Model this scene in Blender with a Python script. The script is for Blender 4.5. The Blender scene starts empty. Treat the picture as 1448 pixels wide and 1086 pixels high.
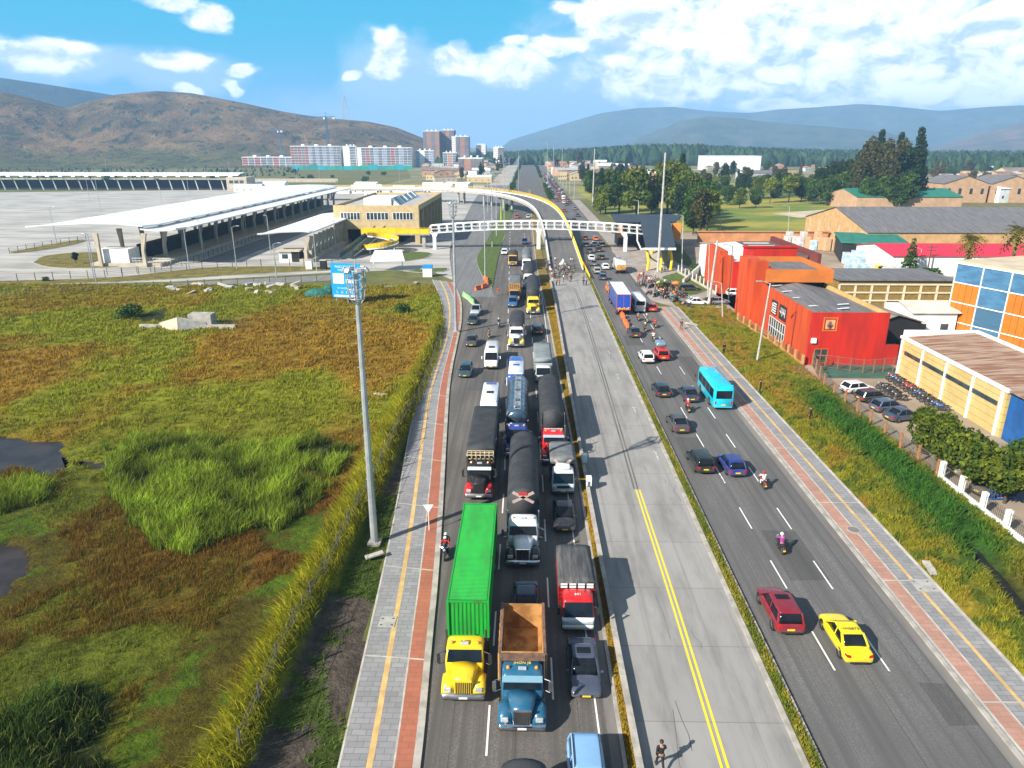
import bpy, bmesh, math, random
import numpy as np
from mathutils import Vector, Matrix, Euler
R = math.radians
PI = math.pi
random.seed(7)
C = bpy.data.collections.new('road_scene')
bpy.context.scene.collection.children.link(C)
scene = bpy.context.scene
# -- camera
CAM_H = 30.0
PITCH = math.atan(.338)
YAW = R(1.14)
cam = bpy.data.cameras.new('camera')
cam.sensor_width = 36
cam.lens = 36 * 1000 / 1448
cam.clip_start = .5
cam.clip_end = 60000
co = bpy.data.objects.new('camera', cam)
scene.collection.objects.link(co)
co.location = (0, 0, CAM_H)
co.rotation_euler = (PI / 2 - PITCH, 0, YAW)
scene.camera = co
def ray(x, y):
 """direction in the world of the sight line through a point of the photograph (1448 x 1086)"""
 a, b = (x - 724) / 1000, (y - 543) / 1000
 rx, ry, rz = a, math.cos(PITCH) - b * math.sin(PITCH), -math.sin(PITCH) - b * math.cos(PITCH)
 c, s = math.cos(YAW), math.sin(YAW)
 return Vector((rx * c - ry * s, rx * s + ry * c, rz))
def at(x, y, z=0.0):
 """where that sight line meets the level z"""
 d = ray(x, y)
 t = (z - CAM_H) / d.z
 return Vector((d.x * t, d.y * t, z))
def azel(x, y):
 d = ray(x, y)
 return math.atan2(d.x, d.y), d.z / math.hypot(d.x, d.y)
# -- view, sun, sky
scene.view_settings.view_transform = 'Standard'
scene.view_settings.look = 'None'
scene.view_settings.exposure = 1.0
scene.view_settings.gamma = 1
scene.render.engine = 'CYCLES'
scene.cycles.max_bounces = 6
scene.cycles.diffuse_bounces = 2
scene.cycles.glossy_bounces = 3
scene.cycles.transmission_bounces = 4
scene.cycles.volume_bounces = 1
scene.cycles.transparent_max_bounces = 8
scene.cycles.use_denoising = True
SUN_EL = R(33)
SUN_AZ = math.atan2(-.77, -.64)          # where the sun stands: behind the camera, to the left
sd = Vector((math.sin(SUN_AZ) * math.cos(SUN_EL), math.cos(SUN_AZ) * math.cos(SUN_EL), math.sin(SUN_EL)))
sl = bpy.data.lights.new('sun', 'SUN')
sl.energy = 5.0
sl.angle = R(.5)
sl.color = (1, .935, .83)
so = bpy.data.objects.new('sun', sl)
scene.collection.objects.link(so)
so.rotation_euler = (-sd).to_track_quat('-Z', 'Y').to_euler()
so.location = (0, 0, 200)
wd = bpy.data.worlds.new('World')
scene.world = wd
wd.use_nodes = True
class NT:
 """a short way to write shader nodes"""
 def __init__(s, tree):
  s.t = tree
  s.n = tree.nodes
  s.l = tree.links
 def put(s, sock, v):
  if v is None:
   return
  if isinstance(v, bpy.types.NodeSocket):
   s.l.new(v, sock)
  elif isinstance(v, (int, float)):
   try:
    sock.default_value = v
   except TypeError:
    sock.default_value = (v, v, v, 1)[:len(sock.default_value)]
  else:
   v = tuple(v)
   k = len(sock.default_value)
   sock.default_value = (v + (1,))[:k] if len(v) < k else v[:k]
 def m(s, op, a, b=None, c=None, clamp=False):
  n = s.n.new('ShaderNodeMath')
  n.operation = op
  n.use_clamp = clamp
  for i, v in enumerate((a, b, c)):
   if v is not None:
    s.put(n.inputs[i], v)
  return n.outputs[0]
 def vm(s, op, a, b=None, out=0):
  n = s.n.new('ShaderNodeVectorMath')
  n.operation = op
  s.put(n.inputs[0], a)
  if b is not None:
   if op == 'SCALE':
    s.put(n.inputs['Scale'], b)
   else:
    s.put(n.inputs[1], b)
  return n.outputs[out]
 def mix(s, f, a, b, blend='MIX'):
  n = s.n.new('ShaderNodeMix')
  n.data_type = 'RGBA'
  n.blend_type = blend
  s.put(n.inputs[0], f)
  s.put(n.inputs[6], a)
  s.put(n.inputs[7], b)
  return n.outputs[2]
 def ramp(s, f, lo, hi, a=0.0, b=1.0, smooth=True):
  n = s.n.new('ShaderNodeMapRange')
  n.interpolation_type = 'SMOOTHSTEP' if smooth else 'LINEAR'
  s.put(n.inputs[0], f)
  for i, v in enumerate((lo, hi, a, b)):
   n.inputs[i + 1].default_value = v
  return n.outputs[0]
 def noise(s, vec, scale, detail=3, rough=.5, dist=0, out=0):
  n = s.n.new('ShaderNodeTexNoise')
  s.put(n.inputs['Vector'], vec)
  n.inputs['Scale'].default_value = scale
  n.inputs['Detail'].default_value = detail
  n.inputs['Roughness'].default_value = rough
  n.inputs['Distortion'].default_value = dist
  return n.outputs[out]
 def xyz(s, v):
  n = s.n.new('ShaderNodeSeparateXYZ')
  s.put(n.inputs[0], v)
  return n.outputs[0], n.outputs[1], n.outputs[2]
 def vec(s, x, y, z=0.0):
  n = s.n.new('ShaderNodeCombineXYZ')
  for i, v in enumerate((x, y, z)):
   s.put(n.inputs[i], v)
  return n.outputs[0]
w = NT(wd.node_tree)
for n_ in list(w.n):
 w.n.remove(n_)
out = w.n.new('ShaderNodeOutputWorld')
bg = w.n.new('ShaderNodeBackground')
sky = w.n.new('ShaderNodeTexSky')
sky.sky_type = 'NISHITA'
sky.sun_disc = False
sky.sun_elevation = SUN_EL
sky.sun_rotation = SUN_AZ
sky.altitude = 2600
sky.air_density = 1.0
sky.dust_density = .6
sky.ozone_density = 2.0
tc = w.n.new('ShaderNodeTexCoord')
D = tc.outputs['Generated']
dx, dy, dz = w.xyz(D)
az = w.m('ARCTAN2', dx, dy)
hor = w.m('SQRT', w.m('ADD', w.m('MULTIPLY', dx, dx), w.m('MULTIPLY', dy, dy)))
el = w.m('DIVIDE', dz, w.m('MAXIMUM', hor, .02))
P0 = w.vec(az, w.m('MULTIPLY', el, 1.5), 0.0)
wn = w.n.new('ShaderNodeTexNoise')
w.put(wn.inputs['Vector'], P0)
wn.inputs['Scale'].default_value = 14
wn.inputs['Detail'].default_value = 3
wx, wy, wz_ = w.xyz(wn.outputs['Color'])
az = w.m('ADD', az, w.m('MULTIPLY', w.m('SUBTRACT', wx, .5), .075))
el = w.m('ADD', el, w.m('MULTIPLY', w.m('SUBTRACT', wy, .5), .030))
P2 = w.vec(az, w.m('MULTIPLY', el, 1.5), 0.0)
nz1 = w.noise(P2, 9, 5, .55)
nz2 = w.noise(P2, 30, 5, .6)
wob = w.m('ADD', w.m('MULTIPLY', w.m('SUBTRACT', nz1, .5), 1.1), w.m('MULTIPLY', w.m('SUBTRACT', nz2, .5), 1.1))
def blobs(lst):
 acc = None
 for (x, y, rx, ry) in lst:
  a0, e0 = azel(x, y)
  u = w.m('MULTIPLY', w.m('SUBTRACT', az, a0), 1050 / rx)
  v = w.m('MULTIPLY', w.m('SUBTRACT', el, e0), 1050 / ry)
  d = w.m('SUBTRACT', 1.0, w.m('ADD', w.m('MULTIPLY', u, u), w.m('MULTIPLY', v, v)))
  acc = d if acc is None else w.m('SMOOTH_MAX', acc, d, .35)
 return acc
cum = blobs([(70, 78, 62, 24), (250, 88, 55, 14), (290, 22, 36, 20), (240, 2, 36, 14), (348, 95, 16, 11), (328, 122, 14, 15), (258, 124, 16, 9),
    (500, 104, 18, 8), (550, 62, 24, 26), (553, 95, 34, 24), (640, 88, 50, 22), (655, 72, 28, 16), (720, 96, 62, 30), (730, 58, 22, 12), (790, 62, 60, 16), (885, 82, 32, 20),
    (1000, 100, 190, 55), (1300, 100, 190, 62), (1150, 20, 330, 50), (880, 22, 88, 48), (800, 12, 30, 10), (960, 60, 90, 44), (1060, 22, 90, 50), (1050, 90, 60, 26), (1180, 40, 110, 40), (1210, 8, 80, 30), (940, 128, 40, 16),
    (1290, 60, 50, 30), (1350, 75, 90, 44), (1420, 60, 60, 50), (1250, 108, 55, 18), (1400, 125, 60, 24), (1080, 150, 50, 12), (1130, 152, 50, 8), (1380, 18, 60, 16)])
dens = w.ramp(w.m('ADD', cum, wob), -.05, .75)
veil = blobs([(760, 130, 300, 60), (720, 170, 420, 60), (1250, 160, 420, 50), (980, 60, 260, 90), (1250, 60, 330, 110), (560, 110, 90, 70), (80, 90, 130, 30), (250, 100, 100, 30), (1100, 165, 400, 30)])
veil = w.ramp(w.m('ADD', veil, w.m('MULTIPLY', wob, .8)), -.1, .8)
P3 = w.vm('ADD', P2, (-.010, .018, 0))
relief = w.m('ADD', w.m('MULTIPLY', w.m('SUBTRACT', w.noise(P3, 9, 5, .55), nz1), -3.2), w.m('MULTIPLY', w.m('SUBTRACT', w.noise(P3, 30, 5, .6), nz2), -1.6))
lit = w.ramp(w.m('ADD', relief, w.m('MULTIPLY', w.m('SUBTRACT', nz1, .5), 1.0)), -.62, .36)
cc = w.mix(lit, (7.0, 8.8, 11.8), (17, 17, 17))
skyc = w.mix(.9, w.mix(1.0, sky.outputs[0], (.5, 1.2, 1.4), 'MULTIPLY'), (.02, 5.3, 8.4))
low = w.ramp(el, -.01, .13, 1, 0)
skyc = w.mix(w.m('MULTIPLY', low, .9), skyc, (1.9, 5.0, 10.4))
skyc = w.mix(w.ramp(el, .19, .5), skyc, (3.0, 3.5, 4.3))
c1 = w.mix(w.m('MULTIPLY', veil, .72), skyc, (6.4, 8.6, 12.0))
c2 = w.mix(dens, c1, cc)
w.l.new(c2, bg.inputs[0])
bg.inputs[1].default_value = .05
w.l.new(bg.outputs[0], out.inputs[0])
# -- materials
MATS = {}
def mat(name, c1, c2=None, scale=1.0, rough=.8, metal=0.0, detail=4, bump=0.0, bscale=None, stretch=(1, 1, 1), coat=0.0, lo=.35, hi=.65, spec=None, trans=0.0):
 """a plain procedural surface: two tones mixed by noise"""
 if name in MATS:
  return MATS[name]
 m = bpy.data.materials.new(name)
 m.use_nodes = True
 t = NT(m.node_tree)
 b = t.n['Principled BSDF']
 if c2 is None:
  c2 = tuple(v * .82 for v in c1)
 co_ = t.n.new('ShaderNodeTexCoord').outputs['Object']
 v = t.vm('MULTIPLY', co_, stretch)
 f = t.ramp(t.noise(v, scale, detail, .6), lo, hi)
 t.put(b.inputs['Base Color'], t.mix(f, c1, c2))
 b.inputs['Roughness'].default_value = rough
 b.inputs['Metallic'].default_value = metal
 if coat:
  b.inputs['Coat Weight'].default_value = coat
  b.inputs['Coat Roughness'].default_value = .08
 if spec is not None:
  b.inputs['Specular IOR Level'].default_value = spec
 if bump:
  bn = t.n.new('ShaderNodeBump')
  bn.inputs['Strength'].default_value = bump
  bn.inputs['Distance'].default_value = .1
  t.put(bn.inputs['Height'], t.noise(v, bscale or scale * 4, 4, .6))
  t.l.new(bn.outputs[0], b.inputs['Normal'])
 MATS[name] = m
 return m
def shader(name, fn, rough=.85, metal=0.0):
 """a surface whose colour (and height) come from fn(t, position)"""
 if name in MATS:
  return MATS[name]
 m = bpy.data.materials.new(name)
 m.use_nodes = True
 t = NT(m.node_tree)
 b = t.n['Principled BSDF']
 p = t.n.new('ShaderNodeTexCoord').outputs['Object']
 r = fn(t, p)
 col, h, st, dist = (r + (None, .3, .1))[:4] if isinstance(r, tuple) else (r, None, .3, .1)
 t.put(b.inputs['Base Color'], col)
 b.inputs['Roughness'].default_value = rough
 b.inputs['Metallic'].default_value = metal
 if h is not None:
  bn = t.n.new('ShaderNodeBump')
  bn.inputs['Strength'].default_value = st
  bn.inputs['Distance'].default_value = dist
  t.put(bn.inputs['Height'], h)
  t.l.new(bn.outputs[0], b.inputs['Normal'])
 MATS[name] = m
 return m
def paint(c, rough=.28):
 k = 'paint_%02x%02x%02x' % tuple(int(min(1, v) * 255) for v in c)
 if k in MATS:
  return MATS[k]
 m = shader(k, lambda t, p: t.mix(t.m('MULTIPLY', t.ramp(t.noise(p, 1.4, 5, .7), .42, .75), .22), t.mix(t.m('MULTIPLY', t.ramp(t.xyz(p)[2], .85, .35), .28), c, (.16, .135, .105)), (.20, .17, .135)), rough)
 b = m.node_tree.nodes['Principled BSDF']
 b.inputs['Coat Weight'].default_value = .5
 b.inputs['Coat Roughness'].default_value = .1
 return m
# -- mesh building
class MB:
 def __init__(s):
  s.v = []
  s.f = []
  s.k = []
  s.M = None
 def add(s, vs, fs, k=0):
  o = len(s.v)
  if s.M is not None:
   vs = [s.M @ Vector(p) for p in vs]
  s.v += [tuple(p) for p in vs]
  s.f += [tuple(o + i for i in f) for f in fs]
  s.k += [k] * len(fs)
  return s
 def box(s, x0, x1, y0, y1, z0, z1, k=0):
  vs = [(x0, y0, z0), (x1, y0, z0), (x1, y1, z0), (x0, y1, z0), (x0, y0, z1), (x1, y0, z1), (x1, y1, z1), (x0, y1, z1)]
  return s.add(vs, [(0, 3, 2, 1), (4, 5, 6, 7), (0, 1, 5, 4), (1, 2, 6, 5), (2, 3, 7, 6), (3, 0, 4, 7)], k)
 def frus(s, b0, b1, z0, z1, k=0):
  """box whose top rectangle differs: b=(x0,x1,y0,y1)"""
  vs = [(b0[0], b0[2], z0), (b0[1], b0[2], z0), (b0[1], b0[3], z0), (b0[0], b0[3], z0), (b1[0], b1[2], z1), (b1[1], b1[2], z1), (b1[1], b1[3], z1), (b1[0], b1[3], z1)]
  return s.add(vs, [(0, 3, 2, 1), (4, 5, 6, 7), (0, 1, 5, 4), (1, 2, 6, 5), (2, 3, 7, 6), (3, 0, 4, 7)], k)
 def poly(s, pts, k=0):
  return s.add(pts, [tuple(range(len(pts)))], k)
 def prism(s, pts, z0, z1, k=0):
  n = len(pts)
  vs = [(p[0], p[1], z0) for p in pts] + [(p[0], p[1], z1) for p in pts]
  area = sum(pts[i][0] * pts[(i + 1) % n][1] - pts[(i + 1) % n][0] * pts[i][1] for i in range(n))
  if area < 0:
   vs = [(p[0], p[1], z0) for p in pts[::-1]] + [(p[0], p[1], z1) for p in pts[::-1]]
  fs = [tuple(range(n - 1, -1, -1)), tuple(range(n, 2 * n))] + [(i, (i + 1) % n, n + (i + 1) % n, n + i) for i in range(n)]
  return s.add(vs, fs, k)
 def loft(s, rings, k=0, cap=True, closed=True):
  n = len(rings[0])
  vs = [p for r in rings for p in r]
  fs = []
  for a in range(len(rings) - 1):
   for i in range(n if closed else n - 1):
    j = (i + 1) % n
    fs.append((a * n + i, a * n + j, (a + 1) * n + j, (a + 1) * n + i))
  if cap:
   fs.append(tuple(range(n - 1, -1, -1)))
   fs.append(tuple(range((len(rings) - 1) * n, len(rings) * n)))
  return s.add(vs, fs, k)
 def tube(s, p0, p1, r0, r1=None, n=8, k=0):
  p0, p1 = Vector(p0), Vector(p1)
  r1 = r0 if r1 is None else r1
  d = (p1 - p0)
  if d.length < 1e-6:
   return s
  q = d.to_track_quat('Z', 'Y')
  rg = [[p + q @ Vector((r * math.cos(2 * PI * i / n), r * math.sin(2 * PI * i / n), 0)) for i in range(n)] for p, r in ((p0, r0), (p1, r1))]
  return s.loft(rg, k)
 def path(s, pts, r, n=6, k=0):
  for a, b in zip(pts, pts[1:]):
   s.tube(a, b, r, r, n, k)
  return s
 def ball(s, c, r, n=8, m=6, k=0, sc=(1, 1, 1)):
  vs = []
  for j in range(m + 1):
   th = PI * j / m
   for i in range(n):
    ph = 2 * PI * i / n
    vs.append((c[0] + r * sc[0] * math.sin(th) * math.cos(ph), c[1] + r * sc[1] * math.sin(th) * math.sin(ph), c[2] - r * sc[2] * math.cos(th)))
  fs = [(j * n + i, j * n + (i + 1) % n, (j + 1) * n + (i + 1) % n, (j + 1) * n + i) for j in range(m) for i in range(n)]
  return s.add(vs, fs, k)
 def mesh(s, name, mats):
  me = bpy.data.meshes.new(name)
  me.from_pydata(s.v, [], s.f)
  for m in (mats if isinstance(mats, (list, tuple)) else [mats]):
   me.materials.append(m)
  if any(s.k):
   me.polygons.foreach_set('material_index', s.k)
  me.update()
  return me
 def build(s, name, mats, parent=None, smooth=False, bevel=0, sub=0):
  me = s.mesh(name, mats)
  if smooth:
   me.polygons.foreach_set('use_smooth', [True] * len(me.polygons))
  o = bpy.data.objects.new(name, me)
  C.objects.link(o)
  if parent:
   o.parent = parent
  if bevel:
   b = o.modifiers.new('bevel', 'BEVEL')
   b.width = bevel
   b.segments = 2
   b.limit_method = 'ANGLE'
  if sub:
   b = o.modifiers.new('sub', 'SUBSURF')
   b.levels = b.render_levels = sub
  return o
def smoothsplit(o, ang=35):
 me = o.data
 me.polygons.foreach_set('use_smooth', [True] * len(me.polygons))
 me.set_sharp_from_angle(angle=R(ang))
 return o
def tag(o, label=None, cat=None, group=None, kind=None):
 for k, v in (('label', label), ('category', cat), ('group', group), ('kind', kind)):
  if v:
   o[k] = v
 return o
def empty(name, loc=(0, 0, 0), rz=0, label=None, cat=None, group=None):
 o = bpy.data.objects.new(name, None)
 C.objects.link(o)
 o.location = loc
 o.rotation_euler = (0, 0, rz)
 o.empty_display_size = .5
 return tag(o, label, cat, group)
KIDS = {}
def kids(o):
 return list(o.children)
def dup(o, loc=None, rz=None, label=None, group=None, scale=None, parent=None):
 c = o.copy()
 C.objects.link(c)
 if parent is not None:
  c.parent = parent
 for ch in kids(o):
  dup(ch, parent=c)
 if loc is not None:
  c.location = loc
 if rz is not None:
  c.rotation_euler = (c.rotation_euler[0], c.rotation_euler[1], rz)
 if scale is not None:
  c.scale = scale if isinstance(scale, (tuple, list)) else (scale,) * 3
 tag(c, label, None, group)
 return c
def recolour(o, **kw):
 """give this copy's children their own material: name stem -> material"""
 for ch in [o] + list(o.children_recursive):
  st = ch.name.split('.')[0]
  if st in kw and ch.type == 'MESH':
   ch.material_slots[0].link = 'OBJECT'
   ch.material_slots[0].material = kw[st]
def struct(o):
 o['kind'] = 'structure'
 return o
ORD = ['nearest', 'second', 'third', 'fourth', 'fifth', 'sixth', 'seventh', 'eighth', 'ninth', 'tenth', 'eleventh', 'twelfth', 'thirteenth', 'fourteenth', 'fifteenth', 'sixteenth', 'seventeenth', 'eighteenth', 'nineteenth', 'twentieth']
# == ground, roads
def lerp_poly(pl, n):
 """resample a polyline to n points by length"""
 ds = [0]
 for a, b in zip(pl, pl[1:]):
  ds.append(ds[-1] + (Vector(b) - Vector(a)).length)
 res = []
 for i in range(n):
  t = ds[-1] * i / (n - 1)
  for j in range(len(pl) - 1):
   if t <= ds[j + 1] + 1e-9:
    f = (t - ds[j]) / max(1e-9, ds[j + 1] - ds[j])
    res.append(Vector(pl[j]).lerp(Vector(pl[j + 1]), f))
    break
 return res
def smooth_pl(pl, it=2):
 pl = [Vector(p) for p in pl]
 for _ in range(it):
  q = [pl[0]]
  for a, b in zip(pl, pl[1:]):
   q += [a.lerp(b, .25), a.lerp(b, .75)]
  q.append(pl[-1])
  pl = q
 return pl
def offset(pl, d):
 """shift a polyline sideways (d > 0 to its right)"""
 r = []
 for i, p in enumerate(pl):
  a = pl[max(0, i - 1)]
  b = pl[min(len(pl) - 1, i + 1)]
  t = (Vector(b) - Vector(a))
  t.z = 0
  t.normalize()
  r.append(Vector(p) + Vector((t.y, -t.x, 0)) * d)
 return r
def ribbon(mb, L_, R_, z, thick=0.0, k=0):
 n = len(L_)
 for i in range(n - 1):
  a, b, c, d = L_[i], L_[i + 1], R_[i + 1], R_[i]
  q = [(p.x, p.y, z + p.z) for p in (a, d, c, b)]
  mb.add(q, [(0, 1, 2, 3)], k)
  if thick:
   lo = [(p[0], p[1], p[2] - thick) for p in q]
   mb.add(q + lo, [(0, 3, 7, 4), (2, 1, 5, 6)] + ([(1, 0, 4, 5)] if i == 0 else []) + ([(3, 2, 6, 7)] if i == n - 2 else []), k)
 return mb
def line(pts, n=None):
 pl = [at(*p) if len(p) == 2 else at(p[0], p[1], p[2]) for p in pts]
 for p in pl:
  p.z = 0
 return lerp_poly(smooth_pl(pl), n or 60)
def m_ground(t, p):
 n1 = t.noise(p, .012, 6, .6)
 n2 = t.noise(p, .25, 5, .65)
 a = t.mix(t.ramp(n1, .42, .6), (.11, .12, .018), (.19, .15, .04))
 b = t.mix(t.ramp(n2, .3, .7), (.07, .08, .014), a)
 return b, n2, .5, .4
M_ground = shader('ground_meadow', m_ground, .95)
g = MB()
S = 8500
g.add([(-S, -390, 0), (S, -390, 0), (S, S, 0), (-S, S, 0)], [(0, 1, 2, 3)])
struct(g.build('ground', M_ground))
def asph(base, dark, lanes, patch=.5):
 def f(t, p):
  x, y, z = t.xyz(p)
  grain = t.noise(p, 9, 3, .7)
  big = t.noise(t.vec(t.m('MULTIPLY', x, .5), t.m('MULTIPLY', y, .09)), 1, 5, .6)
  st = t.noise(t.vec(t.m('MULTIPLY', x, 1.9), t.m('MULTIPLY', y, .02)), 1, 3, .6)
  f1 = t.ramp(big, .3, .72)
  c = t.mix(f1, dark, base)
  c = t.mix(t.m('MULTIPLY', t.ramp(st, .40, .66), .75), c, tuple(v * .55 for v in dark))
  spots = t.ramp(t.noise(p, 1.7, 4, .75), .66, .74)
  c = t.mix(t.m('MULTIPLY', spots, .5), c, tuple(v * .5 for v in dark))
  c = t.mix(t.ramp(grain, .3, .75), tuple(v * .8 for v in dark), c)
  if lanes:
   fr = t.m('ABSOLUTE', t.m('SUBTRACT', t.m('FRACT', t.m('DIVIDE', t.m('SUBTRACT', x, lanes[0]), lanes[1])), .5))
   jn = t.ramp(fr, .49, .497)
   c = t.mix(t.m('MULTIPLY', jn, .6), c, tuple(v * .35 for v in dark))
  return c, grain, .25, .02
 return f
M_aspl = shader('left_road_asphalt', asph((.23, .21, .19), (.105, .096, .088), (-7.3, 3.45)), .8)
M_aspr = shader('right_road_asphalt', asph((.215, .208, .205), (.118, .114, .112), (13.75, 3.4)), .8)
def m_conc(t, p):
 x, y, z = t.xyz(p)
 br = t.n.new('ShaderNodeTexBrick')
 t.put(br.inputs['Vector'], t.vec(y, t.m('SUBTRACT', x, 6.05)))
 br.offset = 0
 br.inputs['Scale'].default_value = 1
 br.inputs['Brick Width'].default_value = 6.2
 br.inputs['Row Height'].default_value = 4.15
 br.inputs['Mortar Size'].default_value = .04
 br.inputs['Mortar Smooth'].default_value = .3
 br.inputs['Color1'].default_value = (.27, .262, .252, 1)
 br.inputs['Color2'].default_value = (.30, .292, .28, 1)
 br.inputs['Mortar'].default_value = (.19, .185, .175, 1)
 big = t.noise(t.vec(t.m('MULTIPLY', x, .6), t.m('MULTIPLY', y, .12)), 1, 6, .65)
 c = t.mix(t.m('MULTIPLY', t.ramp(big, .4, .72), .6), br.outputs[0], (.13, .125, .12))
 tr = t.noise(t.vec(t.m('MULTIPLY', x, 1.5), t.m('MULTIPLY', y, .02)), 1, 3, .6)
 c = t.mix(t.m('MULTIPLY', t.ramp(tr, .5, .75), .45), c, (.10, .095, .09))
 cr = t.noise(p, 2.2, 5, .8)
 c = t.mix(t.m('MULTIPLY', t.ramp(cr, .62, .72), .45), c, (.12, .115, .11))
 wh = t.noise(t.vec(t.m('MULTIPLY', x, .9), t.m('MULTIPLY', y, .35), 3.0), 1, 4, .7)
 c = t.mix(t.m('MULTIPLY', t.ramp(wh, .66, .8), .5), c, (.38, .37, .35))
 return c, cr, .15, .02
M_conc = shader('centre_concrete', m_conc, .85)
M_kerb = mat('kerb_concrete', (.42, .39, .35), (.27, .25, .22), .9, .9, bump=.3)
M_kerbd = mat('channel_concrete', (.20, .185, .17), (.13, .12, .115), .6, .9, stretch=(1, .15, 1))
M_yard = shader('yard_concrete', lambda t, p: (t.mix(t.ramp(t.noise(t.vm('MULTIPLY', p, (.05, .16, 1)), 1, 6, .6), .35, .7), (.44, .42, .39), (.24, .235, .225)),), .9)
def m_paver(c1, c2, mo):
 def f(t, p):
  br = t.n.new('ShaderNodeTexBrick')
  t.put(br.inputs['Vector'], p)
  br.inputs['Scale'].default_value = 1
  br.inputs['Brick Width'].default_value = .8
  br.inputs['Row Height'].default_value = .4
  br.inputs['Mortar Size'].default_value = .02
  br.inputs['Color1'].default_value = c1 + (1,)
  br.inputs['Color2'].default_value = c2 + (1,)
  br.inputs['Mortar'].default_value = mo + (1,)
  n = t.noise(p, .35, 5, .65)
  c = t.mix(t.m('MULTIPLY', t.ramp(n, .4, .75), .5), br.outputs[0], tuple(v * .55 for v in c1))
  n2 = t.noise(p, 3.1, 4, .7)
  return t.mix(t.m('MULTIPLY', t.ramp(n2, .6, .72), .4), c, tuple(v * .5 for v in c1))
 return f
M_paver = shader('grey_paving_slabs', m_paver((.225, .225, .235), (.29, .285, .29), (.15, .15, .155)), .9)
M_redp = shader('red_cycle_paving', m_paver((.40, .135, .075), (.33, .115, .07), (.24, .10, .07)), .9)
M_tact = mat('yellow_tactile_strip', (.62, .42, .16), (.46, .30, .12), .8, .9)
M_white = mat('white_road_paint', (.78, .78, .75), (.50, .49, .47), .9, .8, lo=.45, hi=.8)
M_yell = mat('yellow_road_paint', (.83, .60, .02), (.66, .44, .02), 1.2, .8, lo=.5, hi=.9)
M_tar = mat('tar_scar', (.09, .085, .082), (.16, .15, .14), .6, .9, stretch=(1, .2, 1))
M_curbline = mat('pale_edging', (.5, .47, .42), (.36, .33, .29), 1, .9)
# ---- left carriageway: from its left kerb to the yellow grass median
LK = line([(560, 1330), (597, 1086), (611, 925), (624, 800), (634, 603), (638, 538), (650, 481), (656, 453), (655, 421), (642, 398), (636, 372), (636, 345), (655, 310), (684, 275)], 90)
NEAR = Vector((0, 5, 0))
def xline(x, y0, y1, n=60):
 return [Vector((x, y0 + (y1 - y0) * i / (n - 1), 0)) for i in range(n)]
def curve_pts(pts, n=90):
 return lerp_poly(smooth_pl([Vector((x, y, 0)) for x, y in pts]), n)
MEDL = curve_pts([(5.1, 15), (5.1, 60), (4.4, 100), (4.0, 130), (2.9, 165), (2.3, 220), (2.2, 320), (2.0, 420), (2.0, 520)])
MEDR = curve_pts([(6.0, 15), (5.75, 60), (5.8, 100), (5.9, 130), (5.7, 165), (4.6, 220), (4.0, 320), (3.6, 420), (3.6, 520)])
road = MB()
lk2 = [Vector((LK[0].x - 1.5, 5, 0))] + LK
ll = lerp_poly(lk2, 120)
rr = lerp_poly([Vector((5.1, 5, 0))] + [p for p in MEDL if p.y < ll[-1].y] + [Vector((2.3, ll[-1].y, 0))], 120)
ribbon(road, ll, rr, .022)
ribbon(road, [Vector((-8, 395, 0)), Vector((-7, 1000, 0)), Vector((-5, 1500, 0))], [Vector((12, 395, 0)), Vector((13, 1000, 0)), Vector((11, 1500, 0))], .012)
struct(road.build('left_road', M_aspl))
rl = MB()
ribbon(rl, [Vector((5.9, 5, 0)), Vector((6, 130, 0)), Vector((5.7, 165, 0)), Vector((5.6, 175, 0))], [Vector((14.35, 5, 0)), Vector((14.35, 130, 0)), Vector((14.8, 165, 0)), Vector((15, 175, 0))], .03)
struct(rl.build('centre_road', M_conc))
rm = MB()
ribbon(rm, [Vector((15.2, 5, 0)), Vector((15.2, 160, 0)), Vector((15.2, 330, 0)), Vector((15.2, 1400, 0))], [Vector((25.45, 5, 0)), Vector((25.45, 160, 0)), Vector((26, 330, 0)), Vector((25, 1400, 0))], .02)
struct(rm.build('right_road', M_aspr))
q = MB()
ribbon(q, xline(13, 400, 1400, 3), xline(15.1, 400, 1400, 3), .014)
ribbon(q, xline(-13, 400, 1400, 3), xline(-8.1, 400, 1400, 3), .014)
struct(q.build('far_median', mat('far_median_grass', (.05, .07, .015), (.12, .11, .02), .05, .95)))
q = MB()
ribbon(q, xline(-30, 425, 1400, 3), xline(-13.1, 425, 1400, 3), .011)
struct(q.build('far_side_road', mat('far_side_road_concrete', (.42, .36, .29), (.30, .26, .22), .04, .95)))
# ---- medians and their grass, raised 0.15
M_medg = shader('median_dry_grass', lambda t, p: (t.mix(t.ramp(t.noise(p, 2.3, 5, .75), .3, .7), (.20, .125, .012), t.mix(t.ramp(t.noise(p, .3, 3), .4, .6), (.30, .19, .02), (.11, .12, .02))), t.noise(p, 4, 4, .8), .9, .3), .95)
M_medg2 = shader('median_green_grass', lambda t, p: (t.mix(t.ramp(t.noise(p, 2.5, 5, .75), .3, .7), (.06, .085, .01), (.15, .14, .018)), t.noise(p, 4, 4, .8), .9, .3), .95)
mg = MB()
ml = [p for p in MEDL]
mr = [p for p in MEDR]
mr = [Vector((r.x, l.y, 0)) for l, r in zip(ml, mr)]
ribbon(mg, offset(ml, .22), offset(mr, -.2), .17, .17)
struct(mg.build('median_grass', M_medg))
kb = MB()
ribbon(kb, ml, offset(ml, .217), .15, .15)
struct(kb.build('median_kerb', M_kerb))
kb = MB()
ribbon(kb, offset(ml, -.55), offset(ml, -.003), .027)
struct(kb.build('median_gutter', M_kerbd))
bw = MB()
seg = [p for p in mr if 12 < p.y < 168]
ribbon(bw, offset(seg, -.197), offset(seg, .12), .55, .55)
o = bw.build('barrier_wall', M_kerb)
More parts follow.
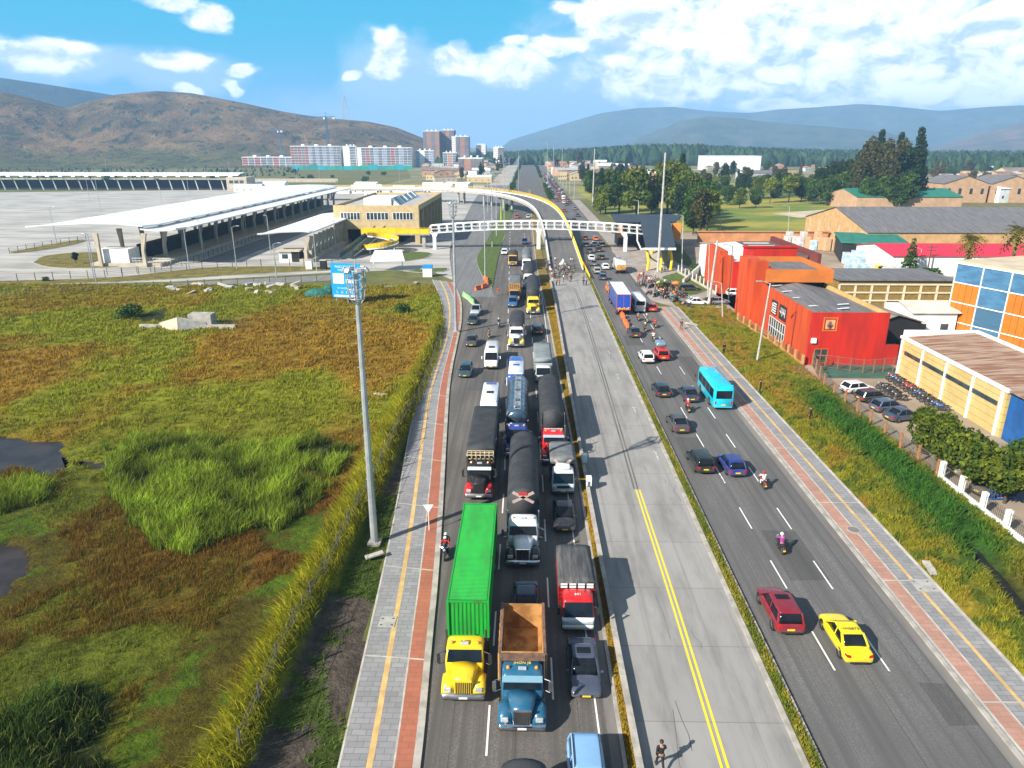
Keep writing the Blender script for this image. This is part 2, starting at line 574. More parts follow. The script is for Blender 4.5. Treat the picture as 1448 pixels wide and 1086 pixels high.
tag(o, 'long low pale concrete wall between yellow grass median and centre road', 'barrier')
mg2 = MB()
l2 = curve_pts([(14.55, 5), (14.55, 130), (15.0, 165), (15.1, 176)], 60)
r2 = curve_pts([(15.2, 5), (15.15, 130), (15.4, 165), (15.4, 176)], 60)
r2 = [Vector((b.x, a.y, 0)) for a, b in zip(l2, r2)]
ribbon(mg2, l2, r2, .17, .17)
struct(mg2.build('right_median_grass', M_medg2))
kb = MB()
ribbon(kb, offset(l2, -.3), offset(l2, -.003), .16, .15)
ribbon(kb, offset(r2, .003), offset(r2, .16), .14, .14)
struct(kb.build('right_median_kerb', M_kerb))
ch = MB()
ribbon(ch, offset(r2, .163), offset(r2, .35), .026)
struct(ch.build('gutter_shadow_line', mat('gutter_kerb_shadow', (.03, .03, .032), (.05, .05, .05), 1)))  # gutter line, with the kerb drop's shadow painted into its dark colour
# ---- lane markings
def dashes(mb, x, y0, y1, on=3.2, off=5.2, w_=.11, z=.028, skip=()):
 y = y0
 while y < y1:
  if not any(a < y < b for a, b in skip):
   xs = x(y) if callable(x) else x
   xe = x(y + on) if callable(x) else x
   mb.add([(xs - w_ / 2, y, z), (xs + w_ / 2, y, z), (xe + w_ / 2, y + on, z), (xe - w_ / 2, y + on, z)], [(0, 1, 2, 3)])
  y += on + off
dm = MB()
dashes(dm, 18.75, 35.2, 165, 3.6, 4.7)
dashes(dm, 22.0, 35.2, 165, 3.6, 4.7)
dashes(dm, lambda y: 1.7 - max(0, y - 60) * .012, 24, 260, 3.5, 5.0)
dashes(dm, lambda y: -1.9 - max(0, y - 60) * .02, 20, 260, 3.5, 5.0)
for x0, y0, x1, y1 in ((4.2, 5, 4.15, 170),):
 dm.add([(x0, y0, .028), (x0 + .1, y0, .028), (x1 - .9, y1, .028), (x1 - 1.0, y1, .028)], [(0, 1, 2, 3)])
dashes(dm, 10.2, 180, 181, 1, 1)
struct(dm.build('lane_markings', M_white))
ym = MB()
pts1 = [at(1027, 1086), at(957, 860), at(903, 693)]
pts0 = [p + (pts1[0] - pts1[2]).normalized() * 14 for p in pts1[:1]] + pts1
pl = lerp_poly(pts0, 20)
ribbon(ym, offset(pl, -.30), offset(pl, -.16), .036)
ribbon(ym, offset(pl, .02), offset(pl, .16), .036)
struct(ym.build('yellow_centre_markings', M_yell))
sc = MB()
pl = lerp_poly(smooth_pl([at(900, 692), at(877, 610), at(850, 520), at(826, 440), at(813, 408)]), 30)
ribbon(sc, offset(pl, -.30), offset(pl, -.14), .034)
ribbon(sc, offset(pl, .04), offset(pl, .2), .034)
struct(sc.build('removed_line_scars', M_tar))
random.seed(5)
q = MB()
for x0, y0, w_, l_ in ((19.4, 44.5, 2.9, 7), (16.2, 62, 2.6, 9), (22.6, 90, 2.4, 12), (16.1, 108, 2.7, 6), (23.2, 31, 1.9, 3.2)):
 q.poly([(x0, y0, .0235), (x0 + w_, y0 + .1, .0235), (x0 + w_ - .1, y0 + l_, .0235), (x0 + .05, y0 + l_ + .1, .0235)])
for x0, y0, w_, l_ in ((-2.0, 22, 2.6, 4), (-5.2, 60, 2.8, 11), (-7.4, 86, 3, 8)):
 q.poly([(x0, y0, .0255), (x0 + w_, y0, .0255), (x0 + w_, y0 + l_, .0255), (x0, y0 + l_, .0255)])
struct(q.build('asphalt_patches', shader('patched_asphalt', asph((.15, .145, .14), (.085, .082, .08), None), .85)))
q = MB()
for i in range(46):
 x, y = random.uniform(15.6, 24.8), random.uniform(22, 130)
 if i % 3 == 0:
  x = random.uniform(6.6, 14)
 L_ = random.uniform(1.2, 5)
 pts = [Vector((x + random.uniform(-.5, .5) * k, y + L_ * k, 0)) for k in (0, .3, .6, 1)]
 ribbon(q, offset(pts, -.02), offset(pts, .02), .0345)
struct(q.build('road_cracks', M_tar))
q = MB()
for x, y in ((897, 579), (928, 643), (873, 532), (836, 452), (861, 498)):
 p = at(x, y)
 for a, b, c, d in ((-.08, .08, -1.2, .5), (-.32, .32, .5, .62), (-.2, .2, .62, .85)):
  q.poly([(p.x + a, p.y + c, .035), (p.x + b, p.y + c, .035), (p.x + b * .6, p.y + d, .035), (p.x + a * .6, p.y + d, .035)])
struct(q.build('worn_arrows', mat('worn_white_paint', (.55, .54, .52), (.30, .29, .27), 3, .9, lo=.4, hi=.6)))
# ---- left pavement, in strips
PO = line([(420, 1330), (478, 1086), (543, 800), (561, 712), (582, 591), (600, 530), (624, 477), (627, 441), (620, 415), (611, 396)], 90)
PK = line([(555, 1330), (593, 1086), (607, 925), (620, 800), (631, 603), (635, 538), (647, 481), (653, 453), (652, 421), (640, 400)], 90)
pv = MB()
def between(A, B, f):
 return [a.lerp(b, f) for a, b in zip(A, B)]
R0, R1 = between(PO, PK, .71), between(PO, PK, .93)
Y0, Y1 = between(PO, PK, .355), between(PO, PK, .435)
W0, W1 = between(PO, PK, .66), R0
ribbon(pv, PO, PK, .14, .14)
struct(pv.build('left_footpath', M_paver))
s_ = MB()
ribbon(s_, R0, R1, .145)
struct(s_.build('left_cycle_strip', M_redp))
s_ = MB()
ribbon(s_, Y0, Y1, .146)
struct(s_.build('left_tactile_strip', M_tact))
s_ = MB()
ribbon(s_, between(PO, PK, .685), R0, .149)
ribbon(s_, between(PO, PK, 0), between(PO, PK, .03), .149)
for i in range(4, 88, 6):
 a, b = between(PO, PK, 0)[i], R1[i]
 t_ = (PO[i + 1] - PO[i]).normalized() * .12
 s_.add([(a.x, a.y, .152), (b.x, b.y, .152), (b.x + t_.x, b.y + t_.y, .152), (a.x + t_.x, a.y + t_.y, .152)], [(0, 1, 2, 3)])
struct(s_.build('left_path_edging', M_curbline))
s_ = MB()
ribbon(s_, R1, offset(PK, .12), .152, .13)
struct(s_.build('left_kerb', M_kerb))
# ---- right pavement
def xrib(name, x0, x1, z, m, th=0.0, y0=5, y1=136):
 q = MB()
 ribbon(q, xline(x0, y0, y1, 30), xline(x1, y0, y1, 30), z, th)
 return struct(q.build(name, m))
xrib('right_footpath', 25.75, 29.55, .14, M_paver, .14)
xrib('right_kerb', 25.5, 25.747, .15, M_kerb, .15)
xrib('right_gutter', 24.9, 25.497, .026, M_kerbd)
xrib('right_cycle_strip', 26.0, 27.0, .146, shader('faded_red_paving', m_paver((.44, .25, .19), (.38, .20, .15), (.28, .17, .13)), .9))
xrib('right_tactile_strip', 28.0, 28.25, .146, M_tact)
q = MB()
for x0, x1 in ((27.0, 27.13), (29.4, 29.66), (25.85, 25.997)):
 ribbon(q, xline(x0, 5, 136, 30), xline(x1, 5, 136, 30), .15, .14 if x1 > 29.6 else 0)
y = 9.0
while y < 135:
 q.add([(26, y, .153), (29.4, y, .153), (29.4, y + .13, .153), (26, y + .13, .153)], [(0, 1, 2, 3)])
 y += 11.8
struct(q.build('right_path_edging', M_curbline))
M_cover = mat('cover_concrete', (.40, .39, .37), (.3, .29, .28), 1.4, .9)
def cover(x, y, w_, d_, lab):
 t = empty('inspection_cover', (x, y, .15), 0, lab, 'cover')
 a = MB().box(-w_ / 2, w_ / 2, -d_ / 2, d_ / 2, 0, .03)
 a.build('slab', M_cover, t)
 for sx in (-1, 1):
  for sy in (-1, 1):
   MB().box(sx * w_ * .32 - .07, sx * w_ * .32 + .07, sy * d_ * .3 - .05, sy * d_ * .3 + .05, .03, .034).build('lifting_slot', mat('dark_slot', (.02, .02, .02)), t)
cover(28.6, 43.9, 1.5, 1.5, 'square concrete inspection cover set across the right footpath')
p = at(548, 882)
cover(p.x, p.y, 1.1, 1.1, 'square concrete inspection cover in the left footpath near green container')
t = empty('manhole_cover', (26.95, 51.6, .15), 0, 'round manhole cover between the red strip and the slabs of the right footpath', 'cover')
MB().tube((0, 0, 0), (0, 0, .03), .45, .45, 20).build('lid', M_kerbd, t)
MB().tube((0, 0, 0), (0, 0, .02), .55, .55, 20).build('ring', M_cover, t)
# ---- station yard and service roads
yd = MB()
yard = [at(x, y) for x, y in ((-700, 420), (0, 404), (250, 398), (480, 385), (560, 382), (614, 385), (645, 398), (660, 396), (640, 372), (640, 350), (662, 312), (690, 280), (700, 262), (480, 262), (345, 268), (0, 272), (-700, 277))]
yd.poly([(p.x, p.y, .008) for p in yard])
struct(yd.build('station_yard', M_yard))
ac = MB()
al = line([(640, 420), (640, 392), (636, 372), (640, 345), (655, 312), (672, 280), (686, 262)], 40)
ar = line([(700, 420), (690, 400), (672, 372), (684, 345), (697, 318), (711, 284), (724, 262)], 40)
ribbon(ac, al, ar, .0275)
struct(ac.build('service_road', shader('service_road_surface', asph((.26, .26, .26), (.17, .17, .172), None), .85)))
sr = MB()
ribbon(sr, [at(-300, 414), at(0, 409), at(240, 401), at(480, 388)], [at(-300, 430), at(0, 420), at(240, 409), at(480, 396)], .016)
struct(sr.build('perimeter_road', shader('perimeter_road_surface', asph((.30, .29, .28), (.21, .2, .195), None), .85)))
bl = MB()
bl.add([(-89, 190, .013), (-80, 190, .013), (-80, 375, .013), (-89, 375, .013)], [(0, 1, 2, 3)])
struct(bl.build('bus_lane', shader('bus_lane_surface', asph((.22, .215, .21), (.15, .15, .15), None), .85)))
fc = MB()
fc.poly([(p.x, p.y, .012) for p in [at(x, y) for x, y in ((868, 372), (915, 424), (1000, 446), (1060, 452), (1090, 430), (1010, 392), (960, 372), (925, 350), (885, 333), (862, 330))]])
struct(fc.build('station_forecourt', mat('forecourt_paving', (.38, .33, .29), (.26, .23, .21), .2, .9)))
fp = MB()
ribbon(fp, xline(26.2, 150, 420, 20), xline(30.5, 150, 420, 20), .12, .12)
struct(fp.build('far_right_footpath', mat('far_path', (.34, .30, .27), (.25, .22, .2), .3, .9)))
# ---- green surfaces: verge, islands, right verge, meadow
M_lawn = shader('verge_lawn', lambda t, p: (t.mix(t.ramp(t.noise(p, 1.2, 5, .7), .3, .7), (.035, .075, .008), (.11, .15, .015)), t.noise(p, 3, 4, .8), .8, .3), .95)
M_dryl = shader('island_dry_lawn', lambda t, p: (t.mix(t.ramp(t.noise(p, .4, 6, .7), .35, .65), (.09, .085, .015), (.22, .17, .025)), t.noise(p, 3, 4, .8), .8, .3), .95)
def lawn(name, pts, z, m, th=.12, sm=2):
 pl = smooth_pl([at(x, y) for x, y in pts] + [at(*pts[0])], sm)[:-1]
 q = MB()
 q.prism([(p.x, p.y) for p in pl], z - th, z)
 struct(q.build(name, m))
 q = MB()
 cx = sum((p for p in pl), Vector()) / len(pl)
 ou = [p + (p - cx).normalized() * .3 for p in pl]
 ribbon(q, ou + [ou[0]], pl + [pl[0]], z - .03, .1)
 struct(q.build(name + '_kerb', M_kerb))
lawn('green_verge', ((696, 408), (682, 392), (672, 366), (682, 352), (693, 331), (705, 306), (717, 292), (728, 292), (716, 325), (705, 360)), .16, M_lawn)
lawn('roundabout_island', ((48, 372), (60, 362), (110, 357), (160, 358), (215, 362), (232, 366), (205, 374), (130, 380), (70, 379)), .16, M_dryl)
lawn('yard_grass_strip', ((14, 357), (60, 348), (118, 338), (122, 342), (70, 353), (18, 359)), .16, M_dryl)
lawn('perimeter_grass', ((-200, 404), (0, 398), (160, 394), (232, 385), (300, 378), (385, 377), (470, 378), (480, 382), (350, 388), (200, 398), (0, 404), (-200, 410)), .15, M_dryl, sm=1)
lawn('station_lawn', ((520, 358), (612, 356), (606, 364), (585, 368), (560, 371), (540, 366)), .16, M_lawn)
lawn('crossing_lawn', ((572, 384), (632, 378), (632, 384), (600, 386)), .16, M_lawn, sm=1)
pk = MB()
pk.poly([(p.x, p.y, .006) for p in [at(x, y) for x, y in ((800, 256), (900, 338), (960, 345), (1150, 332), (1240, 300), (1320, 285), (1250, 262), (1000, 250), (830, 262))]])
struct(pk.build('park_lawn', shader('park_grass', lambda t, p: t.mix(t.ramp(t.noise(t.vm('MULTIPLY', p, (.02, .03, 1)), 1, 5, .6), .4, .62), (.10, .16, .012), (.30, .25, .025)), .95)))
pp = MB()
pp.poly([(p.x, p.y, .011) for p in [at(x, y) for x, y in ((1092, 302), (1170, 296), (1210, 297), (1180, 304), (1130, 308))]])
struct(pp.build('park_sand_patch', mat('pale_sand', (.55, .46, .34), (.4, .33, .24), .1)))
# == vehicle makers (local +Y is forward, the Empty stands on the ground under the middle)
M_glass = mat('tinted_glass', (.006, .008, .011), (.012, .015, .02), .8, .12, spec=.35)
M_glassb = mat('blue_reflecting_glass', (.05, .12, .17), (.10, .20, .26), 1.1, .06, spec=1)
M_tyre = mat('tyre_rubber', (.018, .018, .018), (.03, .028, .026), 3, .9)
M_rim = mat('alloy_rim', (.42, .42, .43), (.3, .3, .3), 3, .3, .8)
M_blk = mat('black_plastic', (.016, .016, .017), (.028, .028, .028), 2, .55)
M_chrome = mat('chrome', (.72, .74, .77), (.5, .52, .55), 3, .12, 1)
M_lamp = mat('headlight_glass', (.72, .75, .78), (.5, .53, .56), 3, .08, .4)
M_red = mat('red_tail_lens', (.50, .012, .012), (.3, .008, .008), 3, .15)
M_amber = mat('amber_lens', (.85, .30, .02), (.6, .18, .02), 3, .2)
M_plate = mat('yellow_number_plate', (.85, .60, .03), (.7, .48, .03), 9, .4)
M_platew = mat('white_number_plate', (.75, .75, .73), (.6, .6, .58), 9, .4)
M_tarp = mat('black_tarpaulin', (.040, .042, .047), (.022, .023, .026), .8, .75, bump=.5, bscale=2.2)
M_tarpg = mat('grey_tarpaulin', (.16, .17, .18), (.10, .105, .11), .8, .7, bump=.5, bscale=2.2)
M_steel = mat('dark_chassis_steel', (.03, .028, .027), (.05, .04, .035), 2, .7)
MESH = {}
def rrect(x0, x1, y0, y1, z, r=.1, n=3):
 """rounded rectangle ring"""
 pts = []
 for cx, cy, a in ((x1 - r, y1 - r, 0), (x0 + r, y1 - r, 90), (x0 + r, y0 + r, 180), (x1 - r, y0 + r, 270)):
  for i in range(n):
   t = R(a + 90 * i / (n - 1))
   pts.append((cx + r * math.cos(t), cy + r * math.sin(t), z))
 return pts
def wheel(parent, x, y, r=.33, w_=.22, dual=False):
 key = ('w', r, w_)
 if key not in MESH:
  t = MB()
  rings = []
  for xx, rr_ in ((-w_ / 2, r * .62), (-w_ / 2, r * .93), (-w_ * .38, r), (w_ * .38, r), (w_ / 2, r * .93), (w_ / 2, r * .62)):
   rings.append([(xx, rr_ * math.cos(2 * PI * i / 18), rr_ * math.sin(2 * PI * i / 18)) for i in range(18)])
  t.loft(rings)
  ri = MB()
  for s in (-1, 1):
   ring = [[(s * xx, q * math.cos(2 * PI * i / 12), q * math.sin(2 * PI * i / 12)) for i in range(12)] for xx, q in ((w_ / 2 - .03, r * .64), (w_ / 2 + .006, r * .60), (w_ / 2 + .006, r * .5), (w_ / 2 - .02, r * .42), (w_ / 2 + .012, r * .12))]
   ri.loft(ring)
   for i in range(5):
    a = 2 * PI * i / 5
    ri.tube((s * (w_ / 2 + .004), 0, 0), (s * (w_ / 2 + .004), r * .56 * math.cos(a), r * .56 * math.sin(a)), .03, .025, 4)
  MESH[key] = (t.mesh('tyre', M_tyre), ri.mesh('rim', M_rim))
 o = bpy.data.objects.new('wheel', MESH[key][0])
 C.objects.link(o)
 o.parent = parent
 o.location = (x, y, r)
 q = bpy.data.objects.new('rim', MESH[key][1])
 C.objects.link(q)
 q.parent = o
 return o
def car(name, label, cat, col, kind='sedan', L=4.5, W=1.78, H=1.46, group=None, rails=False, sunroof=False, rack=None, glass=None):
 t = empty(name, label=label, cat=cat, group=group)
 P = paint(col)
 h = W / 2
 hl = L / 2
 zs = .24 if kind != 'suv' else .32
 belt = {'sedan': .88, 'hatch': .90, 'suv': 1.02, 'pickup': 1.0, 'van': 1.05}[kind] * H / {'sedan': 1.46, 'hatch': 1.5, 'suv': 1.68, 'pickup': 1.75, 'van': 1.9}[kind]
 hood = belt - .10
 tail = {'sedan': belt + .03, 'hatch': belt, 'suv': belt, 'pickup': belt - .02, 'van': belt}[kind]
 st = [(-hl, .86, .62 * belt, zs + .12), (-hl + .03, .93, tail - .10, zs + .02), (-hl + .16, .97, tail, zs), (-hl * .72, .99, tail, zs), (-hl * .3, 1.0, belt, zs), (hl * .1, 1.0, belt, zs), (hl * .42, 1.0, belt, zs),
   (hl * .60, .99, hood + .03, zs), (hl - .42, .97, hood - .05, zs), (hl - .16, .93, hood - .12, zs), (hl - .03, .85, hood - .22, zs + .06), (hl + .02, .74, hood - .34, zs + .12)]
 rings = []
 for y, wf, zt, zb in st:
  w_ = h * wf
  zm = (zt + zb) / 2
  rings.append([(-w_ * .95, y, zb - .02), (-w_ * 1.02, y, zb + .06), (-w_ * 1.03, y, zm), (-w_ * 1.0, y, zt - .11), (-w_ * .91, y, zt), (-w_ * .5, y, zt + .04), (w_ * .5, y, zt + .04), (w_ * .91, y, zt), (w_ * 1.0, y, zt - .11), (w_ * 1.03, y, zm), (w_ * 1.02, y, zb + .06), (w_ * .95, y, zb - .02)])
 b = MB()
 b.loft([r_[::-1] for r_ in rings])
 body = b.build('body', [P], t, True, sub=1)
 yb0, yb1, yt0, yt1 = {'sedan': (-.72, .50, -.42, .12), 'hatch': (-.93, .52, -.74, .14), 'suv': (-.95, .52, -.82, .18), 'pickup': (-.22, .50, -.14, .16), 'van': (-.97, .66, -.93, .34)}[kind]
 yb0, yb1, yt0, yt1 = yb0 * hl, yb1 * hl, yt0 * hl, yt1 * hl
 zb, zt = belt - .02, H - .07
 wb, wt = h * .90, h * .74 if kind in ('sedan', 'hatch') else h * .78
 if kind == 'van':
  wt = h * .84
 g_ = MB()
 g_.loft([rrect(-wb, wb, yb0, yb1, zb, .22), rrect(-(wb * .55 + wt * .45), wb * .55 + wt * .45, yb0 * .55 + yt0 * .45, yb1 * .52 + yt1 * .48, zb * .5 + zt * .5 + .01, .22), rrect(-wt, wt, yt0, yt1, zt, .2)])
 g_.build('windows', glass or M_glass, t, True)
 r_ = MB()
 e = .035
 r_.loft([rrect(-wt - e, wt + e, yt0 - e, yt1 + e, zt - .03, .2, 4), rrect(-wt - .01, wt + .01, yt0, yt1 + .01, zt + .03, .2, 4), rrect(-wt * .82, wt * .82, yt0 * .9 + .1, yt1 - .16, zt + .06, .18, 4)])
 r_.build('roof', P, t, True)
 p_ = MB()
 for s in (-1, 1):
  for (ya, yc, wd_) in ((yb1 - .06, yt1 - .04, .05), (yb0 + .1, yt0 + .08, .09)):
   p_.tube((s * (wb - .02), ya, zb - .02), (s * wt, yc, zt), wd_, wd_ * .8, 5)
  ym = (yb0 + yb1) / 2 - .02
  if kind != 'pickup':
   p_.tube((s * wb, ym, zb), (s * (wt + .01), ym, zt), .035, .035, 4)
 p_.build('pillars', P, t)
 if sunroof:
  MB().box(-wt * .62, wt * .62, yt1 - .85, yt1 - .32, zt + .055, zt + .068).build('sunroof', M_glass, t)
 if rails:
  for s in (-1, 1):
   MB().path([(s * wt * .92, yt0 + .1, zt + .03), (s * wt * .92, yt0 + .25, zt + .11), (s * wt * .92, yt1 - .3, zt + .11), (s * wt * .92, yt1 - .15, zt + .03)], .025).build('roof_rail', M_blk, t)
 if kind == 'pickup':
  bd = MB()
  bd.box(-h * .84, h * .84, -hl + .12, -.26 * hl, tail - .02, tail + .06)
  bd.build('cargo_bed', M_blk, t)
 for s in (-1, 1):
  a = MB()
  a.loft([[(s * h * .42, hl - .10, hood - .40), (s * h * .42, hl - .12, hood - .27), (s * h * .80, hl - .26, hood - .24), (s * h * .84, hl - .22, hood - .38)], [(s * h * .42, hl + .002, hood - .40), (s * h * .42, hl - .03, hood - .27), (s * h * .83, hl - .15, hood - .22), (s * h * .85, hl - .12, hood - .38)]])
  a.build('headlight', M_lamp, t)
  a = MB()
  zt_ = tail - .14
  a.loft([[(s * h * u, yy, zt_ + v) for u, yy, v in q_] for q_ in (((.62, -hl - .01, -.15), (.62, -hl + .02, .02), (.62, -hl + .1, .03), (.62, -hl + .1, -.15)), ((.90, -hl + .03, -.13), (.90, -hl + .05, .04), (.90, -hl + .14, .05), (.90, -hl + .14, -.13)), ((.97, -hl + .13, -.08), (.97, -hl + .14, .05), (.96, -hl + .26, .06), (.97, -hl + .26, -.06)))])
  a.build('tail_light', M_red, t)
  a = MB()
  a.box(s * (h + .09) - .09, s * (h + .09) + .09, yb1 - .30, yb1 - .20, belt + .0, belt + .14)
  a.build('side_mirror', P, t, bevel=.02)
 MB().box(-h * .42, h * .42, hl - .05, hl + .02, zs + .12, zs + .27).box(-h * .62, h * .62, -hl - .02, -hl + .1, zs, zs + .12).build('bumper_trim', M_blk, t)
 MB().box(-.24, .24, hl + .012, hl + .035, zs + .15, zs + .26).box(-.24, .24, -hl - .03, -hl - .002, zs + .24, zs + .36).build('number_plate', M_plate, t)
 r0 = .32 if kind != 'suv' else .36
 wb_ = hl - .86
 for s in (-1, 1):
  for y in (wb_ + .05, -wb_ + .02):
   ar = MB()
   ar.tube((s * (h - .30), y, r0 + .02), (s * (h * 1.0 + .012), y, r0 + .02), r0 + .05, r0 + .05, 18)
   ar.build('wheel_arch', M_blk, t)
   wheel(t, s * (h - .115), y, r0, .22)
 if rack:
  rack(t, zt, wt, yt0, yt1)
 t['len'] = L
 return t
def lamp_pair(t, y, z, x, m, name, w_=.2, h_=.14, d=.03):
 for s in (-1, 1):
  MB().box(s * x - w_ / 2, s * x + w_ / 2, y - d, y + d, z - h_ / 2, z + h_ / 2).build(name, m, t, bevel=.012)
def bus(name, label, cat, col, L=9, W=2.35, H=3.0, roofcol=None, face=None, rearwin=True, group=None, hatch=True, skirt=None, van=False, writing=None, side=True):
 """a bus, minibus or panel van"""
 t = empty(name, label=label, cat=cat, group=group)
 P = paint(col)
 h, hl = W / 2, L / 2
 zs, wl = .34, (1.35 if not van else 1.15)
 top = H - .12
 b = MB()
 nose = .9 if van else .35
 def sec(y, wf, z0, z1):
  w_ = h * wf
  return [(-w_ * .96, y, z0), (-w_, y, z0 + .12), (-w_, y, (z0 + z1) / 2), (-w_ * .97, y, z1 - .22), (-w_ * .86, y, z1 - .04), (-w_ * .5, y, z1), (w_ * .5, y, z1), (w_ * .86, y, z1 - .04), (w_ * .97, y, z1 - .22), (w_, y, (z0 + z1) / 2), (w_, y, z0 + .12), (w_ * .96, y, z0)][::-1]
 if van:
  rings = [sec(-hl, .92, zs + .1, H - .1), sec(-hl + .08, .98, zs, H), sec(hl * .2, 1, zs, H), sec(hl - 1.55, .98, zs, H - .02), sec(hl - 1.35, .97, zs, H - .14), sec(hl - .72, .95, zs, 1.28), sec(hl - .28, .90, zs, 1.02), sec(hl - .04, .80, zs + .06, .82), sec(hl, .7, zs + .14, .7)]
 else:
  rings = [sec(-hl, .94, zs + .1, H - .22), sec(-hl + .1, .985, zs, H - .06), sec(-hl + .5, 1, zs, H), sec(hl - .6, 1, zs, H), sec(hl - .25, .98, zs, H - .08), sec(hl - .06, .95, zs + .05, H - .35), sec(hl, .9, zs + .12, 1.15)]
 b.loft(rings)
 b.build('body', P, t, True)
 if roofcol:
  w_ = h * .93
  MB().loft([rrect(-w_, w_, -hl + .12, hl - (1.5 if van else .3), H - .05, .25, 4), rrect(-w_ * .9, w_ * .9, -hl + .2, hl - (1.6 if van else .45), H + .035, .22, 4)]).build('roof_panel', paint(roofcol), t, True)
 if side:
  n = 4 if L > 7 else 3
  y0, y1 = -hl + .45, hl - (1.75 if van else .65)
  for s in (-1, 1):
   for i in range(n):
    a = y0 + (y1 - y0) * i / n + .05
    c = y0 + (y1 - y0) * (i + 1) / n - .05
    z0, z1 = wl, H - .55
    MB().add([(s * (h + .012), a, z0), (s * (h + .012), c, z0), (s * (h * .985 + .012), c, z1), (s * (h * .985 + .012), a, z1), (s * h * .9, a, z0), (s * h * .9, c, z0), (s * h * .9, c, z1), (s * h * .9, a, z1)],
       [(0, 1, 2, 3), (0, 4, 5, 1), (3, 2, 6, 7), (0, 3, 7, 4), (1, 5, 6, 2), (4, 7, 6, 5)]).build('side_window', M_glass, t)
 ws = MB()
 if van:
  ws.add([(-h * .86, hl - .70, 1.30), (h * .86, hl - .70, 1.30), (h * .80, hl - 1.30, H - .22), (-h * .80, hl - 1.30, H - .22), (-h * .86, hl - .95, 1.2), (h * .86, hl - .95, 1.2), (h * .8, hl - 1.5, H - .3), (-h * .8, hl - 1.5, H - .3)], [(0, 1, 2, 3), (4, 7, 6, 5), (0, 4, 5, 1), (3, 2, 6, 7), (1, 5, 6, 2), (0, 3, 7, 4)])
 else:
  ws.add([(-h * .84, hl + .02, 1.25), (h * .84, hl + .02, 1.25), (h * .84, hl - .13, H - .36), (-h * .84, hl - .13, H - .36), (-h * .84, hl - .3, 1.25), (h * .84, hl - .3, 1.25), (h * .84, hl - .4, H - .3), (-h * .84, hl - .4, H - .3)], [(0, 1, 2, 3), (4, 7, 6, 5), (0, 4, 5, 1), (3, 2, 6, 7), (1, 5, 6, 2), (0, 3, 7, 4)])
 ws.build('windscreen', M_glass, t)
 if rearwin:
  MB().box(-h * .80, h * .80, -hl - .012, -hl + .1, wl + .12, H - .52).build('rear_window', M_glass, t, bevel=.03)
 if hatch:
  MB().box(-.42, .42, -.1, .62, H - .01, H + .11).build('roof_hatch', M_blk if van or roofcol else P, t, bevel=.03)
 lamp_pair(t, hl - (.16 if van else .02), .78, h * .68, M_lamp, 'headlight', .34, .2, .06)
 lamp_pair(t, -hl - .005, 1.0, h * .80, M_red, 'tail_light', .18, .34)
 MB().box(-.25, .25, hl, hl + .03, .46, .58).box(-.25, .25, -hl - .03, -hl, .62, .74).build('number_plate', M_plate, t)
 MB().box(-h * .9, h * .9, hl - .12, hl + .05, .36, .5).box(-h * .9, h * .9, -hl - .05, -hl + .1, .36, .5).build('bumper', P if not van else M_blk, t, bevel=.03)
 if skirt:
  q = MB()
  for s in (-1, 1):
   q.box(s * h - .02, s * h + .02, -hl + .1, hl - (.9 if van else .2), .42, .8)
  q.build('side_stripe', paint(skirt), t)
 if face:
  MB().loft([rrect(-h * .94, h * .94, hl - .3, hl + .012, .5, .1), rrect(-h * .94, h * .94, hl - .3, hl + .012, 1.18, .1)]).build('front_mask', paint(face), t, True)
 for s in (-1, 1):
  q = MB().tube((s * h * .95, hl - (1.0 if van else .2), 1.7), (s * (h + .28), hl - (.9 if van else .0), 1.75), .02, n=4)
  q.box(s * (h + .28) - .06, s * (h + .28) + .06, hl - (.98 if van else .08), hl - (.84 if van else -.04), 1.4, 1.8)
  q.build('side_mirror', M_blk if not van else P, t)
 r0 = .36 if van or L < 7 else .46
 for s in (-1, 1):
  for y in (hl - (.95 if van else 1.9), -hl + (1.1 if van else 2.1)):
   MB().tube((s * (h - .35), y, r0 + .02), (s * (h + .006), y, r0 + .02), r0 + .07, r0 + .07, 14).build('wheel_arch', M_blk, t)
   wheel(t, s * (h - .13), y, r0, .26)
 t['len'] = L
 return t
def text(s, size, loc, rot, m, parent, name='lettering', ext=.01):
 cu = bpy.data.curves.new(name, 'FONT')
 cu.body = s
 cu.size = size
 cu.extrude = ext
 cu.align_x = 'CENTER'
 cu.align_y = 'CENTER'
 cu.materials.append(m)
 o = bpy.data.objects.new(name, cu)
 C.objects.link(o)
 o.parent = parent
 o.location = loc
 o.rotation_euler = rot
 return o
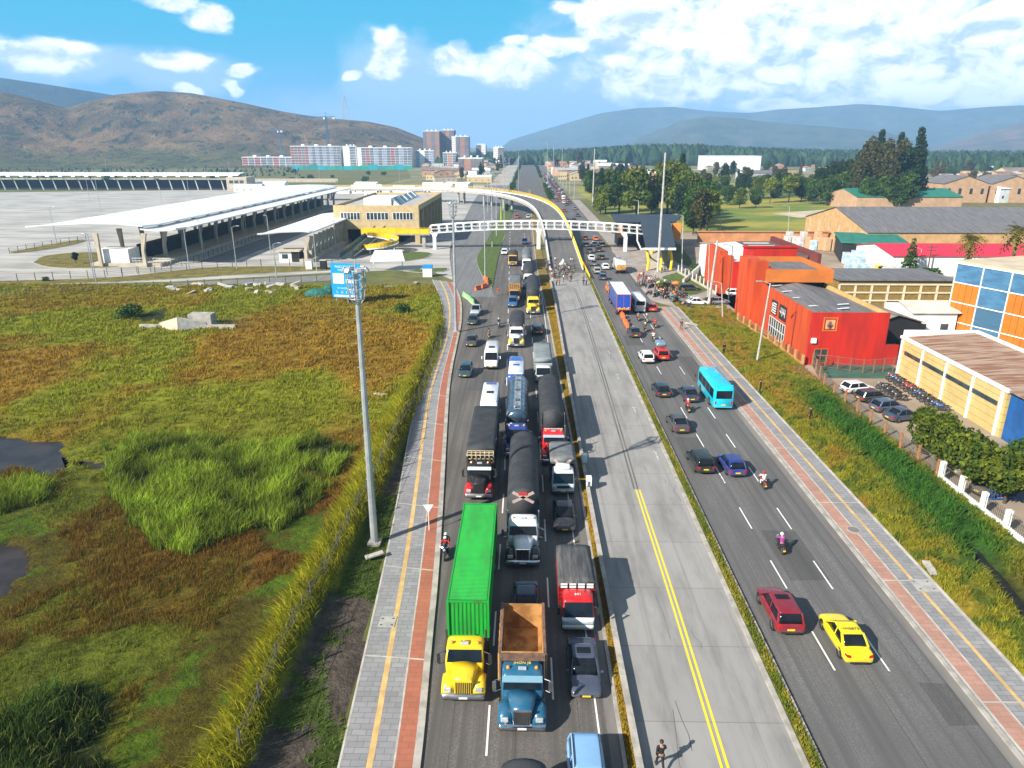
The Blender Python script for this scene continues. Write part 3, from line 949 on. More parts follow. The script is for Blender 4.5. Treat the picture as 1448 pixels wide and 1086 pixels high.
# -- trucks: cabs, chassis, loads
def chassis(t, y0, y1, W, axles, r0=.5, z=.75):
 q = MB()
 for s in (-1, 1):
  q.box(s * .42 - .06, s * .42 + .06, y0, y1, z - .12, z + .12)
  q.box(s * W * .38 - .2, s * W * .38 + .2, (y0 + y1) / 2 - .5, (y0 + y1) / 2 + .6, z - .35, z + .1)
 for i in range(6):
  y = y0 + (y1 - y0) * (i + .5) / 6
  q.box(-.42, .42, y - .05, y + .05, z - .1, z + .1)
 q.build('chassis', M_steel, t)
 for y in axles:
  for s in (-1, 1):
   wheel(t, s * (W / 2 - .17), y, r0, .32)
def cab_bonnet(t, P, yf, W=2.45, hood=1.7, roofz=2.75, chrome=True, sleeper=.9, stripe=None, lights=True, visor=None, fender=None):
 """conventional cab with a long bonnet; yf = front of the bumper. returns the y of the cab's back"""
 h = W / 2
 c0 = yf - hood - .1
 cb = c0 - 1.35 - sleeper
 F = fender or P
 b = MB()
 b.loft([rrect(-.50, .50, yf - .22, yf - .18, .78, .01, 2)], cap=False) if False else None
 rings = []
 for y, w_, z0, z1 in ((yf - .14, .50, .72, 1.62), (yf - .30, .56, .70, 1.72), (yf - hood * .6, .66, .75, 1.86), (c0, .84, .8, 2.0)):
  rings.append([(-w_, y, z0), (-w_, y, z1 - .22), (-w_ * .8, y, z1 - .03), (0, y, z1 + .03), (w_ * .8, y, z1 - .03), (w_, y, z1 - .22), (w_, y, z0)][::-1])
 b.loft(rings)
 b.build('bonnet', P, t, True)
 for s in (-1, 1):
  f = MB()
  rg = []
  for y, z1 in ((yf - .16, .95), (yf - .3, 1.2), (yf - .7, 1.36), (yf - 1.15, 1.34), (yf - 1.6, 1.0), (yf - 1.85, .75)):
   rg.append([(s * .55, y, .62), (s * .55, y, z1 + .02), (s * (h - .25), y, z1), (s * (h - .02), y, z1 - .14), (s * h, y, max(.6, z1 - .34)), (s * h * .98, y, .62)][::(-1 if s > 0 else 1)])
  f.loft(rg)
  f.build('fender', F, t, True)
  a = MB()
  a.box(s * (h - .37) - .20, s * (h - .37) + .20, yf - .22, yf - .09, .88, 1.12)
  a.build('headlight', M_lamp, t, bevel=.03)
 gr = MB()
 gr.box(-.46, .46, yf - .15, yf - .08, .78, 1.6)
 gr.build('grille', M_blk, t)
 gb = MB()
 mm = M_chrome if chrome else P
 for i in range(9):
  x = -.42 + .84 * i / 8
  gb.box(x - .014, x + .014, yf - .085, yf - .06, .8, 1.58)
 gb.box(-.50, .50, yf - .14, yf - .05, 1.57, 1.66)
 gb.build('grille_bars', mm, t)
 MB().loft([rrect(-h * .98, h * .98, yf - .34, yf, .38, .16, 4), rrect(-h * .98, h * .98, yf - .34, yf, .74, .16, 4)]).build('bumper', M_chrome if chrome else M_rim, t, True)
 MB().box(-.24, .24, yf, yf + .02, .48, .6).build('number_plate', M_platew, t)
 b = MB()
 zb = .75
 b.loft([rrect(-h * .86, h * .86, cb, c0 + .02, zb, .12), rrect(-h * .88, h * .88, cb, c0 + .04, 1.85, .12), rrect(-h * .86, h * .86, cb, c0 - .30, 2.5, .14), rrect(-h * .80, h * .80, cb, c0 - .42, roofz - .03, .18), rrect(-h * .66, h * .66, cb + .1, c0 - .6, roofz + .06, .18)])
 b.build('cab', P, t, True)
 ws = MB()
 ws.add([(-h * .80, c0 + .03, 1.96), (h * .80, c0 + .03, 1.96), (h * .76, c0 - .30, 2.56), (-h * .76, c0 - .30, 2.56), (-h * .8, c0 - .2, 1.92), (h * .8, c0 - .2, 1.92), (h * .76, c0 - .5, 2.5), (-h * .76, c0 - .5, 2.5)], [(0, 1, 2, 3), (4, 7, 6, 5), (0, 4, 5, 1), (3, 2, 6, 7), (1, 5, 6, 2), (0, 3, 7, 4)])
 ws.build('windscreen', M_glass, t)
 if visor:
  MB().add([(-h * .84, c0 - .26, 2.60), (h * .84, c0 - .26, 2.60), (h * .84, c0 + .08, 2.50), (-h * .84, c0 + .08, 2.50), (-h * .84, c0 - .26, 2.66), (h * .84, c0 - .26, 2.66), (h * .84, c0 + .08, 2.55), (-h * .84, c0 + .08, 2.55)], [(0, 3, 2, 1), (4, 5, 6, 7), (0, 1, 5, 4), (1, 2, 6, 5), (2, 3, 7, 6), (3, 0, 4, 7)]).build('sun_visor', visor, t)
 for s in (-1, 1):
  MB().box(min(s * h * .875, s * h * .90), max(s * h * .875, s * h * .90), c0 - 1.1, c0 - .32, 1.95, 2.5).build('door_window', M_glass, t)
  q = MB().path([(s * h * .88, c0 - .25, 2.5), (s * (h + .22), c0 - .05, 2.5), (s * (h + .22), c0 - .05, 1.75), (s * h * .9, c0 - .25, 1.75)], .022, 4)
  q.box(s * (h + .22) - .1, s * (h + .22) + .1, c0 - .1, c0 - .02, 1.82, 2.42)
  q.build('side_mirror', M_chrome if chrome else M_blk, t)
  q = MB().tube((s * h * .93, cb - .02, .9), (s * h * .93, cb - .02, roofz + .35), .07, n=8)
  q.build('exhaust_stack', M_chrome if chrome else M_steel, t)
  if lights:
   MB().ball((s * h * .6, c0 - .72, roofz + .12), .11, 8, 5).build('beacon', M_amber, t)
 if lights:
  MB().box(-.22, .22, c0 - .75, c0 - .55, roofz + .06, roofz + .17).build('roof_lamp', M_lamp, t, bevel=.02)
 if stripe:
  MB().box(-.28, .28, yf - .3, c0 - .02, 2.05, 2.06).build('stripe', stripe, t)
 for s in (-1, 1):
  wheel(t, s * (h - .18), yf - .95, .5, .3)
  MB().tube((s * (h - .30), cb + .35, .72), (s * (h - .30), cb + 1.25, .72), .28, n=12).build('fuel_tank', M_chrome if chrome else M_steel, t)
 return cb
def cab_over(t, P, yf, W=2.1, H=2.3, mask=None, bumper=None, cl=1.7, deflect=None, lampc=None):
 h = W / 2
 cb = yf - cl
 b = MB()
 b.loft([rrect(-h * .96, h * .96, cb, yf - .06, .55, .12), rrect(-h, h, cb, yf - .03, 1.15, .14), rrect(-h * .98, h * .98, cb, yf - .10, 1.45, .14), rrect(-h * .92, h * .92, cb, yf - .42, H - .1, .18), rrect(-h * .78, h * .78, cb + .1, yf - .6, H, .18)])
 b.build('cab', P, t, True)
 MB().add([(-h * .88, yf - .02, 1.30), (h * .88, yf - .02, 1.30), (h * .85, yf - .33, H - .14), (-h * .85, yf - .33, H - .14), (-h * .88, yf - .3, 1.38), (h * .88, yf - .3, 1.38), (h * .84, yf - .55, H - .25), (-h * .84, yf - .55, H - .25)], [(0, 1, 2, 3), (4, 7, 6, 5), (0, 4, 5, 1), (3, 2, 6, 7), (1, 5, 6, 2), (0, 3, 7, 4)]).build('windscreen', M_glass, t)
 MB().loft([rrect(-h * .97, h * .97, yf - .25, yf + .04, .42, .1), rrect(-h * .97, h * .97, yf - .25, yf + .04, .72, .1)]).build('bumper', bumper or M_rim, t, True)
 MB().box(-h * .55, h * .55, yf - .06, yf - .015, .82, 1.08).build('grille', mask or M_blk, t)
 MB().box(-.22, .22, yf + .04, yf + .055, .5, .6).build('number_plate', M_plate, t)
 lamp_pair(t, yf - .02, .92, h * .76, M_lamp, 'headlight', .3, .2, .03)
 for s in (-1, 1):
  MB().box(min(s * h * .965, s * (h + .008)), max(s * h * .965, s * (h + .008)), cb + .45, yf - .45, 1.42, H - .3).build('door_window', M_glass, t)
  q = MB().path([(s * h * .97, yf - .35, 1.9), (s * (h + .2), yf - .15, 1.9)], .02, 4)
  q.box(s * (h + .2) - .09, s * (h + .2) + .09, yf - .18, yf - .12, 1.4, 1.95)
  q.build('side_mirror', M_blk, t)
  wheel(t, s * (h - .14), yf - .75, .42, .26)
 if deflect:
  MB().loft([rrect(-h * .7, h * .7, cb + .1, yf - .65, H, .15), rrect(-h * .6, h * .6, cb + .1, yf - 1.1, H + .35, .12)]).build('wind_deflector', deflect, t, True)
 return cb
def load_container(t, y0, y1, col, z0=1.35, z1=3.95, W=2.44):
 """corrugated steel container"""
 h = W / 2
 q = MB()
 n = int((y1 - y0) / .28)
 m_ = shader('container_green', lambda t, p: t.mix(t.m('MULTIPLY', t.ramp(t.noise(p, 1.6, 6, .75), .60, .70), .75), t.mix(t.ramp(t.noise(t.vm('MULTIPLY', p, (1, .3, .4)), .9, 5, .7), .3, .7), col, tuple(v * .62 + .01 for v in col)), (.16, .09, .03)), .5)
 def corr(axis, fixed, a, b, n, out, zlo, zhi):
  """corrugated sheet as a strip"""
  pts = []
  for i in range(n):
   d0 = a + (b - a) * i / n
   st = (b - a) / n
   for f, o in ((0, 0), (.25, 0), (.4, .035), (.75, .035), (.9, 0)):
    pts.append((d0 + st * f, o))
  pts.append((b, 0))
  vs, fs = [], []
  for d_, o in pts:
   for z in (zlo, zhi):
    if axis == 'y':
     vs.append((fixed - out * o, d_, z))
    elif axis == 'x':
     vs.append((d_, fixed - out * o, z))
  for i in range(len(pts) - 1):
   fs.append((2 * i, 2 * i + 2, 2 * i + 3, 2 * i + 1))
  q.add(vs, fs)
 q.box(-h + .06, h - .06, y0 + .06, y1 - .06, z0 + .1, z1 - .06)
 corr('y', -h + .0, y0 + .1, y1 - .1, n, -1, z0 + .12, z1 - .08)
 corr('y', h - .0, y0 + .1, y1 - .1, n, 1, z0 + .12, z1 - .08)
 corr('x', y1 - .0, -h + .1, h - .1, 9, 1, z0 + .12, z1 - .08)
 corr('x', y0 + .0, -h + .1, h - .1, 9, -1, z0 + .12, z1 - .08)
 vs, fs = [], []
 k = 0
 for i in range(n * 2):
  ya = y0 + .1 + (y1 - y0 - .2) * i / (n * 2)
  st = (y1 - y0 - .2) / (n * 2)
  for f, o in ((0, 0), (.3, 0), (.45, .022), (.85, .022)):
   vs += [(-h + .08, ya + st * f, z1 - .03 + o), (h - .08, ya + st * f, z1 - .03 + o)]
 for i in range(len(vs) // 2 - 1):
  fs.append((2 * i, 2 * i + 1, 2 * i + 3, 2 * i + 2))
 q.add(vs, fs)
 q.build('corrugated_panels', m_, t)
 f = MB()
 for s in (-1, 1):
  for y in (y0, y1):
   f.box(s * h - .07, s * h + .07, y - .07, y + .07, z0, z1 + .01)
  f.box(s * h - .05, s * h + .05, y0, y1, z1 - .1, z1)
  f.box(s * h - .05, s * h + .05, y0, y1, z0, z0 + .14)
 for y in (y0, y1):
  f.box(-h, h, y - .05, y + .05, z1 - .1, z1 + .005)
  f.box(-h, h, y - .05, y + .05, z0, z0 + .14)
 f.build('corner_frame', mat('container_frame', tuple(v * .85 for v in col), (.10, .06, .02), .7, .6, lo=.55, hi=.75), t)
def round_tarp(t, y0, y1, W, z0, z1, m=None, n=None, front=None, ribs=True):
 """long load under a round ribbed tarpaulin"""
 h = W / 2
 n = n or int((y1 - y0) / .45)
 m = m or M_tarp
 def ring(y, s, dz=0):
  r_ = [(-h * s, y, z0)]
  zk = z0 + (z1 - z0) * .62
  for i in range(9):
   a = PI - PI * i / 8
   r_.append((h * s * math.cos(a) * 1.0, y, zk + (z1 - zk) * s * math.sin(a) + dz))
  r_.append((h * s, y, z0))
  return r_[::-1]
 rg = []
 for i in range(n):
  ya = y0 + (y1 - y0) * i / n
  st = (y1 - y0) / n
  rg += [ring(ya, 1.0), ring(ya + st * .5, .972 if ribs else .995)]
 rg.append(ring(y1, 1.0))
 MB().loft(rg).build('tarpaulin', m, t, True)
 if front:
  front(t, y1, h, z0, z1)
 MB().box(-h * .98, h * .98, y0, y1, z0 - .3, z0 + .02).build('load_bed', M_steel, t)
def stake_body(t, y0, y1, W, z0, z1, col, rows=5, cover=None, cz=None, headboard=None):
 """slatted body of planks and posts"""
 h = W / 2
 q = MB()
 for s in (-1, 1):
  for i in range(rows):
   za = z0 + (z1 - z0) * i / rows
   q.box(s * h - .025, s * h + .025, y0, y1, za + .03, za + (z1 - z0) / rows - .05)
  n = max(3, int((y1 - y0) / .9))
  for i in range(n + 1):
   y = y0 + (y1 - y0) * i / n
   q.box(s * (h + .03) - .03, s * (h + .03) + .03, y - .05, y + .05, z0 - .1, z1)
 for y in (y0, y1):
  for i in range(rows):
   za = z0 + (z1 - z0) * i / rows
   q.box(-h + .03, h - .03, y - .02, y + .02, za + .03, za + (z1 - z0) / rows - .05)
 q.build('stake_sides', col, t)
 MB().box(-h - .04, h + .04, y0 - .03, y1 + .03, z0 - .18, z0 - .005).build('load_bed', M_steel, t)
 if cover:
  rg = []
  n = 9
  for i in range(n + 1):
   y = y0 - .02 + (y1 - y0 + .04) * i / n
   e = .0 if i % 2 else .03
   z = (cz or z1) + e
   rg.append([(-h - .07, y, z - .55), (-h - .07, y, z - .08), (-h * .8, y, z + .03), (0, y, z + .07 + random.uniform(-.015, .015)), (h * .8, y, z + .03), (h + .07, y, z - .08), (h + .07, y, z - .55)][::-1])
  MB().loft(rg).build('cover_sheet', cover, t, True)
def place(t, x, y, away=False, turn=0, ang=0, yawfix=None):
 """stand vehicle t so that the end nearer the camera touches the ground at that point of the road; away = drives away from the camera"""
 p = at(x, y)
 L_ = t['len']
 a = R(ang)
 d = Vector((-math.sin(a), math.cos(a), 0))
 c = p + d * L_ / 2
 t.location = (c.x, c.y, .035)
 t.rotation_euler = (0, 0, a + (0 if away else PI))
 del t['len']
 return t
# == traffic on the left carriageway (drives towards the camera)
def put(t, x, y, away=False, ang=0):
 """nearer end at world x, y"""
 L_ = t['len']
 a = R(ang)
 t.location = (x - math.sin(a) * L_ / 2, y + math.cos(a) * L_ / 2, .03)
 t.rotation_euler = (0, 0, a + (0 if away else PI))
 del t['len']
 return t
YEL = (.84, .56, .01)
M_yp = paint(YEL)
M_blp = paint((.012, .10, .19))
M_wp = paint((.74, .76, .78))
M_redp2 = paint((.52, .01, .012))
M_bkp = paint((.012, .013, .015))
M_wood = mat('weathered_planks', (.45, .24, .07), (.22, .11, .035), 1.2, .8, stretch=(1, 5, 5))
M_rust = mat('rusty_dump_bed', (.50, .27, .085), (.26, .115, .03), .9, .75, stretch=(1, 1, 1), lo=.4, hi=.62)
M_tan = mat('tan_frame_steel', (.62, .52, .34), (.45, .36, .22), 2, .5)
t = empty('container_truck', label='yellow bonneted truck hauling a bright green shipping container', cat='truck')
t['len'] = 16.6
cb = cab_bonnet(t, M_yp, 8.3, W=2.5, hood=1.15, sleeper=.15, roofz=2.62, chrome=False)
text('1-123', .26, (0, 8.3 - 1.15 - .95, 2.72), (0, 0, PI), M_blk, t)
chassis(t, -8.1, 6.0, 2.5, (-7.3, -6.0, -4.8, 2.4, 3.7))
load_container(t, -8.1, 4.1, (.008, .36, .035))
place(t, 655, 999)
t = empty('dump_truck', label='blue dump truck with an empty rusty orange tipping bed', cat='truck')
t['len'] = 7.6
cb = cab_bonnet(t, M_blp, 3.8, W=2.6, hood=1.2, sleeper=.1, roofz=2.7, visor=paint((.18, .33, .42)))
text('JHON JB', .26, (0, 3.8 - 1.3 - 1.15, 2.76), (0, 0, PI), mat('yellow_letters', (.85, .65, .05)), t)
chassis(t, -3.7, 1.4, 2.5, (-2.9, -1.6), .5, .8)
q = MB()
h = 1.25
y0, y1, z0, z1 = -3.75, .85, 1.15, 2.95
for s in (-1, 1):
 q.box(s * h - .05, s * h + .05, y0, y1, z0, z1)
 n = 7
 for i in range(n + 1):
  y = y0 + (y1 - y0) * i / n
  q.box(s * (h + .09) - .045, s * (h + .09) + .045, y - .06, y + .06, z0, z1)
  q.box(s * (h - .075) - .03, s * (h - .075) + .03, y - .035, y + .035, z0 + .1, z1 - .1)
q.box(-h + .05, h - .05, y0, y0 + .09, z0, z1)
q.box(-h + .05, h - .05, y1 - .09, y1, z0, z1 + .1)
q.box(-h + .05, h - .05, y0 + .09, y1 - .09, z0 - .02, z0 + .07)
for i in range(6):
 x = -h + .4 + i * .34
 q.box(x - .04, x + .04, y1 - .13, y1 - .09, z0 + .1, z1)
q.build('tipping_bed', M_rust, t)
q = MB()
for s in (-1, 1):
 q.box(s * h - .08, s * h + .08, y0 - .03, y1 + .03, z1, z1 + .05)
q.box(-h, h, y1, y1 + .55, z1 - .02, z1 + .06)
for i in range(5):
 q.box(-h + .1, h - .1, y1 + .04 + i * .1, y1 + .07 + i * .1, z1 + .06, z1 + .10)
q.build('cab_shield', mat('worn_brown_steel', (.22, .12, .08), (.10, .065, .05), 2, .6), t)
place(t, 738, 1043)
t = empty('tarpaulin_truck', label='white and black bonneted truck hauling the longest round ribbed black tarpaulin load', cat='truck')
t['len'] = 16.9
cb = cab_bonnet(t, M_wp, 8.45, W=2.6, hood=1.5, sleeper=.1, roofz=2.95, fender=M_bkp)
chassis(t, -8.2, 5.8, 2.5, (-7.4, -6.1, -4.9, 2.5, 3.8))
def star_front(t, y, h, z0, z1):
 q = MB()
 for a in (28, -28):
  c, s = math.cos(R(a)), math.sin(R(a))
  pts = []
  for u, v in ((-.95, -.12), (.95, -.12), (.95, .12), (-.95, .12)):
   pts.append((u * c - v * s, y + .03, z1 - .75 + u * s + v * c))
  q.add(pts + [(p[0], p[1] - .03, p[2]) for p in pts], [(0, 1, 2, 3), (7, 6, 5, 4), (0, 4, 5, 1), (1, 5, 6, 2), (2, 6, 7, 3), (3, 7, 4, 0)])
 q.build('crossed_strips', mat('pale_pink_cloth', (.5, .36, .32), (.4, .28, .25), 3), t)
 q = MB().prism([(-.38, 0), (.38, 0), (.3, .3), (-.3, .3)], 0, .02)
 o = q.build('red_patch', mat('red_patch_cloth', (.45, .03, .03)), t)
 o.location = (0, y + .06, z1 - .55)
 o.rotation_euler = (PI / 2, 0, 0)
round_tarp(t, -8.4, 3.6, 2.6, 1.2, 4.2, front=star_front)
place(t, 739, 806)
t = empty('covered_stake_truck', label='black and red truck with a pale tube rack behind its cab', cat='truck')
t['len'] = 14.2
cab_bonnet(t, M_bkp, 7.1, W=2.5, hood=1.2, sleeper=.1, roofz=2.75, fender=M_redp2, visor=M_wp, chrome=False)
chassis(t, -6.9, 4.6, 2.5, (-6, -4.8, 2.9))
q = MB()
for z in (2.3, 2.7, 3.1, 3.5):
 q.box(-1.2, 1.2, 3.9, 3.96, z - .03, z + .03)
for i in range(7):
 x = -1.2 + 2.4 * i / 6
 q.box(x - .03, x + .03, 3.97, 4.03, 1.3, 3.53)
for i in range(7):
 x = -1.2 + 2.4 * i / 6
 q.box(x - .03, x + .03, 4.04, 4.9, 3.40, 3.46)
for y in (4.3, 4.85):
 q.box(-1.2, 1.2, y - .03, y + .03, 3.461, 3.52)
q.build('tube_rack', M_tan, t)
stake_body(t, -7.1, 3.85, 2.5, 1.25, 3.3, M_steel, 5, M_tarp, 3.7)
place(t, 677, 710)
t = empty('tanker_truck', label='blue cab truck pulling a long polished steel tank', cat='truck')
t['len'] = 17.2
cab_bonnet(t, paint((.01, .04, .22)), 8.6, W=2.5, hood=1.2, sleeper=.3, roofz=2.75)
chassis(t, -8.4, 6, 2.5, (-7.4, -6.1, 2.6, 3.8))
M_tank = mat('polished_tank_steel', (.20, .27, .34), (.08, .12, .17), .9, .22, .85, stretch=(1, .2, 1))
q = MB()
rg = []
for y, s in ((-8.5, .82), (-8.3, .97), (-8.0, 1)) + tuple((-8 + 11.6 * i / 8, 1) for i in range(1, 9)) + ((3.85, .97), (4.05, .82)):
 rg.append([(1.22 * s * math.cos(2 * PI * i / 20), y, 2.35 + 1.15 * s * math.sin(2 * PI * i / 20)) for i in range(20)][::-1])
q.loft(rg)
q.build('tank', M_tank, t, True)
q = MB()
q.box(-.32, .32, -7.6, 3.5, 3.46, 3.50)
for s in (-1, 1):
 q.path([(s * .36, -7.6, 3.75), (s * .36, 3.5, 3.75)], .025)
 for i in range(8):
  q.tube((s * .36, -7.6 + i * 1.58, 3.4), (s * .36, -7.6 + i * 1.58, 3.75), .02, n=4)
q.build('walkway', mat('galvanised_walkway', (.5, .5, .5), (.3, .3, .32), 3, .4, .5), t)
for y in (-6, -2.6, .8, 3.0):
 MB().tube((0, y, 3.5), (0, y, 3.66), .3, .27, 12).build('manhole', M_chrome, t)
q = MB()
for i in range(9):
 y = -7.8 + 11.4 * i / 8
 for k in range(20):
  a, b = 2 * PI * k / 20, 2 * PI * (k + 1) / 20
  q.tube((1.235 * math.cos(a), y, 2.35 + 1.165 * math.sin(a)), (1.235 * math.cos(b), y, 2.35 + 1.165 * math.sin(b)), .022, n=4)
q.build('tank_bands', M_chrome, t)
put(t, -.85, 65.0)
t = empty('tarpaulin_truck', label='red bonneted truck under a dark round tarpaulin beside the yellow grass median', cat='truck')
t['len'] = 17
cab_bonnet(t, M_redp2, 8.5, W=2.5, hood=1.3, sleeper=.3, roofz=2.8, visor=paint((.35, .42, .5)))
chassis(t, -8.2, 6, 2.5, (-7.4, -6.1, 2.6, 3.8))
round_tarp(t, -8.4, 3.6, 2.6, 1.3, 4.15)
text('COMANDO', .36, (0, 8.5 - 1.3 - .45 - .95, 2.9), (0, 0, PI), M_white, t)
q = MB()
for s in (-1, 1):
 q.tube((s * 1.2, 3.75, 1.2), (s * 1.2, 3.75, 3.9), .04, n=5)
q.build('tarp_posts', M_chrome, t)
put(t, 2.85, 63.4)
t = empty('covered_stake_truck', label='small white cabover truck with a flat grey cover ahead of the red tarpaulin truck', cat='truck')
t['len'] = 5.6
cb = cab_over(t, M_wp, 2.8, W=2.05, H=2.3, mask=M_blk, deflect=paint((.55, .6, .62)))
chassis(t, -2.6, 1.2, 2, (-1.7,), .4, .7)
stake_body(t, -2.75, .95, 2.15, 1.0, 2.3, M_steel, 5, M_tarpg, 2.95)
q = MB()
for s in (-1, 1):
 q.add([(s * .2, 1.06, 2.5), (s * .45, 1.06, 2.35), (s * .9, 1.06, 2.85), (s * .6, 1.06, 2.9)], [(0, 1, 2, 3)])
q.build('pale_marks', mat('pale_pink_cloth', (.5, .36, .32)), t)
place(t, 796, 703)
place(car('car', 'black saloon with yellow plate stopped behind the small white covered truck', 'car', (.010, .013, .02), 'sedan', 4.5), 799, 756)
t = empty('stake_truck', label='red and white cabover truck with a worn grey plank cover and white headboard slats', cat='truck')
t['len'] = 6.3
cb = cab_over(t, M_redp2, 3.15, W=2.1, H=2.35, mask=paint((.3, .01, .01)), bumper=M_wp)
MB().loft([rrect(-1.03, 1.03, 3.15 - .3, 3.15 + .01, .72, .1), rrect(-1.04, 1.04, 3.15 - .3, 3.15 + .0, 1.26, .12)]).build('white_nose', M_wp, t, True)
text('641', .3, (0, 3.15 - 1.0, 2.37), (0, 0, PI), M_white, t)
chassis(t, -3.0, 1.4, 2.1, (-1.9,), .42, .75)
stake_body(t, -3.1, 1.3, 2.3, 1.05, 2.4, paint((.30, .012, .015)), 4, mat('weathered_grey_boards', (.10, .10, .10), (.045, .045, .048), 1.1, .8, stretch=(4, .4, 1)), 2.75)
q = MB()
for i in range(4):
 x = -.85 + i * .57
 for k in range(2):
  q.box(x - .22, x + .22, 1.42, 1.46, 2.35 + k * .2, 2.47 + k * .2)
q.build('headboard_slats', M_wp, t)
place(t, 817, 898)
place(car('car', 'slate grey saloon with a sunroof stopped beside the yellow grass median', 'car', (.045, .060, .10), 'sedan', 4.6, 1.82, 1.47, sunroof=True), 829, 994)
put(car('suv', 'pale blue SUV with black roof rails at the bottom edge of the picture', 'suv', (.20, .38, .62), 'suv', 4.6, 1.84, 1.68, rails=True), 3.15, 24.3)
t = empty('tarpaulin_truck', label='truck of which only the dark rounded load top shows at the bottom edge', cat='truck')
t['len'] = 8
cab_over(t, M_wp, 4, W=2.1, H=2.3)
chassis(t, -3.8, 2, 2.1, (-2.8,), .42, .75)
round_tarp(t, -3.9, 2.0, 2.15, 1.1, 2.75, ribs=False)
put(t, .05, 17.9)
put(car('car', 'dark blue saloon right behind the rusty orange dump truck', 'car', (.010, .035, .085), 'sedan', 4.5), .1, 38.4)
put(bus('minibus', 'white minibus with a blue panel on its roof front, behind the black covered stake truck', 'minibus', (.76, .78, .82), L=7.2, W=2.05, H=2.62, roofcol=(.82, .84, .86), face=(.02, .05, .30), skirt=(.02, .05, .30)), -4.1, 74.4)
o = MB().box(-.62, .62, -3.3, -2.55, 0, .02).build('roof_number_panel', paint((.03, .06, .42)), None)
for r_ in [x for x in C.objects if x.name.startswith('minibus')]:
 o.parent = r_
 o.location = (0, 0, 2.66)
place(bus('passenger_van', 'plain white high roof passenger van in the second lane', 'van', (.80, .80, .80), L=7.0, W=2.05, H=2.45, van=True), 694, 524)
t = bus('minibus', 'blue and white minibus with a blue lettered roof right behind the steel tanker', 'minibus', (.02, .07, .36), L=8.6, W=2.1, H=2.62, face=(.02, .07, .36))
MB().loft([rrect(-.96, .96, -1.6, 4.0, 2.6, .2, 4), rrect(-.92, .92, -1.5, 3.9, 2.67, .2, 4)]).build('white_roof_panel', paint((.80, .82, .84)), t, True)
text('RUTA 7', .42, (0, -.9, 2.68), (0, 0, PI), paint((.02, .05, .42)), t)
put(t, -1.2, 84.6)
place(car('car', 'dark teal hatchback lowest of the cars along the left kerb', 'car', (.012, .05, .085), 'hatch', 4.2, 1.75), 657, 536)
place(car('car', 'graphite saloon along the left kerb, between two dark teal cars', 'car', (.045, .05, .055), 'sedan', 4.2), 666, 492)
place(car('car', 'dark teal hatchback touching the silver car along the left kerb', 'car', (.012, .035, .055), 'hatch', 4.2), 667, 461, ang=-4)
place(car('pickup', 'silver pickup at the left kerb beside the green plastic barriers', 'pickup', (.38, .42, .44), 'pickup', 4.9, 1.8, 1.8), 671, 448, ang=-4)
place(car('suv', 'black hatchback showing its red tail lights between the queues', 'suv', (.012, .013, .016), 'suv', 4.4), 760, 475, away=True)
t = empty('tanker_truck', label='white and yellow bonneted truck with a short black rounded load', cat='truck')
t['len'] = 12.3
cab_bonnet(t, M_wp, 6.15, W=2.5, hood=1.5, sleeper=.1, roofz=2.75, fender=M_yp)
chassis(t, -6, 4, 2.5, (-5, -3.8), .5)
round_tarp(t, -6.1, 2.9, 2.55, 1.2, 3.4, ribs=False)
place(t, 730, 493)
t = empty('covered_stake_truck', label='grey canvas covered truck among the dark vehicles beside the median', cat='truck')
t['len'] = 10
cab_over(t, paint((.5, .52, .54)), 5, W=2.1, H=2.3)
chassis(t, -4.8, 3, 2.1, (-3.6,), .45)
stake_body(t, -4.9, 3.1, 2.3, 1.05, 2.4, mat('silver_slats', (.4, .42, .44)), 4, mat('pale_grey_canvas', (.22, .25, .26), (.15, .17, .18), .8, .7, bump=.4), 2.95)
put(t, 2.35, 88.6)
put(car('suv', 'black SUV with roof rails wedged behind the dark round tarpaulin', 'suv', (.02, .018, .02), 'suv', 4.7, 1.85, 1.75, rails=True), 2.65, 82.6)
t = car('suv', 'glossy blue SUV in front of the plank sided truck', 'suv', (.02, .11, .30), 'suv', 4.7, 1.85, 1.75)
place(t, 725, 436)
t = empty('stake_truck', label='orange plank sided truck behind the glossy blue SUV', cat='truck')
t['len'] = 14
cab_over(t, paint((.36, .22, .08)), 7, W=2.2, H=2.4)
chassis(t, -6.6, 5, 2.3, (-5.6, -4.4, 2), .48)
stake_body(t, -6.8, 4.7, 2.4, 1.2, 2.9, M_wood, 5, M_tarpg, 3.1)
q = MB()
for i in range(6):
 q.box(-1.15 + i * .4, -.85 + i * .4, 4.8, 4.88, 2.2, 3.5)
q.build('plank_headboard', M_wood, t)
put(t, -2.3, 140)
t = empty('tarpaulin_truck', label='yellow bonneted truck with a long black flat topped load near the crowd', cat='truck')
t['len'] = 21
cab_bonnet(t, M_yp, 10.5, W=2.5, hood=1.5, sleeper=.4, roofz=2.9)
chassis(t, -10, 7, 2.5, (-9, -7.7, 4, 5.2))
round_tarp(t, -10.4, 5.2, 2.6, 1.2, 4.0, ribs=False)
place(t, 754, 446)
for (x, yn, L_, lab, c) in ((.55, 153.5, 14.5, 'white cab truck with black load, following the long yellow tarpaulin truck', (.74, .75, .76)), (.15, 175.5, 17.5, 'white cab truck with dark grey load, last of the queue before the footbridge', (.7, .72, .74))):
 t = empty('tarpaulin_truck', label=lab, cat='truck')
 t['len'] = L_
 cab_bonnet(t, paint(c), L_ / 2, W=2.5, hood=1.3, sleeper=.4, roofz=2.9, chrome=False, lights=False)
 chassis(t, -L_ / 2 + .3, L_ / 2 - 4, 2.5, (-L_ / 2 + 1.3, L_ / 2 - 5.6))
 round_tarp(t, -L_ / 2, L_ / 2 - 4.4, 2.55, 1.2, 3.8, ribs=False, m=M_tarp if x > .3 else M_tarpg)
 put(t, x, yn)
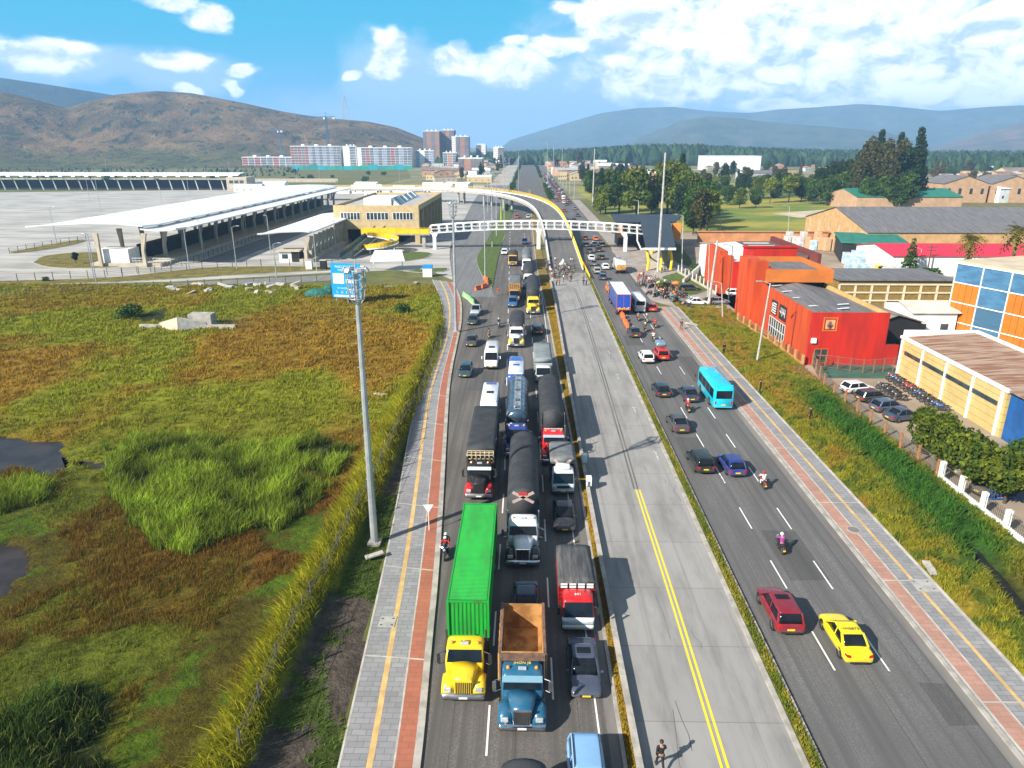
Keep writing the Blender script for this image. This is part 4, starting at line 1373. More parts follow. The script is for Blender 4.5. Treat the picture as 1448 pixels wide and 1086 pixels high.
t = empty('tarpaulin_truck', label='orange yellow truck under the footbridge with a small black load', cat='truck')
t['len'] = 8
cab_over(t, paint((.72, .36, .02)), 4, W=2.4, H=2.8)
chassis(t, -3.8, 2.4, 2.4, (-2.7,), .5)
round_tarp(t, -3.9, 2.1, 2.5, 1.2, 3.3, ribs=False)
place(t, 725, 377)
place(car('suv', 'white SUV beside the grass verge just before the footbridge', 'suv', (.78, .79, .8), 'suv', 4.6), 713, 361)
place(car('pickup', 'dark blue pickup below the footbridge', 'pickup', (.015, .05, .14), 'pickup', 5.0, 1.85, 1.75), 742, 346)
place(car('car', 'red car on the left road just beyond the footbridge', 'car', (.45, .02, .015), 'hatch', 4.2), 731, 309)
place(car('car', 'pale grey car beside the red one beyond the footbridge', 'car', (.5, .52, .54), 'hatch', 4.2), 747, 309)
# == traffic on the right carriageway (drives away from the camera)
t = car('taxi', 'bright yellow taxi saloon alone on the wide right road', 'taxi', (.86, .66, .0), 'sedan', 4.4, 1.74, 1.5)
text('VMS873', .32, (0, -.55, 1.50), (0, 0, 0), M_blk, t)
place(t, 1214, 944, True)
place(car('suv', 'dark red SUV with a sunroof beside the yellow taxi', 'suv', (.20, .008, .02), 'suv', 4.5, 1.84, 1.66, sunroof=True), 1117, 903, True)
place(car('car', 'deep blue hatchback beside a black SUV', 'car', (.012, .03, .19), 'hatch', 4.2, 1.78, 1.5), 1043, 677, True, ang=2)
place(car('suv', 'black estate car beside the deep blue hatchback', 'suv', (.010, .013, .013), 'suv', 4.6, 1.8, 1.58), 998, 673, True, ang=2)
place(car('car', 'dark grey saloon alone below the turquoise bus', 'car', (.055, .055, .065), 'sedan', 4.5, 1.78, 1.5, rails=True), 964, 615, True, ang=2)
t = bus('bus', 'turquoise bus on the right road by the footpath', 'bus', (.0, .50, .68), L=8.6, W=2.35, H=3.0)
for y in (2.6, -2.2):
 MB().box(-.38, .38, y - .38, y + .38, 3.0, 3.1).build('roof_hatch', paint((.05, .42, .56)), t, bevel=.03)
MB().box(-1.05, 1.05, -4.1, -3.9, 2.93, 3.1).build('roof_spoiler', paint((.0, .50, .68)), t, bevel=.04)
place(t, 1022, 581, True)
place(car('suv', 'small black hatchback beside a dark blue saloon ahead of the lone grey saloon', 'suv', (.012, .016, .03), 'hatch', 4.1), 939, 564, True, ang=2)
place(car('car', 'dark blue saloon left of the turquoise bus', 'car', (.02, .03, .06), 'sedan', 4.4), 979, 571, True, ang=2)
place(car('suv', 'white hatchback behind the small red pickup', 'suv', (.78, .79, .80), 'suv', 4.2, 1.75, 1.55), 917, 516, True, ang=2)
def silver_load(t, zt, wt, a, b):
 MB().loft([rrect(-.8, .8, -.2, 1.9, 1.75, .3, 4), rrect(-.7, .7, 0, 1.7, 2.25, .3, 4), rrect(-.4, .4, .3, 1.4, 2.4, .2, 4)]).build('wrapped_load', mat('silver_wrap', (.35, .5, .6), (.2, .3, .4), 1.5, .25, .5), t, True)
place(car('pickup', 'small red pickup carrying a silvery wrapped load', 'pickup', (.52, .012, .01), 'suv', 4.5, 1.85, 1.6, rack=silver_load), 938, 512, True)
place(car('car', 'dark bronze saloon below the queue of motorcycles', 'car', (.03, .028, .04), 'sedan', 4.4), 899, 479, True, ang=1)
t = empty('box_truck', label='royal blue box truck with a white roof beside orange barriers', cat='truck')
t['len'] = 14.5
M_bxp = paint((.012, .07, .42))
cab_over(t, M_bxp, 7.25, W=2.4, H=2.7, cl=2.0)
chassis(t, -7, 6, 2.4, (-6, -4.8, 3.2), .5)
MB().box(-1.25, 1.25, -7.2, 4.9, 1.15, 4.05).build('cargo_box', M_bxp, t)
MB().box(-1.27, 1.27, -7.22, 4.92, 4.053, 4.13).build('roof_panel', paint((.82, .83, .84)), t)
q = MB()
for s in (-1, 1):
 q.box(s * 1.25 - .04, s * 1.25 + .04, -7.26, -7.21, 1.1, 4.05)
q.box(-1.25, 1.25, -7.26, -7.21, 1.1, 1.2).box(-1.25, 1.25, -7.26, -7.21, 3.97, 4.05).box(-.02, .02, -7.25, -7.201, 1.2, 3.97)
q.build('rear_frame', mat('orange_frame', (.65, .16, .05), (.5, .12, .04), 2), t)
q = MB()
for i, (x, z) in enumerate(((-.95, 1.35), (-.6, 1.4), (-.2, 1.3), (.2, 1.42), (.6, 1.35), (.95, 1.45))):
 q.ball((x, -7.22, z), .18, 8, 5, sc=(1, .2, 1))
q.build('painted_flowers', mat('painted_flower_colours', (.7, .12, .06), (.7, .5, .05), 3, lo=.48, hi=.52), t)
place(t, 881, 447, True)
place(bus('minibus', 'white minibus squeezed between the blue box truck and a red car', 'minibus', (.72, .75, .76), L=7, W=2.1, H=2.8), 905, 443, True)
place(car('car', 'bright red car beside the white minibus at the crowd', 'car', (.50, .012, .01), 'hatch', 4.0), 923, 442, True)
place(car('car', 'dark blue car just ahead of the blue box truck', 'car', (.02, .06, .13), 'hatch', 4.1), 853, 397, True)
place(car('suv', 'silver grey SUV in the lane along the median ahead of the blue box truck', 'suv', (.33, .36, .37), 'suv', 4.6), 845, 388, True)
place(car('car', 'white hatchback beside the big cream truck', 'car', (.8, .8, .8), 'hatch', 4.1), 857, 382, True)
t = empty('garbage_truck', label='big cream truck with a dirty rear gate by the forecourt', cat='truck')
t['len'] = 8.5
cab_over(t, paint((.7, .68, .6)), 4.25, W=2.4, H=2.8)
chassis(t, -4, 3, 2.4, (-3, -1.8), .5)
MB().loft([rrect(-1.2, 1.2, -4.0, 2.3, 1.1, .2), rrect(-1.2, 1.2, -4.1, 2.3, 2.6, .2), rrect(-1.05, 1.05, -3.6, 2.2, 3.2, .3)]).build('body_box', paint((.74, .72, .65)), t, True)
MB().frus((-1.1, 1.1, -4.3, -3.9), (-1.1, 1.1, -4.1, -3.8), 1.0, 2.3).build('rear_gate', M_rust, t)
place(t, 878, 388, True)
for i, (x, y, col, k, lab) in enumerate(((837, 369, (.75, .76, .76), 'hatch', 'white car hugging the flyover wall, below two dark cars'), (851, 368, (.03, .03, .032), 'suv', 'black SUV stopped level with the footbridge shadow'), (841, 349, (.8, .8, .8), 'hatch', 'white car just below the footbridge on the right road'),
          (834, 359, (.03, .035, .05), 'sedan', 'dark saloon hugging the flyover wall below the footbridge'), (840, 377, (.10, .11, .13), 'sedan', 'grey saloon at the end of the flyover wall'), (843, 341, (.6, .16, .03), 'hatch', 'orange car passing under the footbridge'), (828, 340, (.12, .02, .02), 'hatch', 'dark red car under the footbridge by the wall'),
          (822, 322, (.03, .035, .04), 'suv', 'black SUV just beyond the footbridge'), (817, 307, (.03, .05, .08), 'sedan', 'navy saloon in the wall shadow beyond the footbridge'), (813, 297, (.2, .21, .22), 'hatch', 'grey hatchback in the wall shadow beside the white van'),
          (847, 357, (.02, .02, .022), 'sedan', 'black saloon alone in the middle lane below the footbridge shadow'), (852, 350, (.04, .045, .05), 'suv', 'dark SUV by the right kerb below the footbridge'), (829, 350, (.02, .025, .03), 'hatch', 'black hatchback deep in the flyover wall shadow'), (812, 314, (.02, .02, .03), 'sedan', 'black saloon against the flyover wall beyond the footbridge'),
          (802, 291, (.03, .03, .04), 'hatch', 'black hatchback level with the white van'), (798, 300, (.3, .02, .02), 'hatch', 'red hatchback close to the flyover wall'), (790, 276, (.5, .5, .5), 'suv', 'silver SUV just ahead of the white van'), (787, 268, (.02, .02, .03), 'sedan', 'black saloon ahead of the silver SUV'), (795, 270, (.05, .06, .08), 'suv', 'dark SUV in the kerb lane ahead of the white van'))):
 put_ = car('car' if k != 'suv' else 'suv', lab, 'car', col, k, 4.3)
 p = at(x, y)
 put(put_, min(p.x, 24.4), p.y, True)
place(bus('passenger_van', 'white van beyond the footbridge, alone beside the pale path', 'van', (.8, .8, .8), L=5.6, W=2.0, H=2.5, van=True), 797, 283, True)
random.seed(3)
proto_far = [car('car', 'car in the distant queue beyond the flyover', 'car', c, k, 4.2, group='cars queuing in the distance') for c, k in (((.7, .7, .7), 'hatch'), ((.03, .035, .045), 'sedan'), ((.25, .02, .02), 'hatch'))]
for p_ in proto_far:
 del p_['len']
i = 0
for y in range(395, 800, 13):
 for lane in (0, 1, 2):
  if random.random() < .25:
   continue
  xx = 16.9 + lane * 3.2
  o = proto_far[random.choice((0, 1, 1, 2))]
  o2 = dup(o, (xx, y + random.uniform(-3, 3), .03), random.uniform(-.03, .03)) if i > 2 else o
  if i <= 2:
   o2 = proto_far[i]
   o2.location = (xx, y, .03)
  i += 1
for x, y, ang, col, k, lab in ((986, 435, -97, (.76, .78, .8), 'sedan', 'white saloon parked across the end of the right footpath'), (1016, 434, -80, (.22, .26, .3), 'hatch', 'blue grey car half hidden by the leaning concrete pole'), (1041, 422, -88, (.8, .8, .8), 'hatch', 'white hatchback parked against the orange wall'),
        (1040, 404, -100, (.45, .02, .02), 'hatch', 'red car parked in the shade of the orange wall'), (975, 415, -85, (.02, .025, .03), 'suv', 'black SUV in the shade behind the parked white saloon'), (1062, 432, -80, (.05, .055, .06), 'sedan', 'dark saloon under the orange tower')):
 t = car('car', lab, 'car', col, k, 4.3)
 del t['len']
 p = at(x, y - 4)
 t.location = (p.x, p.y, .03)
 t.rotation_euler = (0, 0, R(ang))
# == hills, fields, plants
rng = np.random.default_rng(11)
def hash2(ix, iy, seed):
 h_ = (ix * 374761393 + iy * 668265263 + seed * 1442695041) & 0xffffffff
 h_ = ((h_ ^ (h_ >> 13)) * 1274126177) & 0xffffffff
 return ((h_ ^ (h_ >> 16)) & 0xffff) / 65535.0
def vnoise(x, y, seed=0):
 x, y = np.asarray(x, float), np.asarray(y, float)
 ix, iy = np.floor(x).astype(np.int64), np.floor(y).astype(np.int64)
 fx, fy = x - ix, y - iy
 fx, fy = fx * fx * (3 - 2 * fx), fy * fy * (3 - 2 * fy)
 a, b = hash2(ix, iy, seed), hash2(ix + 1, iy, seed)
 c, d = hash2(ix, iy + 1, seed), hash2(ix + 1, iy + 1, seed)
 return (a * (1 - fx) + b * fx) * (1 - fy) + (c * (1 - fx) + d * fx) * fy
def fbm(x, y, o=4, seed=0, g=.5):
 s, a, t = 0, 1, 0
 for i in range(o):
  s = s + a * vnoise(x * 2 ** i, y * 2 ** i, seed + i)
  t += a
  a *= g
 return s / t
def pxnp(X, Y, Z=0):
 c, s = math.cos(YAW), math.sin(YAW)
 x = X * c + Y * s
 y = -X * s + Y * c
 z = Z - CAM_H
 zc = y * math.cos(PITCH) - z * math.sin(PITCH)
 v = -z * math.cos(PITCH) - y * math.sin(PITCH)
 return 724 + 1000 * x / zc, 543 + 1000 * v / zc
def inpoly(x, y, poly):
 r = np.zeros(x.shape, bool)
 n = len(poly)
 for i in range(n):
  x0, y0 = poly[i]
  x1, y1 = poly[(i + 1) % n]
  c = ((y0 > y) != (y1 > y)) & (x < (x1 - x0) * (y - y0) / ((y1 - y0) or 1e-9) + x0)
  r ^= c
 return r
def polydist(x, y, pl):
 """distance to a polyline and the side (positive = right of it)"""
 best = np.full(x.shape, 1e9)
 side = np.zeros(x.shape)
 for (x0, y0), (x1, y1) in zip(pl, pl[1:]):
  dx_, dy_ = x1 - x0, y1 - y0
  t = np.clip(((x - x0) * dx_ + (y - y0) * dy_) / (dx_ * dx_ + dy_ * dy_), 0, 1)
  d = np.hypot(x - x0 - t * dx_, y - y0 - t * dy_)
  sg = np.sign((x - x0) * dy_ - (y - y0) * dx_)
  m_ = d < best
  best[m_] = d[m_]
  side[m_] = sg[m_]
 return best, side
def np_mesh(name, co, faces_flat, fsize, m, cols=None, smooth=False):
 """fast mesh: co (n,3), faces of one size"""
 me = bpy.data.meshes.new(name)
 nf = len(faces_flat) // fsize
 me.vertices.add(len(co))
 me.vertices.foreach_set('co', np.ascontiguousarray(co, np.float32).ravel())
 me.loops.add(len(faces_flat))
 me.loops.foreach_set('vertex_index', np.asarray(faces_flat, np.int32))
 me.polygons.add(nf)
 me.polygons.foreach_set('loop_start', np.arange(0, nf * fsize, fsize, dtype=np.int32))
 me.polygons.foreach_set('loop_total', np.full(nf, fsize, np.int32))
 if smooth:
  me.polygons.foreach_set('use_smooth', np.ones(nf, bool))
 me.update(calc_edges=True)
 if cols is not None:
  at_ = me.color_attributes.new('tone', 'FLOAT_COLOR', 'POINT')
  c4 = np.ones((len(co), 4), np.float32)
  c4[:, :3] = cols
  at_.data.foreach_set('color', c4.ravel())
 me.materials.append(m)
 o = bpy.data.objects.new(name, me)
 C.objects.link(o)
 return o
def leafy(t, b, col, k):
 """thin leaves let light through"""
 tr = t.n.new('ShaderNodeBsdfTranslucent')
 t.put(tr.inputs[0], col)
 mx = t.n.new('ShaderNodeMixShader')
 mx.inputs[0].default_value = k
 t.l.new(b.outputs[0], mx.inputs[1])
 t.l.new(tr.outputs[0], mx.inputs[2])
 t.l.new(mx.outputs[0], [n for n in t.n if n.type == 'OUTPUT_MATERIAL'][0].inputs[0])
def m_attr(name, rough=.9, tl=0.0, noise=(6, .75, 1.25), nb=None):
 """a plant or soil surface whose kind colour comes with the geometry"""
 m = bpy.data.materials.new(name)
 m.use_nodes = True
 t = NT(m.node_tree)
 b = t.n['Principled BSDF']
 a = t.n.new('ShaderNodeVertexColor')
 a.layer_name = 'tone'
 p = t.n.new('ShaderNodeTexCoord').outputs['Object']
 f = t.ramp(t.noise(p, noise[0], 3, .65), .25, .75, noise[1], noise[2])
 t.put(b.inputs['Base Color'], t.vm('SCALE', a.outputs[0], f))
 b.inputs['Roughness'].default_value = rough
 b.inputs['Specular IOR Level'].default_value = .15
 if tl:
  leafy(t, b, t.vm('SCALE', a.outputs[0], f), tl)
 if nb:
  bn = t.n.new('ShaderNodeBump')
  bn.inputs['Strength'].default_value = nb[1]
  bn.inputs['Distance'].default_value = nb[2]
  t.put(bn.inputs['Height'], t.noise(p, nb[0], 5, .7))
  t.l.new(bn.outputs[0], b.inputs['Normal'])
 MATS[name] = m
 return m
M_blade = m_attr('grass_blades', .8, tl=.28, noise=(2.0, .8, 1.2))
M_soil = m_attr('field_soil', .97, noise=(1.4, .6, 1.3), nb=(3.0, .9, .3))
def grid_np(x0, x1, y0, y1, nx, ny, hf, cf, name, m, warp=None):
 X, Y = np.meshgrid(np.linspace(x0, x1, nx), np.linspace(y0, y1, ny))
 if warp:
  X, Y = warp(X, Y)
 Z = hf(X, Y)
 co_ = np.stack([X, Y, Z], -1).reshape(-1, 3)
 i = np.arange((ny - 1) * nx).reshape(ny - 1, nx)[:, :-1].ravel()
 f = np.stack([i, i + 1, i + nx + 1, i + nx], -1).ravel()
 return np_mesh(name, co_, f, 4, m, cf(X, Y).reshape(-1, 3), True)
def blades(name, X, Y, Z, H_, Wd, cols, m=None, lean=.35, wind=(.3, .2), tipc=1.25):
 """one bent two-piece blade per point"""
 n = len(X)
 a = rng.uniform(0, 2 * PI, n)
 H_ = H_ * rng.uniform(.6, 1.25, n)
 w_ = Wd * rng.uniform(.6, 1.4, n)
 l1 = rng.normal(0, lean, n) * H_ + wind[0] * H_
 l2 = rng.normal(0, lean, n) * H_ + wind[1] * H_
 ca, sa = np.cos(a) * w_ / 2, np.sin(a) * w_ / 2
 p = np.zeros((n, 5, 3))
 p[:, 0] = np.stack([X - ca, Y - sa, Z], -1)
 p[:, 1] = np.stack([X + ca, Y + sa, Z], -1)
 p[:, 2] = np.stack([X + ca * .8 + l1 * .35, Y + sa * .8 + l2 * .35, Z + H_ * .62], -1)
 p[:, 3] = np.stack([X - ca * .8 + l1 * .35, Y - sa * .8 + l2 * .35, Z + H_ * .62], -1)
 p[:, 4] = np.stack([X + l1, Y + l2, Z + H_], -1)
 base = np.arange(n)[:, None] * 5
 tri = (base + np.array([0, 1, 2, 0, 2, 3, 3, 2, 4])[None, :]).ravel()
 c = np.repeat(cols[:, None, :], 5, 1) * rng.uniform(.75, 1.25, (n, 1, 1))
 c[:, 4] *= tipc
 return tag(np_mesh(name, p.reshape(-1, 3), tri, 3, m or M_blade, c.reshape(-1, 3)), kind='stuff')
# -- the marsh on the left
BERM_L = [tuple(at(x, y).xy) for x, y in ((240, 1200), (292, 1086), (372, 930), (442, 800), (480, 730), (522, 640), (570, 560), (608, 490), (618, 445))]
BERM_R = [tuple(at(x, y).xy) for x, y in ((320, 1200), (362, 1086), (408, 960), (462, 860), (500, 780), (540, 700), (565, 640), (596, 575), (625, 495), (632, 445))]
BERM_C = [((a[0] + b[0]) / 2, (a[1] + b[1]) / 2) for a, b in zip(BERM_L, BERM_R)]
POND = [[(-40, 628), (30, 618), (88, 625), (92, 650), (70, 668), (20, 672), (-40, 670)], [(-30, 782), (20, 775), (48, 778), (57, 795), (40, 810), (14, 830), (8, 850), (-30, 850)], [(100, 650), (150, 646), (150, 660), (105, 664)]]
REED = [[(150, 650), (245, 622), (380, 645), (458, 700), (410, 742), (350, 772), (258, 800), (212, 760), (143, 712)], [(-40, 690), (40, 690), (72, 700), (45, 725), (0, 742), (-40, 745)], [(-60, 1150), (-60, 1060), (60, 1010), (130, 975), (158, 1000), (165, 1090), (150, 1150)], [(385, 640), (470, 622), (500, 640), (470, 670), (430, 668)], [(240, 455), (200, 462), (180, 450), (230, 440)]]
GREENLOW = [[(350, 760), (450, 725), (470, 745), (420, 850), (370, 920), (330, 980), (300, 1090), (180, 1090), (210, 970), (330, 905), (350, 850), (425, 800), (400, 790)], [(0, 745), (60, 735), (110, 770), (60, 850), (0, 880), (-40, 860), (-40, 760)]]
PATH_L = [tuple(p.xy) for p in PO]
def field_px(X, Y):
 px_, py_ = pxnp(X, Y)
 j = 9 + (py_ - 400) * .02
 px_ = px_ + (fbm(X * .35, Y * .35, 3, 5) - .5) * j * 4
 py_ = py_ + (fbm(X * .35 + 40, Y * .35, 3, 9) - .5) * j * 2.5
 return px_, py_
def field_zones(X, Y):
 px_, py_ = field_px(X, Y)
 reed = np.zeros(X.shape, bool)
 for p in REED:
  reed |= inpoly(px_, py_, p)
 gl = np.zeros(X.shape, bool)
 for p in GREENLOW:
  gl |= inpoly(px_, py_, p)
 pond = np.zeros(X.shape, bool)
 for p in POND:
  pond |= inpoly(px_, py_, p)
 db, sb = polydist(X, Y, BERM_C)
 bl_, sl_ = polydist(X, Y, BERM_L)
 br_, sr_ = polydist(X, Y, BERM_R)
 berm = (sl_ > 0) & (sr_ < 0)
 dirt = sr_ > 0
 return px_, py_, reed, gl, pond, berm, dirt, db
def c3(*v):
 return np.array(v)
def field_col(X, Y):
 px_, py_, reed, gl, pond, berm, dirt, db = field_zones(X, Y)
 n1 = fbm(X * .07, Y * .05, 4, 21)
 n2 = fbm(X * .5, Y * .5, 3, 31)
 near = np.clip((py_ - 560) / 160, 0, 1)
 base = 0
 k = np.clip((n1 - .46) / .14, 0, 1)[..., None]
 base = c3(.175, .185, .010) * (1 - k) + c3(.225, .135, .013) * k
 lowb = np.clip((n1 - .34) / .14, 0, 1)[..., None]
 nearc = c3(.085, .10, .008) * (1 - lowb) + c3(.135, .064, .009) * lowb
 col = base * (1 - near[..., None]) + nearc * near[..., None]
 up = np.clip((470 - py_) / 60, 0, 1)[..., None]
 col = col * (1 - up * .6) + c3(.155, .16, .010) * up * .6
 col = np.where(gl[..., None], np.where((n2 > .52)[..., None], c3(.060, .095, .006), c3(.075, .062, .007)), col)
 col = np.where(reed[..., None], c3(.03, .04, .007), col)
 col = np.where(berm[..., None], c3(.16, .155, .012), col)
 dn = fbm(X * .4, Y * .4, 3, 77)
 dcol = np.where((dn > .56)[..., None], c3(.05, .075, .012), c3(.085, .068, .055))
 col = np.where(dirt[..., None], dcol, col)
 col = np.where(pond[..., None], c3(.03, .025, .02), col)
 return col * (.7 + .6 * n2[..., None])
def field_h(X, Y):
 px_, py_, reed, gl, pond, berm, dirt, db = field_zones(X, Y)
 d1, s1 = polydist(X, Y, BERM_C)
 z = .05 + .45 * (fbm(X * .16, Y * .16, 3, 3)) * (~dirt) + .12 * fbm(X * .9, Y * .9, 2, 4)
 z = z + 1.0 * np.exp(-(d1 / 1.3) ** 2) * np.clip((Y - 10) / 20, .4, 1)
 z = np.where(pond, -.15, z)
 dp, sp = polydist(X, Y, PATH_L)
 z = np.where(sp > 0, -.1, z * np.clip(dp / 1.2 + .1, 0, 1) + .0)
 e = np.clip((X + 128) / 8, 0, 1) * np.clip((158 - Y) / 5, 0, 1) * np.clip((Y - 4) / 4, 0, 1)
 return z * e + .003 - .05 * (1 - e)
def clipx(X, Y):
 return X, Y
struct(grid_np(-132, -4.6, 4, 160, 260, 330, field_h, field_col, 'marsh_ground', M_soil))
M_pond = mat('pond_water', (.045, .036, .034), (.025, .02, .02), .4, .35, spec=.2)
q = MB()
for pl in POND:
 q.add([tuple(at(x, y).xy) + (.06,) for x, y in [(sum(p[0] for p in pl) / len(pl) + (a - sum(p[0] for p in pl) / len(pl)) * 1.5, sum(p[1] for p in pl) / len(pl) + (b - sum(p[1] for p in pl) / len(pl)) * 1.5) for a, b in pl]], [tuple(range(len(pl)))])
struct(q.build('marsh_water', M_pond))
def scatter(n, x0, x1, y0, y1, bias=1.0):
 """more points near the camera"""
 Y = y0 + (y1 - y0) * rng.uniform(0, 1, n) ** bias
 X = rng.uniform(x0, x1, n)
 return X, Y
def inview(X, Y, m_=60):
 px_, py_ = pxnp(X, Y)
 return (px_ > -m_) & (px_ < 1448 + m_) & (py_ < 1086 + m_ * 2)
X, Y = scatter(400000, -130, -4, 22, 157, 1.5)
k = inview(X, Y)
X, Y = X[k], Y[k]
px_, py_, reed, gl, pond, berm, dirt, db = field_zones(X, Y)
tuft = fbm(X * .8, Y * .8, 2, 55)
k = ~(pond | dirt | reed) & (tuft > .38)
dp, sp = polydist(X, Y, PATH_L)
k &= sp < 0
X, Y, gl, berm, tuft, py_ = X[k], Y[k], gl[k], berm[k], tuft[k], py_[k]
col = field_col(X, Y) * 1.25
far = np.clip((Y - 40) / 80, 0, 1)
Hh = np.where(gl, .13, .28 + .4 * (tuft - .38)) * (1 + .3 * far)
Hh = np.where(berm, .75, Hh)
blades('marsh_grass', X, Y, field_h(X, Y) - .05, Hh, .04 + .11 * far, col, wind=(.25, .1))
X, Y = scatter(150000, -60, -8, 24, 62, 1.2)
px_, py_, reed, gl, pond, berm, dirt, db = field_zones(X, Y)
k = inview(X, Y) & ~(pond | dirt | reed | gl | berm) & (fbm(X * .55, Y * .55, 2, 63) > .42) & (fbm(X * .07, Y * .05, 4, 21) > .36)
X, Y = X[k], Y[k]
cl = np.where((rng.uniform(0, 1, len(X)) > .35)[:, None], c3(.16, .082, .011), c3(.12, .09, .012))
blades('brown_sedge', X, Y, field_h(X, Y) - .05, np.full(len(X), .5), .035, cl, lean=.3, wind=(.05, .05))
allr = []
X, Y = scatter(330000, -75, -4, 20, 78, 1.0)
px_, py_, reed, gl, pond, berm, dirt, db = field_zones(X, Y)
k = reed & inview(X, Y, 90)
X, Y, py_ = X[k], Y[k], py_[k]
dens_ = fbm(X * .45, Y * .45, 3, 88)
k = dens_ > .33
X, Y, dens_, py_ = X[k], Y[k], dens_[k], py_[k]
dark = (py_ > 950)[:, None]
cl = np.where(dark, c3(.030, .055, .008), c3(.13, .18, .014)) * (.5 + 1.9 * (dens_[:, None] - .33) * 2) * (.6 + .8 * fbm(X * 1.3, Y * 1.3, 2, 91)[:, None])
cl = np.where((rng.uniform(0, 1, len(X)) > .9)[:, None], c3(.20, .20, .04), cl)
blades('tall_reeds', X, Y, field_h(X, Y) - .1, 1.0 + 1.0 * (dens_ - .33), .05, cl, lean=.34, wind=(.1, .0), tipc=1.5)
X, Y = scatter(100000, -32, -6, 18, 125, 1.2)
px_, py_, reed, gl, pond, berm, dirt, db = field_zones(X, Y)
k = berm & inview(X, Y, 90)
X, Y = X[k], Y[k]
st_ = fbm(X * .5 + Y * .2, Y * .9, 3, 99)
cl = c3(.40, .37, .02) * (.45 + 1.1 * st_[:, None])
blades('berm_grass', X, Y, field_h(X, Y) - .05, .9 + .4 * st_, .06 + .0 * X, cl, lean=.25, wind=(-.45, -.35))
X, Y = scatter(26000, -20, -5, 18, 120, 1.1)
px_, py_, reed, gl, pond, berm, dirt, db = field_zones(X, Y)
dp, sp = polydist(X, Y, PATH_L)
k = dirt & (sp < 0) & inview(X, Y, 90) & (fbm(X * .4, Y * .4, 3, 77) > .53)
X, Y = X[k], Y[k]
blades('strip_weeds', X, Y, field_h(X, Y) - .03, np.full(len(X), .22), .07, np.tile(c3(.075, .12, .012), (len(X), 1)))
k = None
# -- right verge with its ditch
DITCH = [(36.3, 96), (36.0, 75), (36.0, 62), (35.2, 50), (33.8, 40), (32.8, 30), (32.5, 10)]
def verge_z(X, Y):
 dd, s_ = polydist(X, Y, DITCH)
 z = .12 + .25 * fbm(X * .3, Y * .3, 3, 12) + .1 * fbm(X, Y, 2, 13)
 lo = np.clip((54 - Y) / 8, 0, 1)
 z = z + .5 * np.exp(-(dd / 3.5) ** 2) * lo - .85 * np.exp(-(dd / .9) ** 2) * lo
 e = np.clip((X - 29.6) / .8, 0, 1) * np.clip((136 - Y) / 6, 0, 1)
 return z * e + .02 - .05 * (1 - e) * (X > 31)
def verge_col(X, Y):
 dd, s_ = polydist(X, Y, DITCH)
 n1 = fbm(X * .25, Y * .18, 4, 15)
 n2 = fbm(X * .8, Y * .8, 3, 16)
 green = np.exp(-(dd / 2.3) ** 2) * np.clip((Y - 40) / 12, 0, 1) * np.clip((92 - Y) / 14, 0, 1)
 green = np.clip(green * 1.6 * (.6 + n1 * .8), 0, 1)[..., None]
 k = np.clip((n1 - .45) / .18, 0, 1)[..., None]
 c = c3(.19, .18, .013) * (1 - k) + c3(.24, .16, .020) * k
 c = np.where((n2 > .6)[..., None], c3(.08, .10, .010), c)
 c = c * (1 - green) + c3(.030, .085, .010) * green
 bare = np.clip((n1 - .60) / .05, 0, 1)[..., None] * np.clip((X - 36) / 4, 0, 1)[..., None]
 c = c * (1 - bare) + c3(.24, .14, .065) * bare
 wet = (np.exp(-(dd / .8) ** 2) * np.clip((50 - Y) / 6, 0, 1))[..., None]
 c = c * (1 - wet) + c3(.012, .014, .012) * wet
 return c * (.7 + .6 * n2[..., None])
struct(grid_np(29.45, 39.2, 4, 142, 60, 300, verge_z, verge_col, 'verge_ground', M_soil))
q = MB()
ribbon(q, [Vector((a - .45, b, 0)) for a, b in DITCH[3:]], [Vector((a + .45, b, 0)) for a, b in DITCH[3:]], .10)
struct(q.build('ditch_water', mat('ditch_mud_water', (.010, .011, .010), (.02, .022, .015), .8, .4, spec=.2)))
X, Y = scatter(110000, 29.7, 39.1, 20, 138, 1.1)
k = inview(X, Y)
X, Y = X[k], Y[k]
dd, s_ = polydist(X, Y, DITCH)
wetk = (dd < .9) & (Y < 50)
tuft = fbm(X * 1.1, Y * 1.1, 2, 18)
k = ~wetk & (tuft > .35)
X, Y, dd, tuft = X[k], Y[k], dd[k], tuft[k]
cl = verge_col(X, Y) * 1.25
lush = (np.exp(-(dd / 2.3) ** 2) * np.clip((Y - 40) / 12, 0, 1) * np.clip((92 - Y) / 14, 0, 1))
blades('verge_grass', X, Y, verge_z(X, Y) - .04, .28 + .45 * lush + .3 * (tuft - .35), .06 + .10 * lush, cl, lean=.5)
X, Y = scatter(26000, 0, 1, 16, 165, 1.3)
xm = np.interp(Y, [p.y for p in MEDL], [p.x for p in MEDL]) + .25
xM = np.interp(Y, [p.y for p in mr], [p.x for p in mr]) - .22
X2 = xm + (xM - xm) * X
cl = np.where((fbm(X2 * 1.5, Y * .6, 3, 2) > .5)[:, None], c3(.28, .19, .02), c3(.36, .22, .02))
blades('median_tufts', X2, Y, np.full(len(Y), .16), .13 + .0 * Y, .07, cl)
X, Y = scatter(16000, 0, 1, 16, 174, 1.3)
X2 = 14.6 + X * .55
cl = np.where((fbm(X2 * 1.5, Y * .5, 3, 2) > .5)[:, None], c3(.12, .15, .015), c3(.22, .20, .02))
blades('right_median_tufts', X2, Y, np.full(len(Y), .16), .15 + .0 * Y, .08, cl)
